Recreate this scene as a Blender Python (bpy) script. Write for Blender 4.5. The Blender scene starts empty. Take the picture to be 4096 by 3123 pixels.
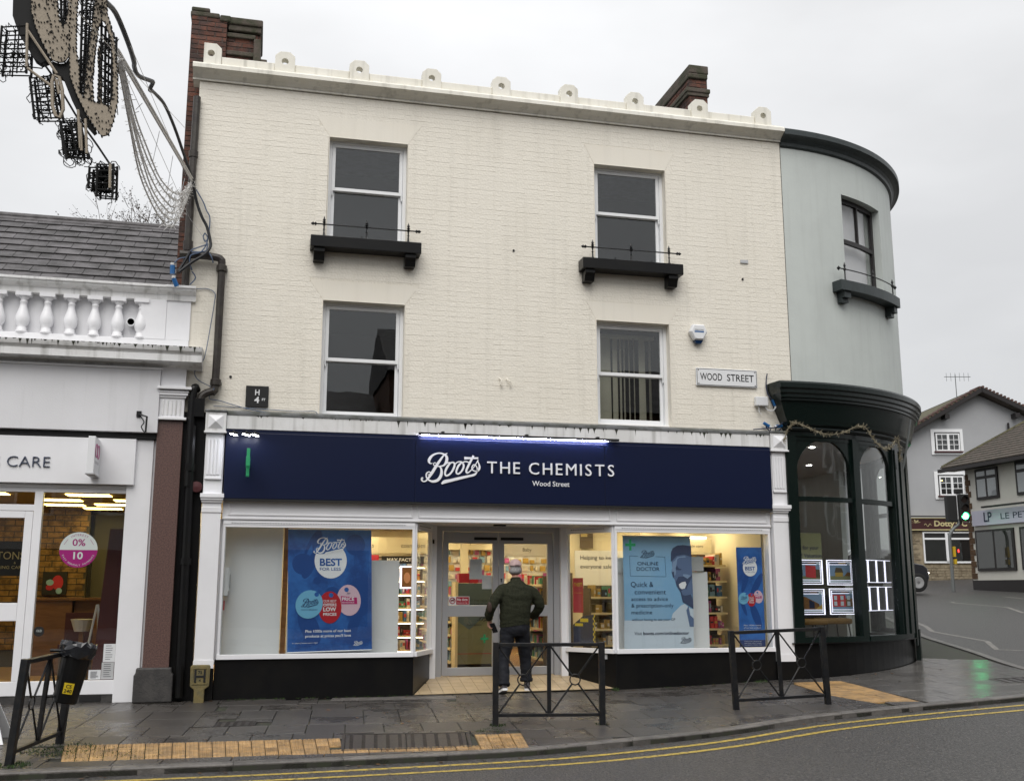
import bpy, bmesh, math, random
from mathutils import Vector, Matrix
random.seed(7)
SC = bpy.context.scene
COL = SC.collection
R = math.radians
# ------------------------------------------------------------------ camera, sky, sun, exposure
cam = bpy.data.cameras.new('camera'); cam.lens = 36.98; cam.sensor_width = 36; cam.clip_end = 2000
co = bpy.data.objects.new('camera', cam); COL.objects.link(co)
co.location = (1.04, -14.415, 1.383); co.rotation_euler = (R(90 + 10.705), 0, R(-13.6)); SC.camera = co
SUN_EL, SUN_AZ = 52, 200          # overcast sun behind a cloud sheet, roughly over the photographer's shoulder
w = bpy.data.worlds.new('World'); SC.world = w; w.use_nodes = True
nt = w.node_tree; nt.nodes.clear()
def N(t, **k):
    n = nt.nodes.new(t)
    for a, b in k.items(): setattr(n, a, b)
    return n
out = N('ShaderNodeOutputWorld'); bg = N('ShaderNodeBackground'); bg.inputs['Strength'].default_value = 0.1
sky = N('ShaderNodeTexSky', sky_type='NISHITA', sun_disc=False)
sky.sun_elevation = R(SUN_EL); sky.sun_rotation = R(SUN_AZ)
tc = N('ShaderNodeTexCoord'); sep = N('ShaderNodeSeparateXYZ'); nt.links.new(tc.outputs['Generated'], sep.inputs[0])
# overcast sheet: brighter towards the zenith, soft cloud mottling all round
mr = N('ShaderNodeMapRange'); mr.inputs[1].default_value = 0; mr.inputs[2].default_value = 1
mr.inputs[3].default_value = 4.6; mr.inputs[4].default_value = 9.6; nt.links.new(sep.outputs[2], mr.inputs[0])
mp = N('ShaderNodeMapping'); mp.inputs['Scale'].default_value = (1, 1, 2.4); nt.links.new(tc.outputs['Generated'], mp.inputs[0])
nz = N('ShaderNodeTexNoise'); nz.inputs['Scale'].default_value = 2.2; nz.inputs['Detail'].default_value = 5; nt.links.new(mp.outputs[0], nz.inputs[0])
nm = N('ShaderNodeMapRange'); nm.inputs[1].default_value = .3; nm.inputs[2].default_value = .7; nm.inputs[3].default_value = .85; nm.inputs[4].default_value = 1.09; nt.links.new(nz.outputs[0], nm.inputs[0])
mu = N('ShaderNodeMath', operation='MULTIPLY'); nt.links.new(mr.outputs[0], mu.inputs[0]); nt.links.new(nm.outputs[0], mu.inputs[1])
cb = N('ShaderNodeCombineColor'); 
for i, f in enumerate((0.985, 0.99, 1.0)):
    q = N('ShaderNodeMath', operation='MULTIPLY'); q.inputs[1].default_value = f; nt.links.new(mu.outputs[0], q.inputs[0]); nt.links.new(q.outputs[0], cb.inputs[i])
mx = N('ShaderNodeMix', data_type='RGBA'); mx.inputs[0].default_value = .95
nt.links.new(sky.outputs[0], mx.inputs[6]); nt.links.new(cb.outputs[0], mx.inputs[7])
nt.links.new(mx.outputs[2], bg.inputs[0]); nt.links.new(bg.outputs[0], out.inputs[0])
sl = bpy.data.lights.new('sun', 'SUN'); sl.energy = 1.5; sl.angle = R(48); sl.color = (1, .97, .93)
so = bpy.data.objects.new('sun', sl); COL.objects.link(so)
so.location = (0, -20, 40)
_a, _e = R(SUN_AZ), R(SUN_EL)
_d = Vector((math.sin(_a) * math.cos(_e), math.cos(_a) * math.cos(_e), math.sin(_e)))
so.rotation_euler = _d.to_track_quat('Z', 'Y').to_euler()
SC.view_settings.view_transform = 'Standard'; SC.view_settings.look = 'None'
SC.view_settings.exposure = 0.52; SC.view_settings.gamma = 1; SC.view_settings.use_curve_mapping = False
SC.cycles.max_bounces = 8; SC.cycles.transparent_max_bounces = 16; SC.cycles.sample_clamp_indirect = 6
SC.cycles.caustics_reflective = False; SC.cycles.caustics_refractive = False
# ------------------------------------------------------------------ materials
MT = {}
def mat(name, col, rough=.6, var=.0, vs=3., bump=0., bs=40., spec=.4, metal=0., emit=None, es=0., col2=None, rnd=0., streak=0., lo=.42, hi=.6, coat=0., stretch=None, clamp_r=0.):
    """Principled material; var mixes towards col2 (or a darker col) by world-space noise, streak adds run-off stains, rnd varies from piece to piece"""
    m = bpy.data.materials.new(name); m.use_nodes = True; t = m.node_tree; P = t.nodes['Principled BSDF']; L = t.links.new
    def n(ty, **k):
        q = t.nodes.new(ty)
        for a, b in k.items(): setattr(q, a, b)
        return q
    P.inputs['Roughness'].default_value = rough; P.inputs['Metallic'].default_value = metal; P.inputs['Specular IOR Level'].default_value = spec
    P.inputs['Base Color'].default_value = (*col, 1)
    if coat: P.inputs['Coat Weight'].default_value = coat; P.inputs['Coat Roughness'].default_value = .08
    geo = n('ShaderNodeNewGeometry'); cur = None
    pos = geo.outputs['Position']
    if stretch:
        mpn = n('ShaderNodeMapping'); mpn.inputs['Scale'].default_value = stretch; L(pos, mpn.inputs[0]); pos = mpn.outputs[0]
    if var:
        z = n('ShaderNodeTexNoise'); z.inputs['Scale'].default_value = vs; z.inputs['Detail'].default_value = 7; z.inputs['Roughness'].default_value = .65; L(pos, z.inputs[0])
        r = n('ShaderNodeMapRange'); r.inputs[1].default_value = lo; r.inputs[2].default_value = hi; r.inputs[4].default_value = var; L(z.outputs[0], r.inputs[0])
        x = n('ShaderNodeMix', data_type='RGBA'); L(r.outputs[0], x.inputs[0]); x.inputs[6].default_value = (*col, 1)
        c2 = col2 or tuple(c * .45 for c in col); x.inputs[7].default_value = (*c2, 1); cur = x.outputs[2]
        if clamp_r:
            rr = n('ShaderNodeMapRange'); rr.inputs[1].default_value = lo; rr.inputs[2].default_value = hi; rr.inputs[3].default_value = rough; rr.inputs[4].default_value = clamp_r; L(z.outputs[0], rr.inputs[0]); L(rr.outputs[0], P.inputs['Roughness'])
    if streak:
        mpp = n('ShaderNodeMapping'); mpp.inputs['Scale'].default_value = (9, 9, .55); L(geo.outputs['Position'], mpp.inputs[0])
        z2 = n('ShaderNodeTexNoise'); z2.inputs['Scale'].default_value = 1.; z2.inputs['Detail'].default_value = 4; L(mpp.outputs[0], z2.inputs[0])
        r2 = n('ShaderNodeMapRange'); r2.inputs[1].default_value = .52; r2.inputs[2].default_value = .74; r2.inputs[4].default_value = streak; L(z2.outputs[0], r2.inputs[0])
        x2 = n('ShaderNodeMix', data_type='RGBA'); L(r2.outputs[0], x2.inputs[0])
        if cur: L(cur, x2.inputs[6])
        else: x2.inputs[6].default_value = (*col, 1)
        x2.inputs[7].default_value = (.09, .085, .06, 1); cur = x2.outputs[2]
    if rnd:
        oi = n('ShaderNodeObjectInfo'); hs = n('ShaderNodeHueSaturation'); q = n('ShaderNodeMapRange'); q.inputs[3].default_value = 1 - rnd; q.inputs[4].default_value = 1 + rnd
        L(oi.outputs['Random'], q.inputs[0]); L(q.outputs[0], hs.inputs['Value'])
        if cur: L(cur, hs.inputs['Color'])
        else: hs.inputs['Color'].default_value = (*col, 1)
        cur = hs.outputs[0]
    if cur: L(cur, P.inputs['Base Color'])
    if bump:
        z3 = n('ShaderNodeTexNoise'); z3.inputs['Scale'].default_value = bs; z3.inputs['Detail'].default_value = 6; L(geo.outputs['Position'], z3.inputs[0])
        b = n('ShaderNodeBump'); b.inputs['Strength'].default_value = bump; b.inputs['Distance'].default_value = .012; L(z3.outputs[0], b.inputs['Height']); L(b.outputs[0], P.inputs['Normal'])
    if emit: P.inputs['Emission Color'].default_value = (*emit, 1); P.inputs['Emission Strength'].default_value = es
    MT[name] = m; return m
def glass(name, tint=(.93, .96, .95), ior=1.5, rough=0.0, boost=1.0):
    m = bpy.data.materials.new(name); m.use_nodes = True; t = m.node_tree; t.nodes.clear(); L = t.links.new
    o = t.nodes.new('ShaderNodeOutputMaterial'); tr = t.nodes.new('ShaderNodeBsdfTransparent'); tr.inputs[0].default_value = (*tint, 1)
    gl = t.nodes.new('ShaderNodeBsdfGlossy'); gl.inputs['Roughness'].default_value = rough; gl.inputs[0].default_value = (1, 1, 1, 1)
    ge = t.nodes.new('ShaderNodeNewGeometry'); dt = t.nodes.new('ShaderNodeVectorMath'); dt.operation = 'DOT_PRODUCT'; L(ge.outputs['Normal'], dt.inputs[0]); L(ge.outputs['Incoming'], dt.inputs[1])
    def M(op, a, b=None):
        q = t.nodes.new('ShaderNodeMath'); q.operation = op
        for i, v in enumerate((a, b)):
            if v is None: continue
            if isinstance(v, (int, float)): q.inputs[i].default_value = v
            else: L(v, q.inputs[i])
        return q.outputs[0]
    f0 = ((ior - 1) / (ior + 1)) ** 2       # Schlick's reflectance, the same from either side of the sheet
    sch = M('ADD', M('MULTIPLY', M('POWER', M('SUBTRACT', 1.0, M('MINIMUM', M('ABSOLUTE', dt.outputs['Value']), 1.0)), 5.0), 1 - f0), f0)
    mu = t.nodes.new('ShaderNodeMath'); mu.operation = 'MULTIPLY'; mu.inputs[1].default_value = boost; mu.use_clamp = True; L(sch, mu.inputs[0])
    nzz = t.nodes.new('ShaderNodeTexNoise'); nzz.inputs['Scale'].default_value = 1.3; L(ge.outputs['Position'], nzz.inputs[0])
    b = t.nodes.new('ShaderNodeBump'); b.inputs['Strength'].default_value = .03; b.inputs['Distance'].default_value = .05; L(nzz.outputs[0], b.inputs['Height']); L(b.outputs[0], gl.inputs['Normal'])
    x = t.nodes.new('ShaderNodeMixShader'); L(mu.outputs[0], x.inputs[0]); L(tr.outputs[0], x.inputs[1]); L(gl.outputs[0], x.inputs[2]); L(x.outputs[0], o.inputs[0])
    MT[name] = m; return m
mat('cream', (.80, .757, .665), .5, var=.5, vs=.9, col2=(.755, .71, .615), bump=.5, bs=34, streak=.09, rnd=.012)
mat('cream_smooth', (.80, .757, .665), .5, var=.3, vs=1.5, col2=(.77, .715, .60), bump=.1, bs=60, streak=.06)
mat('cream_cornice', (.81, .785, .71), .45, var=.5, vs=2.2, col2=(.70, .67, .57), bump=.15, bs=45, streak=.32)
mat('mortar_cream', (.78, .737, .645), .55, var=.5, vs=9, col2=(.62, .565, .46), bump=.5, bs=40)
mat('red_brick', (.13, .052, .034), .85, var=.9, vs=5, col2=(.05, .034, .030), bump=.6, bs=60, rnd=.35)
mat('mortar', (.10, .088, .076), .9, var=.5, vs=9)
mat('mossy_stone', (.10, .082, .068), .9, var=.9, vs=5, col2=(.045, .05, .028), bump=.8, bs=40)
mat('white_paint', (.80, .80, .82), .35, var=.25, vs=1.6, col2=(.68, .68, .69), bump=.04, bs=30)
mat('white_dirty', (.76, .76, .76), .45, var=.45, vs=2.4, col2=(.58, .575, .55), bump=.15, bs=50, streak=.5)
mat('white_render', (.70, .70, .72), .55, var=.3, vs=1.3, col2=(.62, .62, .63), bump=.12, bs=50, streak=.12)
mat('sash_white', (.80, .81, .82), .3, var=.15, vs=4, col2=(.7, .7, .7))
mat('lead', (.16, .165, .17), .55, var=.8, vs=6, col2=(.07, .075, .06), bump=.4, bs=30)
mat('black_gloss', (.006, .006, .0065), .3, var=.5, vs=3, col2=(.011, .0105, .009), bump=.06, bs=20, spec=.22)
mat('black_iron', (.008, .009, .011), .38, var=.6, vs=14, col2=(.022, .020, .018), bump=.3, bs=80, spec=.3)
mat('black_rubber', (.012, .012, .012), .7)
mat('downpipe_paint', (.028, .022, .020), .45, var=.7, vs=7, col2=(.05, .045, .035), bump=.25, bs=40)
mat('navy', (.0042, .0085, .034), .34, var=.2, vs=.7, col2=(.0055, .0095, .032), spec=.28)
mat('sign_white', (.82, .83, .86), .35)
mat('sage', (.53, .565, .54), .6, var=.5, vs=1.7, col2=(.48, .51, .49), bump=.2, bs=50, streak=.08)
mat('dark_green', (.0035, .009, .0075), .26, var=.4, vs=5, col2=(.006, .011, .009), bump=.1, bs=25, spec=.3)
mat('dark_cornice', (.035, .045, .046), .45, var=.6, vs=6, col2=(.02, .026, .026), bump=.2)
mat('granite', (.145, .085, .072), .35, var=.9, vs=60, col2=(.07, .04, .036), spec=.5)
mat('black_stone', (.04, .038, .037), .55, var=.6, vs=9, col2=(.075, .07, .065), bump=.4, bs=50)
mat('slate', (.115, .108, .112), .6, var=.95, vs=3.2, col2=(.045, .042, .042), bump=.7, bs=45, rnd=.18, lo=.38, hi=.6)
mat('asphalt', (.030, .0285, .027), .5, var=1, vs=42, col2=(.16, .15, .14), bump=2.2, bs=48, spec=.5, lo=.46, hi=.74)
mat('slab', (.064, .058, .053), .42, var=.8, vs=1.9, col2=(.042, .038, .035), bump=.35, bs=120, rnd=.07, spec=.45, clamp_r=.17)
mat('slab_wet_sheen', (.125, .118, .110), .11, var=.9, vs=1.3, col2=(.06, .056, .052), bump=.10, bs=60, rnd=.07, spec=.55, clamp_r=.26)  # glossy from wet; base colour also lightened to stand for reflected sky sheen
mat('slab_grit', (.054, .049, .045), .40, var=.8, vs=2.0, col2=(.042, .038, .035), bump=.4, bs=110, rnd=.08, spec=.45)
mat('kerb_stone', (.13, .12, .11), .45, var=.8, vs=6, col2=(.07, .065, .06), bump=.6, bs=60, rnd=.15)
mat('joint_dirt', (.035, .034, .028), .8, var=.6, vs=10, col2=(.03, .04, .016))
mat('tactile', (.40, .245, .10), .45, var=.8, vs=8, col2=(.20, .13, .065), bump=.5, bs=60, rnd=.16, spec=.45)
mat('buff_tile', (.45, .345, .215), .38, var=.5, vs=5, col2=(.33, .25, .15), rnd=.06)
mat('cast_iron', (.034, .031, .030), .45, var=.7, vs=12, col2=(.06, .05, .045), bump=.5, bs=60, metal=.3)
mat('yellow_line', (.46, .33, .055), .5, var=1, vs=24, col2=(.075, .068, .045), lo=.46, hi=.66, bump=.5, bs=150)
mat('white_line', (.22, .205, .185), .5, var=.9, vs=14, col2=(.09, .085, .08), bump=.5, bs=150)
mat('moss', (.030, .065, .012), .9, var=.8, vs=20, col2=(.02, .03, .01))
mat('pale_metal', (.42, .42, .42), .4, metal=.6)
mat('silver_string', (.62, .61, .59), .4)
mat('tan_panel', (.34, .29, .225), .75, var=.7, vs=70, col2=(.18, .155, .12), lo=.5, hi=.68)
mat('motif_black', (.008, .008, .008), .8)
mat('blue_plug', (.02, .12, .32), .35)
mat('cable_black', (.012, .013, .016), .5)
mat('cable_blue', (.10, .14, .22), .5)
mat('plastic_white', (.74, .75, .76), .35)
mat('plastic_grey', (.48, .49, .5), .4)
mat('dark_blue', (.008, .03, .085), .25)
mat('skin', (.46, .25, .18), .5)
mat('cap_pink', (.44, .32, .31), .8, var=.7, vs=30, col2=(.35, .245, .235), bump=.5, bs=120)
mat('grey_hair', (.34, .33, .33), .7, var=.8, vs=70, col2=(.18, .175, .17), bump=.9, bs=120, stretch=(1, 1, .3))
mat('olive_knit', (.032, .034, .021), .95, var=.7, vs=40, col2=(.018, .020, .013), bump=1, bs=150, spec=.1)
mat('elbow_patch', (.042, .024, .017), .8)
mat('trouser', (.011, .012, .016), .8, var=.5, vs=12, col2=(.022, .023, .027), bump=.4, bs=30, spec=.2)
mat('shoe_grey', (.12, .11, .12), .7, var=.5, vs=40)
mat('sole_white', (.72, .72, .72), .5)
mat('phone_black', (.008, .009, .012), .15)
mat('bin_bag', (.012, .013, .016), .18, spec=.6)
mat('label_yellow', (.62, .46, .02), .4)
mat('ink_black', (.01, .01, .01), .6)
mat('ink_grey', (.035, .04, .05), .5)
mat('ink_slate', (.05, .062, .10), .5)
mat('ink_navy', (.012, .02, .055), .5)
mat('hydrant_stone', (.18, .14, .055), .8, var=.9, vs=9, col2=(.13, .115, .06), bump=.6, bs=40)
mat('poster_blue', (.032, .135, .42), .4, var=1, vs=1.9, col2=(.016, .060, .23), lo=.44, hi=.62)
mat('poster_navy', (.012, .03, .12), .4)
mat('poster_mid', (.015, .06, .23), .4)
mat('poster_sky', (.24, .42, .60), .4, var=.5, vs=1.2, col2=(.16, .36, .60))
mat('poster_pale', (.52, .60, .68), .4)
mat('poster_white', (.72, .74, .77), .4)
mat('tag_cyan', (.16, .42, .62), .4)
mat('tag_red', (.40, .018, .028), .4)
mat('tag_pink', (.62, .44, .52), .4)
mat('tag_magenta', (.42, .02, .14), .4)
mat('face_dark', (.045, .065, .13), .5)
mat('face_mid', (.10, .15, .27), .5)
mat('face_light', (.20, .29, .44), .5)
mat('cross_green', (.02, .22, .09), .35, emit=(.05, .5, .22), es=.12)
mat('board_white', (.66, .67, .68), .5, var=.3, vs=1, col2=(.58, .59, .6))
mat('board_grey', (.45, .455, .46), .5)
mat('alu', (.44, .445, .46), .35, metal=.35)
mat('shop_wall', (.70, .63, .46), .7)
mat('shop_ceiling', (.70, .64, .50), .8)
mat('shop_floor', (.30, .17, .06), .25, var=.5, vs=3, col2=(.2, .11, .04))
mat('shelf_cream', (.72, .62, .38), .5)
mat('shelf_dark', (.10, .075, .05), .5)
mat('header_panel', (.62, .55, .38), .5)
mat('promo_teal', (.11, .15, .15), .5)
mat('promo_green', (.22, .22, .12), .5, var=.6, vs=.9, col2=(.17, .18, .10), lo=.4, hi=.62)
mat('promo_red', (.42, .02, .035), .4)
mat('no_dogs_red', (.35, .015, .03), .4)
for i, c in enumerate([(.5, .05, .06), (.06, .16, .35), (.62, .58, .5), (.08, .25, .14), (.42, .28, .07), (.42, .1, .27), (.03, .035, .05), (.2, .35, .5)]): mat('stock_%d' % i, c, .4)
mat('lamp_warm', (.9, .8, .5), .5, emit=(1, .83, .50), es=11)
mat('lamp_yellow', (.9, .8, .3), .5, emit=(1, .74, .22), es=6.5)
mat('lamp_shelf', (.9, .9, .9), .5, emit=(1, .90, .70), es=6)
mat('lamp_white', (.9, .9, .9), .5, emit=(1, .93, .86), es=30)
mat('lamp_bar', (.9, .9, 1), .5, emit=(.72, .72, 1), es=115)
mat('lamp_spot', (.9, .9, 1), .5, emit=(.86, .88, 1), es=30)
mat('lamp_edge', (.6, .6, .65), .5, emit=(.84, .82, 1), es=1.2)
mat('lamp_photo', (.9, .9, 1), .5, emit=(.78, .76, .95), es=.6)
mat('lamp_green', (.1, .9, .4), .5, emit=(.06, 1, .32), es=13)
mat('lamp_red', (.9, .1, .1), .5, emit=(1, .03, .03), es=3)
mat('lamp_head', (1, .95, .85), .5, emit=(1, .92, .80), es=30)
mat('lens_off', (.02, .012, .01), .2)
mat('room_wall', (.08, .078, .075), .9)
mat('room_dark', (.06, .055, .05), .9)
mat('blind', (.70, .64, .50), .8)
mat('net', (.62, .60, .62), .9)
mat('brown_brick', (.30, .18, .07), .85, var=.9, vs=6, col2=(.10, .06, .03), bump=.5, bs=60)
mat('shop_grey', (.13, .125, .115), .8)
mat('shop_ochre', (.36, .27, .10), .8)
mat('wood_brown', (.20, .095, .035), .4, var=.6, vs=4, col2=(.12, .055, .02), stretch=(1, 1, 6))
mat('oak_floor', (.34, .21, .075), .35, var=.5, vs=3, col2=(.25, .15, .05))
mat('maroon', (.06, .012, .014), .6)
mat('magenta', (.30, .008, .15), .45)
mat('pink_mark', (.50, .13, .28), .45)
mat('sticker_pale', (.55, .60, .58), .45)
mat('gold', (.45, .36, .15), .4)
mat('tinsel', (.27, .235, .16), .45)
mat('sign_maroon', (.055, .018, .018), .4)
mat('sign_cream', (.55, .48, .25), .5)
mat('grey_render', (.37, .375, .385), .8, var=.35, vs=.7, col2=(.32, .325, .335), bump=.2, bs=30)
mat('pale_render', (.60, .585, .53), .8, var=.35, vs=.9, col2=(.50, .485, .43), bump=.2, bs=30)
mat('lilac_sign', (.52, .52, .62), .5)
mat('stone_wall', (.30, .25, .17), .85, var=.8, vs=5, col2=(.18, .14, .09), bump=.6, bs=20, rnd=.2)
mat('roof_tile', (.085, .068, .055), .8, var=.9, vs=6, col2=(.05, .045, .034), bump=.6, bs=25)
mat('roof_moss', (.10, .092, .05), .9, var=.9, vs=6, col2=(.055, .05, .03))
mat('roof_red', (.10, .055, .045), .8, var=.7, vs=8)
mat('dark_wood', (.016, .013, .013), .5)
mat('quoin', (.11, .062, .032), .85, var=.6, vs=6)
mat('car_paint', (.025, .026, .03), .2, coat=.8)
mat('car_white', (.55, .55, .57), .25)
mat('tyre', (.012, .012, .012), .8)
mat('pole_grey', (.16, .17, .17), .5, metal=.2)
mat('button_yellow', (.55, .36, .02), .4)
mat('bark', (.09, .07, .058), .9)
mat('bud', (.13, .085, .07), .9)
mat('ground_soil', (.06, .055, .05), .9)
mat('chair_seat', (.22, .12, .02), .5)
mat('brick_opposite', (.14, .075, .05), .85, var=.5, vs=4)
glass('pane', tint=(.97, .98, .975), boost=1.0); glass('pane_upper', tint=(.85, .87, .87), boost=1.35); glass('pane_bay', tint=(.93, .95, .94), boost=1.4)
# ------------------------------------------------------------------ mesh helpers
ORG = {}
def tag(o, label=None, cat=None, group=None, kind=None):
    if label: o['label'] = label
    if cat: o['category'] = cat
    if group: o['group'] = group
    if kind: o['kind'] = kind
    return o
def thing(name, label, cat, loc=(0, 0, 0), group=None):
    o = bpy.data.objects.new(name, None); COL.objects.link(o); o.empty_display_size = .2; o.location = loc; ORG[o] = Vector(loc)
    return tag(o, label, cat, group)
class MB:
    def __init__(s): s.v = []; s.f = []; s.mi = []; s.m = 0
    def add(s, vs, fs):
        b = len(s.v); s.v += [tuple(p) for p in vs]; s.f += [tuple(i + b for i in f) for f in fs]; s.mi += [s.m] * len(fs); return s
    def box(s, x0, x1, y0, y1, z0, z1):
        return s.hexa([(x0, y0, z0), (x1, y0, z0), (x1, y1, z0), (x0, y1, z0), (x0, y0, z1), (x1, y0, z1), (x1, y1, z1), (x0, y1, z1)])
    def hexa(s, p): return s.add(p, [(0, 3, 2, 1), (4, 5, 6, 7), (0, 1, 5, 4), (1, 2, 6, 5), (2, 3, 7, 6), (3, 0, 4, 7)])
    def quad(s, a, b, c, d): return s.add([a, b, c, d], [(0, 1, 2, 3)])
    def rect(s, x0, x1, z0, z1, y): return s.quad((x0, y, z0), (x1, y, z0), (x1, y, z1), (x0, y, z1))
    def prism(s, pts, fn, w0, w1):
        n = len(pts); vs = [fn(u, v, w0) for u, v in pts] + [fn(u, v, w1) for u, v in pts]
        return s.add(vs, [tuple(range(n))[::-1], tuple(range(n, 2 * n))] + [(i, (i + 1) % n, n + (i + 1) % n, n + i) for i in range(n)])
    def poly(s, pts): return s.add(pts, [tuple(range(len(pts)))])
    def loft(s, rings, caps=True, closed=True):
        n = len(rings[0]); vs = [p for r in rings for p in r]; fs = []
        for k in range(len(rings) - 1):
            for i in range(n if closed else n - 1):
                j = (i + 1) % n; fs.append((k * n + i, k * n + j, (k + 1) * n + j, (k + 1) * n + i))
        if caps: fs += [tuple(range(n))[::-1], tuple(range((len(rings) - 1) * n, len(rings) * n))]
        return s.add(vs, fs)
    def tube(s, pts, r, n=6, caps=True, squash=None):
        pts = [Vector(p) for p in pts]; rings = []; up = None
        for i, p in enumerate(pts):
            t = (pts[min(i + 1, len(pts) - 1)] - pts[max(i - 1, 0)]).normalized()
            if up is None or abs(up.dot(t)) > .98: up = Vector((0, 0, 1)) if abs(t.z) < .9 else Vector((0, 1, 0))
            a = t.cross(up).normalized(); b = a.cross(t).normalized(); up = b
            rr = r[i] if isinstance(r, (list, tuple)) else r
            ra, rb = rr if isinstance(rr, (list, tuple)) else (rr, rr)
            rings.append([p + a * (ra * math.cos(k * 2 * math.pi / n)) + b * (rb * math.sin(k * 2 * math.pi / n)) for k in range(n)])
        return s.loft(rings, caps)
    def lathe(s, prof, c=(0, 0, 0), n=16, ax='z'):
        rings = []
        for r, h in prof:
            ring = []
            for k in range(n):
                a = 2 * math.pi * k / n; u, v = r * math.cos(a), r * math.sin(a)
                d = {'z': (u, v, h), 'y': (u, h, v), 'x': (h, u, v)}[ax]; ring.append((c[0] + d[0], c[1] + d[1], c[2] + d[2]))
            rings.append(ring)
        return s.loft(rings)
    def grid(s, fn, nu, nv, skip=None):
        vs = [fn(i / nu, j / nv) for j in range(nv + 1) for i in range(nu + 1)]; fs = []
        for j in range(nv):
            for i in range(nu):
                if skip and skip(i, j): continue
                a = j * (nu + 1) + i; fs.append((a, a + 1, a + nu + 2, a + nu + 1))
        return s.add(vs, fs)
    def mesh(s, name, mats, o=Vector((0, 0, 0)), smooth=False, fix=False):
        me = bpy.data.meshes.new(name); me.from_pydata([(p[0] - o[0], p[1] - o[1], p[2] - o[2]) for p in s.v], [], s.f)
        for q in (mats if isinstance(mats, (list, tuple)) else [mats]): me.materials.append(MT[q])
        me.polygons.foreach_set('material_index', s.mi)
        if fix:
            b = bmesh.new(); b.from_mesh(me); bmesh.ops.recalc_face_normals(b, faces=b.faces); b.to_mesh(me); b.free()
        if smooth: me.polygons.foreach_set('use_smooth', [True] * len(me.polygons))
        me.update(); return me
    def build(s, name, mats, parent=None, kind=None, smooth=False, bevel=0., label=None, fix=True):
        o = ORG.get(parent, Vector((0, 0, 0)))
        ob = bpy.data.objects.new(name, s.mesh(name, mats, o, smooth, fix)); COL.objects.link(ob)
        if parent: ob.parent = parent
        ORG[ob] = o
        if bevel:
            b = ob.modifiers.new('edge', 'BEVEL'); b.width = bevel; b.segments = 2; b.limit_method = 'ANGLE'; b.angle_limit = R(40)
        if kind: ob['kind'] = kind
        if label: ob['label'] = label
        return ob
def put(name, me, parent, loc, rot=(0, 0, 0), sc=(1, 1, 1)):
    """one piece among many alike: shares its mesh"""
    ob = bpy.data.objects.new(name, me); COL.objects.link(ob); ob.parent = parent; ob.location = Vector(loc) - ORG.get(parent, Vector((0, 0, 0))); ob.rotation_euler = rot; ob.scale = sc
    return ob
def copy_tree(o, parent=None):
    c = o.copy(); COL.objects.link(c)
    if parent: c.parent = parent
    for ch in list(o.children): copy_tree(ch, c)
    return c
def bx(name, m, parent, x0, x1, y0, y1, z0, z1, **k): return MB().box(x0, x1, y0, y1, z0, z1).build(name, m, parent, **k)
def smoothpath(pts, sub=6):
    P = [Vector(p) for p in pts]; o = []
    for i in range(len(P) - 1):
        a, b, c, d = P[max(i - 1, 0)], P[i], P[i + 1], P[min(i + 2, len(P) - 1)]
        for k in range(sub):
            t = k / sub; o.append(.5 * ((2 * b) + (c - a) * t + (2 * a - 5 * b + 4 * c - d) * t * t + (3 * b - a - 3 * c + d) * t ** 3))
    o.append(P[-1]); return o
# ---- lettering (built-in font turned into mesh)
_TX = {}
def glyphs(s, bold=0., ex=0.):
    k = (s, bold, ex)
    if k not in _TX:
        c = bpy.data.curves.new('t', 'FONT'); c.body = s; c.size = 1; c.offset = bold; c.extrude = ex; c.resolution_u = 3
        o = bpy.data.objects.new('t', c); m = bpy.data.meshes.new_from_object(o)
        _TX[k] = ([tuple(v.co) for v in m.vertices], [tuple(p.vertices) for p in m.polygons])
        bpy.data.objects.remove(o); bpy.data.curves.remove(c); bpy.data.meshes.remove(m)
    return _TX[k]
CAPH = .69
def tx(mb, s, fn, u0, v0, w=None, h=.1, bold=0., ex=0., al='L', space=None):
    """text s with its left end and baseline at (u0, v0) in the plane fn(u, v, depth); w fixes its width, h its capital height"""
    if space:
        u = u0
        for ch in s:
            if ch == ' ': u += space * 1.1; continue
            vs, fs = glyphs(ch, bold, ex); x0 = min(p[0] for p in vs); x1 = max(p[0] for p in vs); k = h / CAPH
            mb.add([fn(u + (p[0] - x0) * k, v0 + p[1] * k, p[2] * k) for p in vs], fs); u += (x1 - x0) * k + space
        return u
    vs, fs = glyphs(s, bold, ex); x0 = min(p[0] for p in vs); x1 = max(p[0] for p in vs); kv = h / CAPH; ku = w / (x1 - x0) if w else kv
    W = (x1 - x0) * ku; du = {'L': 0, 'C': -W / 2, 'R': -W}[al]
    mb.add([fn(u0 + du + (p[0] - x0) * ku, v0 + p[1] * kv, p[2] * kv) for p in vs], fs)
def wallfn(y): return lambda u, v, d=0: (u, y - d, v)
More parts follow.
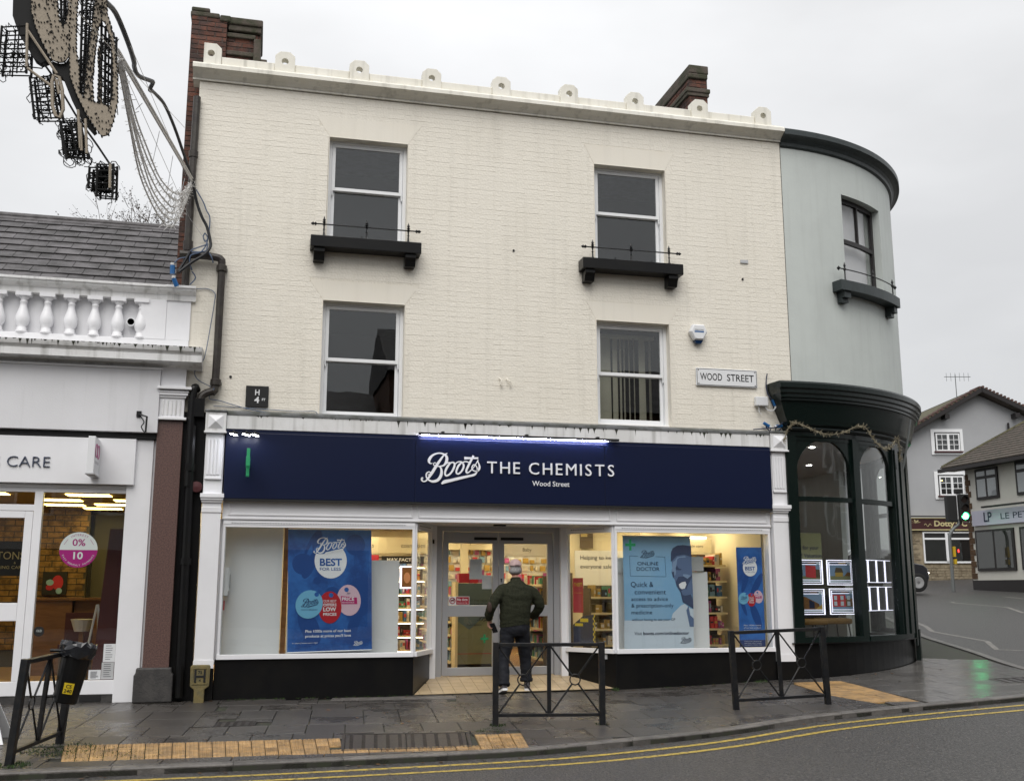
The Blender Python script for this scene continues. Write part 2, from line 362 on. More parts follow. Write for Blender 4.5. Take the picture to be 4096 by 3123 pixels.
# ---- the flowing script word mark, drawn as pen strokes (x, y, width) in a 2204 x 1306 field
_ST = [[(500,500,20),(430,510,40),(385,450,80),(400,370,95),(470,270,75),(580,200,55),(720,165,45),(850,190,60),(950,260,80),(970,360,95),(940,470,85),(870,560,60),(770,590,45),(700,595,40),(610,600,30),(545,560,30),(535,520,28),(560,485,28),(620,490,28)],
 [(985,160,28),(880,220,45),(760,380,75),(640,560,90),(520,760,95),(420,920,80),(350,1010,60),(290,1080,45),(210,1098,40),(160,1062,50),(175,1010,100),(200,1010,60)],
 [(450,810,36),(380,785,34),(310,840,45),(300,920,45),(335,1000,50),(430,1070,60),(540,1090,80),(680,1040,95),(770,920,95),(800,780,85),(780,660,60),(730,600,40)],
 [(450,800,30),(400,875,30),(340,870,22)],
 [(1180,455,55),(1225,500,60),(1215,600,70),(1150,740,65),(1060,850,60),(960,895,60),(915,840,60),(930,730,70),(1000,590,75),(1090,480,55),(1190,450,50)],
 [(880,560,40),(980,480,40),(1075,465,40)],
 [(1480,450,50),(1525,520,60),(1520,620,65),(1450,750,60),(1350,825,55),(1290,790,55),(1300,690,65),(1360,560,70),(1440,470,55),(1490,450,50)],
 [(1240,510,40),(1330,440,40),(1430,425,40),(1490,450,40)], [(1500,445,40),(1600,415,40),(1705,445,40)],
 [(1855,215,70),(1780,360,72),(1690,540,75),(1620,700,70),(1630,775,60),(1690,770,45),(1790,680,35),(1880,570,30),(1960,440,32),(2010,355,45)],
 [(1545,305,95),(1780,300,62),(2012,292,58)],
 [(1990,390,30),(2040,500,50),(2055,600,70),(2010,690,75),(1920,725,40),(1830,690,40),(1800,620,40),(1830,540,40),(1890,510,35),(1950,560,35),(1980,650,40),(1960,760,50),(1880,840,75),(1700,890,75),(1400,965,90),(1100,1045,95),(900,1095,110),(805,1165,50)]]
def script(mb, fn, u0, v0, w, depth=0., step=.0004):
    """the word mark, w wide, its lower left corner at (u0, v0)"""
    k = w / 1990.
    for si, st in enumerate(_ST):
        P = smoothpath(st, 5); d = depth + step * (si % 6 + 1); vs = []; n = len(P)
        for i, p in enumerate(P):
            a = P[max(i - 1, 0)]; b = P[min(i + 1, n - 1)]; t = Vector((b.x - a.x, b.y - a.y)); t.normalize(); nx, ny = -t.y * p.z / 2, t.x * p.z / 2
            for sg in (1, -1): vs.append(fn(u0 + (p.x + sg * nx - 105) * k, v0 + (1195 - p.y - sg * ny) * k, d))
        mb.add(vs, [(2 * i, 2 * i + 1, 2 * i + 3, 2 * i + 2) for i in range(n - 1)])
def ell(mb, fn, cu, cv, ru, rv, d=0, n=24, a0=0, a1=360, rot=0):
    c, s_ = math.cos(R(rot)), math.sin(R(rot)); pts = []
    for i in range(n + (0 if a1 - a0 == 360 else 1)):
        a = R(a0 + (a1 - a0) * i / n); x, y = ru * math.cos(a), rv * math.sin(a); pts.append(fn(cu + x * c - y * s_, cv + x * s_ + y * c, d))
    mb.poly(pts)
# ------------------------------------------------------------------ ground
def sp(v, k=.6): return v if v / k > 30 else k * math.log1p(math.exp(v / k))
def ss(a, b, x): t = min(1, max(0, (x - a) / (b - a))); return t * t * (3 - 2 * t)
def g(x, y):
    """height of the paving: rises gently to the right and up the side road, falls slightly to the kerb"""
    z = .042 * sp(x - 6.2)
    if y > 0: z += .033 * y * ss(7.5, 10, x)
    else: z += .028 * max(y, -4.6)
    return z
def sheet(name, m, xs, ys, off, kind='structure'):
    mb = MB(); nx = len(xs)
    mb.add([(x, y, g(x, y) + off) for y in ys for x in xs], [(j * nx + i, j * nx + i + 1, (j + 1) * nx + i + 1, (j + 1) * nx + i) for j in range(len(ys) - 1) for i in range(nx - 1)])
    return mb.build(name, m, kind=kind, fix=False)
def fr(a, b, st): n = int(round((b - a) / st)); return [a + (b - a) * i / n for i in range(n + 1)]
gx = [-300, -120, -60] + fr(-30, 60, 3) + [90, 140]; gy = [-300, -120, -60] + fr(-30, 60, 3) + [90, 140]
sheet('ground', 'ground_soil', gx, gy, -.2)
sheet('road', 'asphalt', fr(-16, 46, .5), fr(-17, 40, .5), -.06)
KERB = [(-12, -4.62), (-6, -4.52), (-2, -4.46), (.25, -4.42), (1.3, -4.40), (2.7, -4.32), (3.7, -4.22), (4.6, -3.98), (5.84, -3.64), (7.0, -3.22), (7.6, -3.06), (8.8, -2.93), (9.8, -2.87), (11.0, -2.72), (11.75, -2.25), (12.05, -1.5), (12.25, -.62), (12.62, .42), (13.15, 1.8), (14.0, 4.24), (14.65, 5.64), (16.2, 9.0), (18.5, 14), (20.5, 19), (23, 25)]
KP = [(p.x, p.y) for p in smoothpath([(x, y, 0) for x, y in KERB], 4)]
def kerb_y(x):
    for (a, b), (c, d) in zip(KP, KP[1:]):
        if a <= x <= c and c > a: return b + (d - b) * (x - a) / (c - a)
    return -4.6 if x < 0 else 0
pv = MB()
for (a, b), (c, d) in zip(KP, KP[1:]):
    def inn(x, y): return (min(x, 10.6), .3) if y < -1.6 and x < 11.2 else (min(x - 1.5, 11.6 + .5 * max(0, y)), max(y, .3) + .2)
    (e, f), (h, i) = inn(a, b), inn(c, d)
    n = 6
    for q in range(n):
        def at(t, xo, yo, xi, yi): x, y = xo + (xi - xo) * t, yo + (yi - yo) * t; return (x, y, g(x, y) - .018)
        pv.quad(at(q / n, a, b, e, f), at(q / n, c, d, h, i), at((q + 1) / n, c, d, h, i), at((q + 1) / n, a, b, e, f))
    pv.quad((a, b, g(a, b) - .018), (a, b, g(a, b) - .12), (c, d, g(c, d) - .12), (c, d, g(c, d) - .018))
# fill between the strip and the corner shop
for x in fr(8.6, 14.4, .4)[:-1]:
    for y in fr(-.6, 9, .4)[:-1]:
        if x < 11.9 + .42 * y and (x - 8.95) ** 2 + (y - 3.31) ** 2 > 2.9 ** 2:
            pv.quad(*[(q, r_, g(q, r_) - .0225) for q, r_ in ((x, y), (x + .4, y), (x + .4, y + .4), (x, y + .4))])
pave = pv.build('pavement', 'joint_dirt', kind='structure', fix=False)
# clip a convex polygon to the half plane left of a->b
def clip(poly, a, b):
    o = []; n = len(poly)
    f = lambda p: (b[0] - a[0]) * (p[1] - a[1]) - (b[1] - a[1]) * (p[0] - a[0])
    for i in range(n):
        p, q = poly[i], poly[(i + 1) % n]; fp, fq = f(p), f(q)
        if fp >= 0: o.append(p)
        if fp * fq < 0: t = fp / (fp - fq); o.append((p[0] + (q[0] - p[0]) * t, p[1] + (q[1] - p[1]) * t))
    return o
def area(p): return abs(sum(p[i][0] * p[(i + 1) % len(p)][1] - p[(i + 1) % len(p)][0] * p[i][1] for i in range(len(p)))) / 2
def slabmesh(poly, top, th=.05, tilt=(0, 0), bev=.004):
    cx = sum(p[0] for p in poly) / len(poly); cy = sum(p[1] for p in poly) / len(poly)
    mb = MB(); n = len(poly)
    def ring(k, dz): return [(cx + (x - cx) * k, cy + (y - cy) * k, g(x, y) + dz + tilt[0] * (x - cx) + tilt[1] * (y - cy)) for x, y in poly]
    mb.loft([ring(1, top - th), ring(1, top - bev), ring(.985, top)]); return mb
def inset(poly, d):
    cx = sum(p[0] for p in poly) / len(poly); cy = sum(p[1] for p in poly) / len(poly); o = []
    for x, y in poly:
        L = math.hypot(x - cx, y - cy) or 1; o.append((x - (x - cx) * d / L, y - (y - cy) * d / L))
    return o
CS = Vector((1.04, -14.4))
BUILD_LINE = -.02
ca, sa = math.cos(R(-5)), math.sin(R(-5))
def rot(u, v): return (u * ca - v * sa, u * sa + v * ca)
TACT = (.02, 3.72, -4.0, -3.2)     # buff block strip: u range, v range in the turned grid
pieces = []
def holes_ok(poly):
    cx = sum(p[0] for p in poly) / len(poly); cy = sum(p[1] for p in poly) / len(poly)
    return not any(point_in(cx, cy, h) for h in HOLES)
def point_in(x, y, P):
    c = False
    for i in range(len(P)):
        (a, b), (d, e) = P[i], P[(i + 1) % len(P)]
        if (b > y) != (e > y) and x < (d - a) * (y - b) / (e - b) + a: c = not c
    return c
COVER = [(2.0, -2.99), (3.31, -3.11), (3.17, -3.97), (1.91, -3.94)]
DRAIN = [(.71, -1.90), (1.15, -1.92), (1.12, -2.24), (.68, -2.25)]
DARK = [(.72, -.2), (1.69, -.22), (1.64, -.62), (.69, -.58)]
LIGHT = [(2.1, -.08), (3.73, -.16), (3.68, -.42), (2.05, -.32)]
TACT2 = [(8.50, -.36), (9.19, -.52), (9.06, -2.66), (8.45, -2.45), (8.33, -1.66)]
TQ = [rot(u, v) for u, v in ((.42, -4.02), (3.98, -4.02), (3.98, -3.0), (.42, -3.0))]
TQ = [(-.66, -3.14), (3.83, -3.30), (3.70, -4.14), (-.55, -4.00)]
HOLES = [COVER, DRAIN, DARK, LIGHT, TQ, TACT2]
def subtract(poly):
    """cut the slab where a cover or block panel sits (approximate: drop slabs mostly inside, trim the others along the nearest side)"""
    for h in HOLES:
        n_in = sum(point_in(x, y, h) for x, y in poly); cx = sum(p[0] for p in poly) / len(poly); cy = sum(p[1] for p in poly) / len(poly)
        hx = sum(p[0] for p in h) / len(h); hy = sum(p[1] for p in h) / len(h)
        touch = n_in or point_in(cx, cy, h) or any(point_in(x, y, poly) for x, y in h)
        if not touch: continue
        best = None
        for i in range(len(h)):
            a, b = h[i], h[(i + 1) % len(h)]
            s_ = (b[0] - a[0]) * (hy - a[1]) - (b[1] - a[1]) * (hx - a[0])
            if s_ > 0: a, b = b, a
            q = clip(poly, a, b)
            if len(q) > 2 and (best is None or area(q) > area(best)): best = q
        poly = best or []
        if len(poly) < 3: return []
    return poly
v = .2 + .58 * 4
row = 0
while v > -6.0:
    off = (row % 2) * .205 + random.uniform(-.03, .03); u = -4 + off; dv = .58
    while u < 14:
        du = random.choice((.41, .41, .41, .6))
        P = [rot(u + .004, v - dv + .004), rot(u + du - .004, v - dv + .004), rot(u + du - .004, v - .004), rot(u + .004, v - .004)]
        P = clip(P, (20, BUILD_LINE), (-20, BUILD_LINE)) if sum(p[0] for p in P) / 4 < 9.2 else P
        if P:
            cx = sum(p[0] for p in P) / len(P); ky = kerb_y(cx) + .16
            s1 = (kerb_y(cx + .3) - kerb_y(cx - .3)) / .6
            P = clip(P, (cx - 1, ky - s1), (cx + 1, ky + s1))
        if len(P) > 2 and cx > 8.7:
            th_ = math.atan2(cx - 8.95, 3.31 - sum(p[1] for p in P) / len(P)); nxx, nyy = math.sin(th_), -math.cos(th_); q0 = (8.95 + 3.41 * nxx, 3.31 + 3.41 * nyy)
            P = clip(P, (q0[0] - nyy * 5, q0[1] + nxx * 5), (q0[0] + nyy * 5, q0[1] - nxx * 5))
            if len(P) > 2: P = clip(P, (11.75, -3), (12.15, -.3)) if sum(p[1] for p in P) / len(P) < -.4 else clip(clip(P, (12.1, -.5), (12.65, 1.2)), (12.54, .48), (11.73, 1.31))
        if len(P) > 2: P = subtract(P)
        if len(P) > 2 and area(P) > .012: pieces.append(P)
        u += du
    v -= dv; row += 1
pieces.sort(key=lambda P: (Vector(P[0]) - CS).length / math.sqrt(area(P)))
far = MB()
for i, P in enumerate(pieces):
    tl = (random.uniform(-.0025, .0025), random.uniform(-.003, .003)); tp = random.uniform(-.001, .0015)
    mb = slabmesh(P, tp, tilt=tl)
    wet = sum(p[0] for p in P) / len(P) > 9.0
    if i < 290: mb.build('paving_slab', 'slab_wet_sheen' if wet else random.choice(('slab', 'slab', 'slab', 'slab_grit')), pave, fix=False)
    else: far.add(mb.v, mb.f)
if far.v: far.build('paving_slab', 'slab', pave, kind='stuff', fix=False)
# buff tactile blocks
nb = 36
for r_ in range(4):
    for i in range(nb):
        def bl(a, b): 
            t0 = TQ[3][0] + (TQ[2][0] - TQ[3][0]) * a; t1 = TQ[3][1] + (TQ[2][1] - TQ[3][1]) * a; s0 = TQ[0][0] + (TQ[1][0] - TQ[0][0]) * a; s1 = TQ[0][1] + (TQ[1][1] - TQ[0][1]) * a
            return (t0 + (s0 - t0) * b, t1 + (s1 - t1) * b)
        P = [bl((i + .03) / nb, (r_ + .012) / 4), bl((i + .97) / nb, (r_ + .012) / 4), bl((i + .97) / nb, (r_ + .988) / 4), bl((i + .03) / nb, (r_ + .988) / 4)]
        cx, cy = sum(p[0] for p in P) / 4, sum(p[1] for p in P) / 4
        if point_in(cx, cy, [(p[0], p[1]) for p in [(1.95, -2.9), (3.36, -3.0), (3.22, -4.0), (1.86, -3.97)]]): continue
        mb = slabmesh(P, random.uniform(-.003, .003), bev=.003)
        for q in range(3):
            for s_ in range(3):
                a = (i + (q + .5) / 3 * .9 + .05) / nb; x, y = bl(a, (r_ + (s_ + .5) / 3) / 4); mb.lathe([(.016, -.001), (.012, .0045)], (x, y, g(x, y) + .001), 6)
        mb.build('tactile_block', 'tactile', pave, fix=False)
# second buff strip by the corner shop
t2 = [(8.50, -.36), (9.19, -.52), (9.06, -2.66), (8.45, -2.45), (8.33, -1.66)]
for i in range(12):
    for j in range(3):
        y0 = -.3 - i * .2; y1 = y0 - .194; x0 = 8.2 + j * .34 + (-.02 * i); P = [(x0, y1), (x0 + .334, y1 + .01), (x0 + .345, y0 + .01), (x0 + .01, y0)]
        for k in range(5):
            a, b = t2[k], t2[(k + 1) % 5]; P = clip(P, b, a) if len(P) > 2 else P
        if len(P) > 2 and area(P) > .006: slabmesh(P, .001).build('tactile_block', 'tactile', pave, fix=False)
# kerb stones
L_ = 0; i = 0; acc = []
run = []
for (a, b), (c, d) in zip(KP, KP[1:]):
    n = max(1, int(math.hypot(c - a, d - b) / .05)); run += [(a + (c - a) * k / n, b + (d - b) * k / n) for k in range(n)]
st = 18
for k in range(0, len(run) - st, st):
    seg = run[k:k + st + 1]
    if seg[0][0] < -3.5: continue
    lo = MB(); rings = []
    seg = [(seg[0][0] + (seg[1][0] - seg[0][0]) * .1, seg[0][1] + (seg[1][1] - seg[0][1]) * .1)] + seg[4:-1:4] + [seg[-1]]
    for q, (x, y) in enumerate(seg):
        a = seg[max(0, q - 1)]; b = seg[min(len(seg) - 1, q + 1)]; t = Vector((b[0] - a[0], b[1] - a[1])).normalized(); nx, ny = -t.y, t.x
        up = .004 + .0 * x; z = g(x, y) + up
        rings.append([(x, y, z - .14), (x, y, z - .012), (x + nx * .012, y + ny * .012, z), (x + nx * .14, y + ny * .14, z), (x + nx * .14, y + ny * .14, z - .14)])
    lo.loft(rings); lo.build('kerbstone', 'kerb_stone', pave)
# single special slabs and iron covers
for nm, P, m, lab in (('paving_slab', DARK, 'slab_grit', 'dark wet slab beside the wall'), ('paving_slab', LIGHT, 'kerb_stone', 'long pale edging stone')):
    o = slabmesh(inset(P, .006), .003).build(nm, m, pave, fix=False); o['label'] = lab
def cover(name, P, label, ribs, fr_=.03):
    cx, cy = sum(p[0] for p in P) / 4, sum(p[1] for p in P) / 4; t = thing(name, label, 'cover', (cx, cy, g(cx, cy)))
    def bil(a, b): return tuple((P[0][k] * (1 - a) + P[1][k] * a) * (1 - b) + (P[3][k] * (1 - a) + P[2][k] * a) * b for k in (0, 1))
    fm = MB()
    for a0, a1, b0, b1 in ((0, 1, 0, .04), (0, 1, .96, 1), (0, .025, .04, .96), (.975, 1, .04, .96)):
        q = MB(); P4 = [bil(a0, b0), bil(a1, b0), bil(a1, b1), bil(a0, b1)]; s_ = slabmesh(P4, .004); fm.add(s_.v, s_.f)
    fm.build('frame', 'cast_iron', t, fix=False)
    for i in range(ribs):
        a0, a1 = .028 + .944 * i / ribs, .028 + .944 * (i + 1) / ribs - .006
        s_ = slabmesh([bil(a0, .045), bil(a1, .045), bil(a1, .955), bil(a0, .955)], 0)
        for q in range(14):
            for e in range(5):
                x, y = bil(a0 + (a1 - a0) * (e + .5) / 5, .07 + .86 * (q + .5) / 14); s_.box(x - .018, x + .018, y - .006, y + .006, g(x, y), g(x, y) + .004)
        s_.build('plate', 'cast_iron', t, fix=False)
    return t
cover('access_cover', COVER, 'large dark iron access cover set into the buff tactile strip', 2)
cover('drain_cover', DRAIN, 'small rectangular dark iron cover in the grey paving', 1)
c3 = [(3.05, -.52), (3.33, -.55), (3.31, -.66), (3.03, -.63)]; cover('stop_tap_cover', c3, 'tiny iron cover in the paving before the doorway', 1)
c4 = [(3.95, -1.85), (4.3, -1.9), (4.28, -2.08), (3.92, -2.04)]; cover('drain_cover', c4, 'small iron cover in the paving behind the left end of the middle railing', 1)
c5 = [(11.0, -1.3), (11.7, -1.42), (11.62, -1.85), (10.9, -1.75)]; cover('access_cover', c5, 'dark iron cover in the pale paving by the corner kerb', 1)
# painted lines
def line(name, pts, wid, m, dz=.004, sub=6, gap=None):
    P = smoothpath([(x, y, 0) for x, y in pts], sub) if sub > 1 else [Vector((x, y, 0)) for x, y in pts]; Q = []
    for a, b in zip(P, P[1:]):
        n = max(1, int((b - a).length / .25)); Q += [a + (b - a) * k / n for k in range(n)]
    Q.append(P[-1]); vs = []
    for i, p in enumerate(Q):
        t = (Q[min(i + 1, len(Q) - 1)] - Q[max(i - 1, 0)]).normalized(); nx, ny = -t.y * wid / 2, t.x * wid / 2
        for s_ in (1, -1): x, y = p.x + s_ * nx, p.y + s_ * ny; vs.append((x, y, g(x, y) - .06 + dz))
    mb = MB(); mb.add(vs, [(2 * i, 2 * i + 1, 2 * i + 3, 2 * i + 2) for i in range(len(Q) - 1)]); return mb.build(name, m, kind='structure', fix=False)
Y1 = [(-10, -4.88), (-4, -4.74), (.27, -4.66), (1.31, -4.64), (2.69, -4.55), (3.8, -4.45), (4.8, -4.22), (5.84, -3.90), (6.8, -3.52), (7.59, -3.31), (8.7, -3.18), (10.13, -3.10), (11.3, -2.98), (12.0, -2.6), (12.4, -1.7)]
Y2 = []
for i, (x, y) in enumerate(Y1):
    a = Y1[max(0, i - 1)]; b = Y1[min(len(Y1) - 1, i + 1)]; t = Vector((b[0] - a[0], b[1] - a[1])).normalized(); Y2.append((x + t.y * .2, y - t.x * .29))
line('road_marking_yellow', Y1, .075, 'yellow_line'); line('road_marking_yellow', Y2, .075, 'yellow_line')
line('road_marking_white', [(16.4, 9.6), (16.25, 8.03), (15.75, 6.9), (15.12, 5.77), (14.69, 3.48), (13.9, 2.2), (14.4, 1.5), (16, 0)], .1, 'white_line', sub=1)
line('road_marking_white', [(21.3, 13.6), (21.04, 13.1), (20.88, 10.64), (19.84, 8.75)], .1, 'white_line', sub=1)
line('road_marking_white', [(23.84, 14.5), (23.57, 13.3)], .12, 'white_line', sub=1)
# grass and moss growing at the posts and along the wall foot
ms = MB()
def tuft(x, y, n, r, h):
    for _ in range(n):
        a = random.uniform(0, 6.28); d = r * math.sqrt(random.random()); px, py = x + d * math.cos(a), y + d * math.sin(a); b = random.uniform(0, 3.14); hh = h * random.uniform(.3, 1); wd = .006; lx, ly = random.uniform(-.6, .6) * hh, random.uniform(-.6, .6) * hh; z = g(px, py)
        ms.add([(px - wd * math.cos(b), py - wd * math.sin(b), z), (px + wd * math.cos(b), py + wd * math.sin(b), z), (px + lx, py + ly, z + hh)], [(0, 1, 2)])
for x, y, n, r, h in ((-.66, -3.35, 420, .35, .018), (-.9, -4.1, 160, .14, .03), (-.35, -3.6, 420, .4, .012), (.0, -3.75, 260, .3, .010), (3.7, -2.75, 70, .10, .03), (3.55, -3.05, 60, .16, .02), (4.85, -2.9, 40, .08, .03), (6.0, -.05, 70, .06, .05), (8.2, -.1, 60, .1, .04)): tuft(x, y, n, r, h)
for i in range(60): tuft(random.uniform(.8, 3.1), random.uniform(-.06, -.01), 5, .03, .025)
for i in range(26): tuft(random.uniform(6.1, 8.4), random.uniform(-.06, -.01), 4, .03, .025)
ms.build('grass', 'moss', kind='stuff', fix=False)
# wet leaves and trodden gum on the slabs
lf = MB(); rg = random.Random(77)
for _ in range(150):
    x = rg.uniform(-1.5, 11.2); y = rg.choice((rg.uniform(-.25, -.05), rg.uniform(-4.1, -.2), kerb_y(x) - rg.uniform(.02, .12)))
    if y < kerb_y(x) - .2 or (x > 8.4 and (x - 8.95) ** 2 + (y - 3.31) ** 2 < 3.55 ** 2): continue
    z = g(x, y) + (.004 if y > kerb_y(x) else -.054); r_ = rg.uniform(.012, .032); a0 = rg.uniform(0, 6.28); n_ = 6; lf.m = rg.choice((0, 0, 1, 2))
    lf.poly([(x + r_ * (1 if k % 2 else .6) * math.cos(a0 + k * 6.283 / n_), y + r_ * (1 if k % 2 else .6) * math.sin(a0 + k * 6.283 / n_), z + rg.uniform(0, .006)) for k in range(n_)])
lf.build('leaf_litter', ['quoin', 'wood_brown', 'mossy_stone'], kind='stuff', fix=False)
# ================================================================== the pharmacy building
chem = thing('chemist_building', 'three storey cream painted brick building with a navy pharmacy shopfront', 'building', (4.5, 0, 0))
WIN = [(1.825, 2.966, 6.20, 7.783), (1.81, 2.966, 3.70, 5.357), (5.808, 6.968, 6.20, 7.765), (5.808, 6.968, 3.74, 5.313)]
WX1, WZ0, WZ1 = 8.945, 3.70, 8.42
LINT = [((1.825, 2.966, 7.783), .19, .30), ((1.81, 2.966, 5.357), .19, .28), ((5.808, 6.968, 7.765), .15, .30), ((5.808, 6.968, 5.313), .15, .28)]
# wall body (mortar face) built round the openings
wb = MB()
xs = [0, 1.81, 2.966, 5.808, 6.968, WX1]
def col_(x0, x1, zs):
    z = WZ0
    for a, b in zs + [(WZ1, WZ1)]:
        if a - z > .001: wb.box(x0, x1, 0, .26, z, a)
        z = b
col_(0, 1.81, []); col_(2.966, 5.808, []); col_(6.968, WX1, [])
col_(1.81, 2.966, [(3.70, 5.357), (6.20, 7.783)]); col_(5.808, 6.968, [(3.74, 5.313), (6.20, 7.765)])
wb.build('wall', 'mortar_cream', chem, fix=False)
# reveals painted smooth (thin skins inside the openings)
for x0, x1, z0, z1 in WIN:
    rv = MB(); rv.prism([(x0 - .002, z0), (x0 + .006, z0), (x0 + .006, z1 - .006), (x1 - .006, z1 - .006), (x1 - .006, z0), (x1 + .002, z0), (x1 + .002, z1 + .002), (x0 - .002, z1 + .002)], lambda u, v, w: (u, w, v), -.006, .125); rv.build('window_reveal', 'cream_smooth', chem)
if 0:
    rv = MB(); rv.box(x0 - .002, x0 + .006, -.006, .125, z0, z1); rv.box(x1 - .006, x1 + .002, -.006, .125, z0, z1); rv.box(x0 + .006, x1 - .006, -.006, .125, z1 - .006, z1 + .002)
for (x0, x1, z), sp_, h in LINT:
    m = MB(); m.prism([(x0 + .004, z + .002), (x1 - .004, z + .002), (x1 + sp_, z + h), (x0 - sp_, z + h)], lambda u, v, w: (u, w, v), -.0035, .0); m.build('flat_arch', 'cream_smooth', chem)
# painted bricks, Flemish bond, every course a little uneven
BR = []
def blocked(a, b, z0, z1):
    for x0, x1, w0, w1 in WIN:
        if b > x0 and a < x1 and z1 > w0 and z0 < w1: return (x0, x1)
    for (x0, x1, z), sp_, h in LINT:
        if z1 > z and z0 < z + h - .01:
            e = sp_ * ((z0 + z1) / 2 - z) / h
            if b > x0 - e and a < x1 + e: return (x0 - e, x1 + e)
    return None
cz = .0752; k = 0; z = WZ0 + .02
while z + .066 < WZ1 - .02:
    x = -.03 if k % 2 else -.12; q = k % 2
    while x < WX1:
        L_ = .2240 if q else .1115; a, b = max(x, .004), min(x + L_, WX1 - .004); x += L_ + .001; q = 1 - q
        if b - a < .03: continue
        bl_ = blocked(a, b, z, z + .066)
        if bl_:
            for c, d in ((a, bl_[0] - .006), (bl_[1] + .006, b)):
                if d - c > .03: BR.append((c, d, z))
        else: BR.append((a, b, z))
    z += cz; k += 1
def brick_geo(mb, w, h, d, tb, tt, jx, e=.006, ex=None):
    """front face with softened arrises, standing d proud; ex is the softening of the end arrises"""
    f = lambda x, z, y: (x, -y, z); ex = e if ex is None else ex
    mb.loft([[f(-w/2, -h/2, -.002), f(w/2, -h/2, -.002), f(w/2, h/2, -.002), f(-w/2, h/2, -.002)],
             [f(-w/2, -h/2, d * .45), f(w/2, -h/2, d * .45), f(w/2, h/2, d * .45), f(-w/2, h/2, d * .45)],
             [f(-w/2 + ex, -h/2 + e * .8, d + tb), f(w/2 - ex, -h/2 + e * .8, d + tb + jx), f(w/2 - ex, h/2 - e, d + tt), f(-w/2 + ex, h/2 - e, d + tt + jx)]])
BM = {}
for q in range(6):
    for kind, w in (('s', .2240), ('h', .1115)):
        mb = MB(); brick_geo(mb, w, (.0715, .0730, .0740, .0744, .0749, .0746)[q], .0011 + .00015 * q, random.uniform(-.0003, .0011), random.uniform(-.0006, .0004), random.uniform(-.0004, .0004), .0050, .0004); BM[kind, q] = mb.mesh('brick', 'cream', fix=True)
BR.sort(key=lambda t: (t[0] - 2.2) ** 2 * .35 + (t[2] - WZ0) ** 2)
rest = MB(); cnt = 0
for a, b, z in BR:
    w = b - a; full = abs(w - .2240) < .001 or abs(w - .1115) < .001; jz = random.uniform(-.0018, .0018)
    if full and cnt < 195:
        put('brick', BM['s' if w > .2 else 'h', random.randrange(6)], chem, ((a + b) / 2, 0, z + .033 + jz)); cnt += 1
    else:
        mb = MB(); brick_geo(mb, w, random.choice((.0700, .0725, .0740, .0744, .0749, .0749, .0746)), random.uniform(.0010, .0019), random.uniform(-.0003, .0013), random.uniform(-.0006, .0004), random.uniform(-.0004, .0004), .0050, .0004)
        rest.add([(p[0] + (a + b) / 2, p[1], p[2] + z + .033 + jz) for p in mb.v], mb.f)
rest.build('brickwork', 'cream', chem, kind='stuff', fix=False)
# shell: side, back, floors, roof
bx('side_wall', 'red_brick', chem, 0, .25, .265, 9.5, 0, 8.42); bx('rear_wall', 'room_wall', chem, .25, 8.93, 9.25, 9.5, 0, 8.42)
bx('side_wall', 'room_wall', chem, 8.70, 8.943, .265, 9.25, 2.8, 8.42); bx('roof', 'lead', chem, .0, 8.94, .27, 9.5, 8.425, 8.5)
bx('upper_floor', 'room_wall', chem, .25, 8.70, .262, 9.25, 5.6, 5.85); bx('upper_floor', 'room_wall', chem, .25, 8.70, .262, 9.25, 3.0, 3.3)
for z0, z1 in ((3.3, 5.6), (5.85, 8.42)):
    bx('partition', 'room_dark', chem, .26, 8.69, 3.0, 3.1, z0 + .002, z1 - .002); bx('partition', 'room_wall', chem, 4.3, 4.4, .27, 2.99, z0 + .002, z1 - .002)
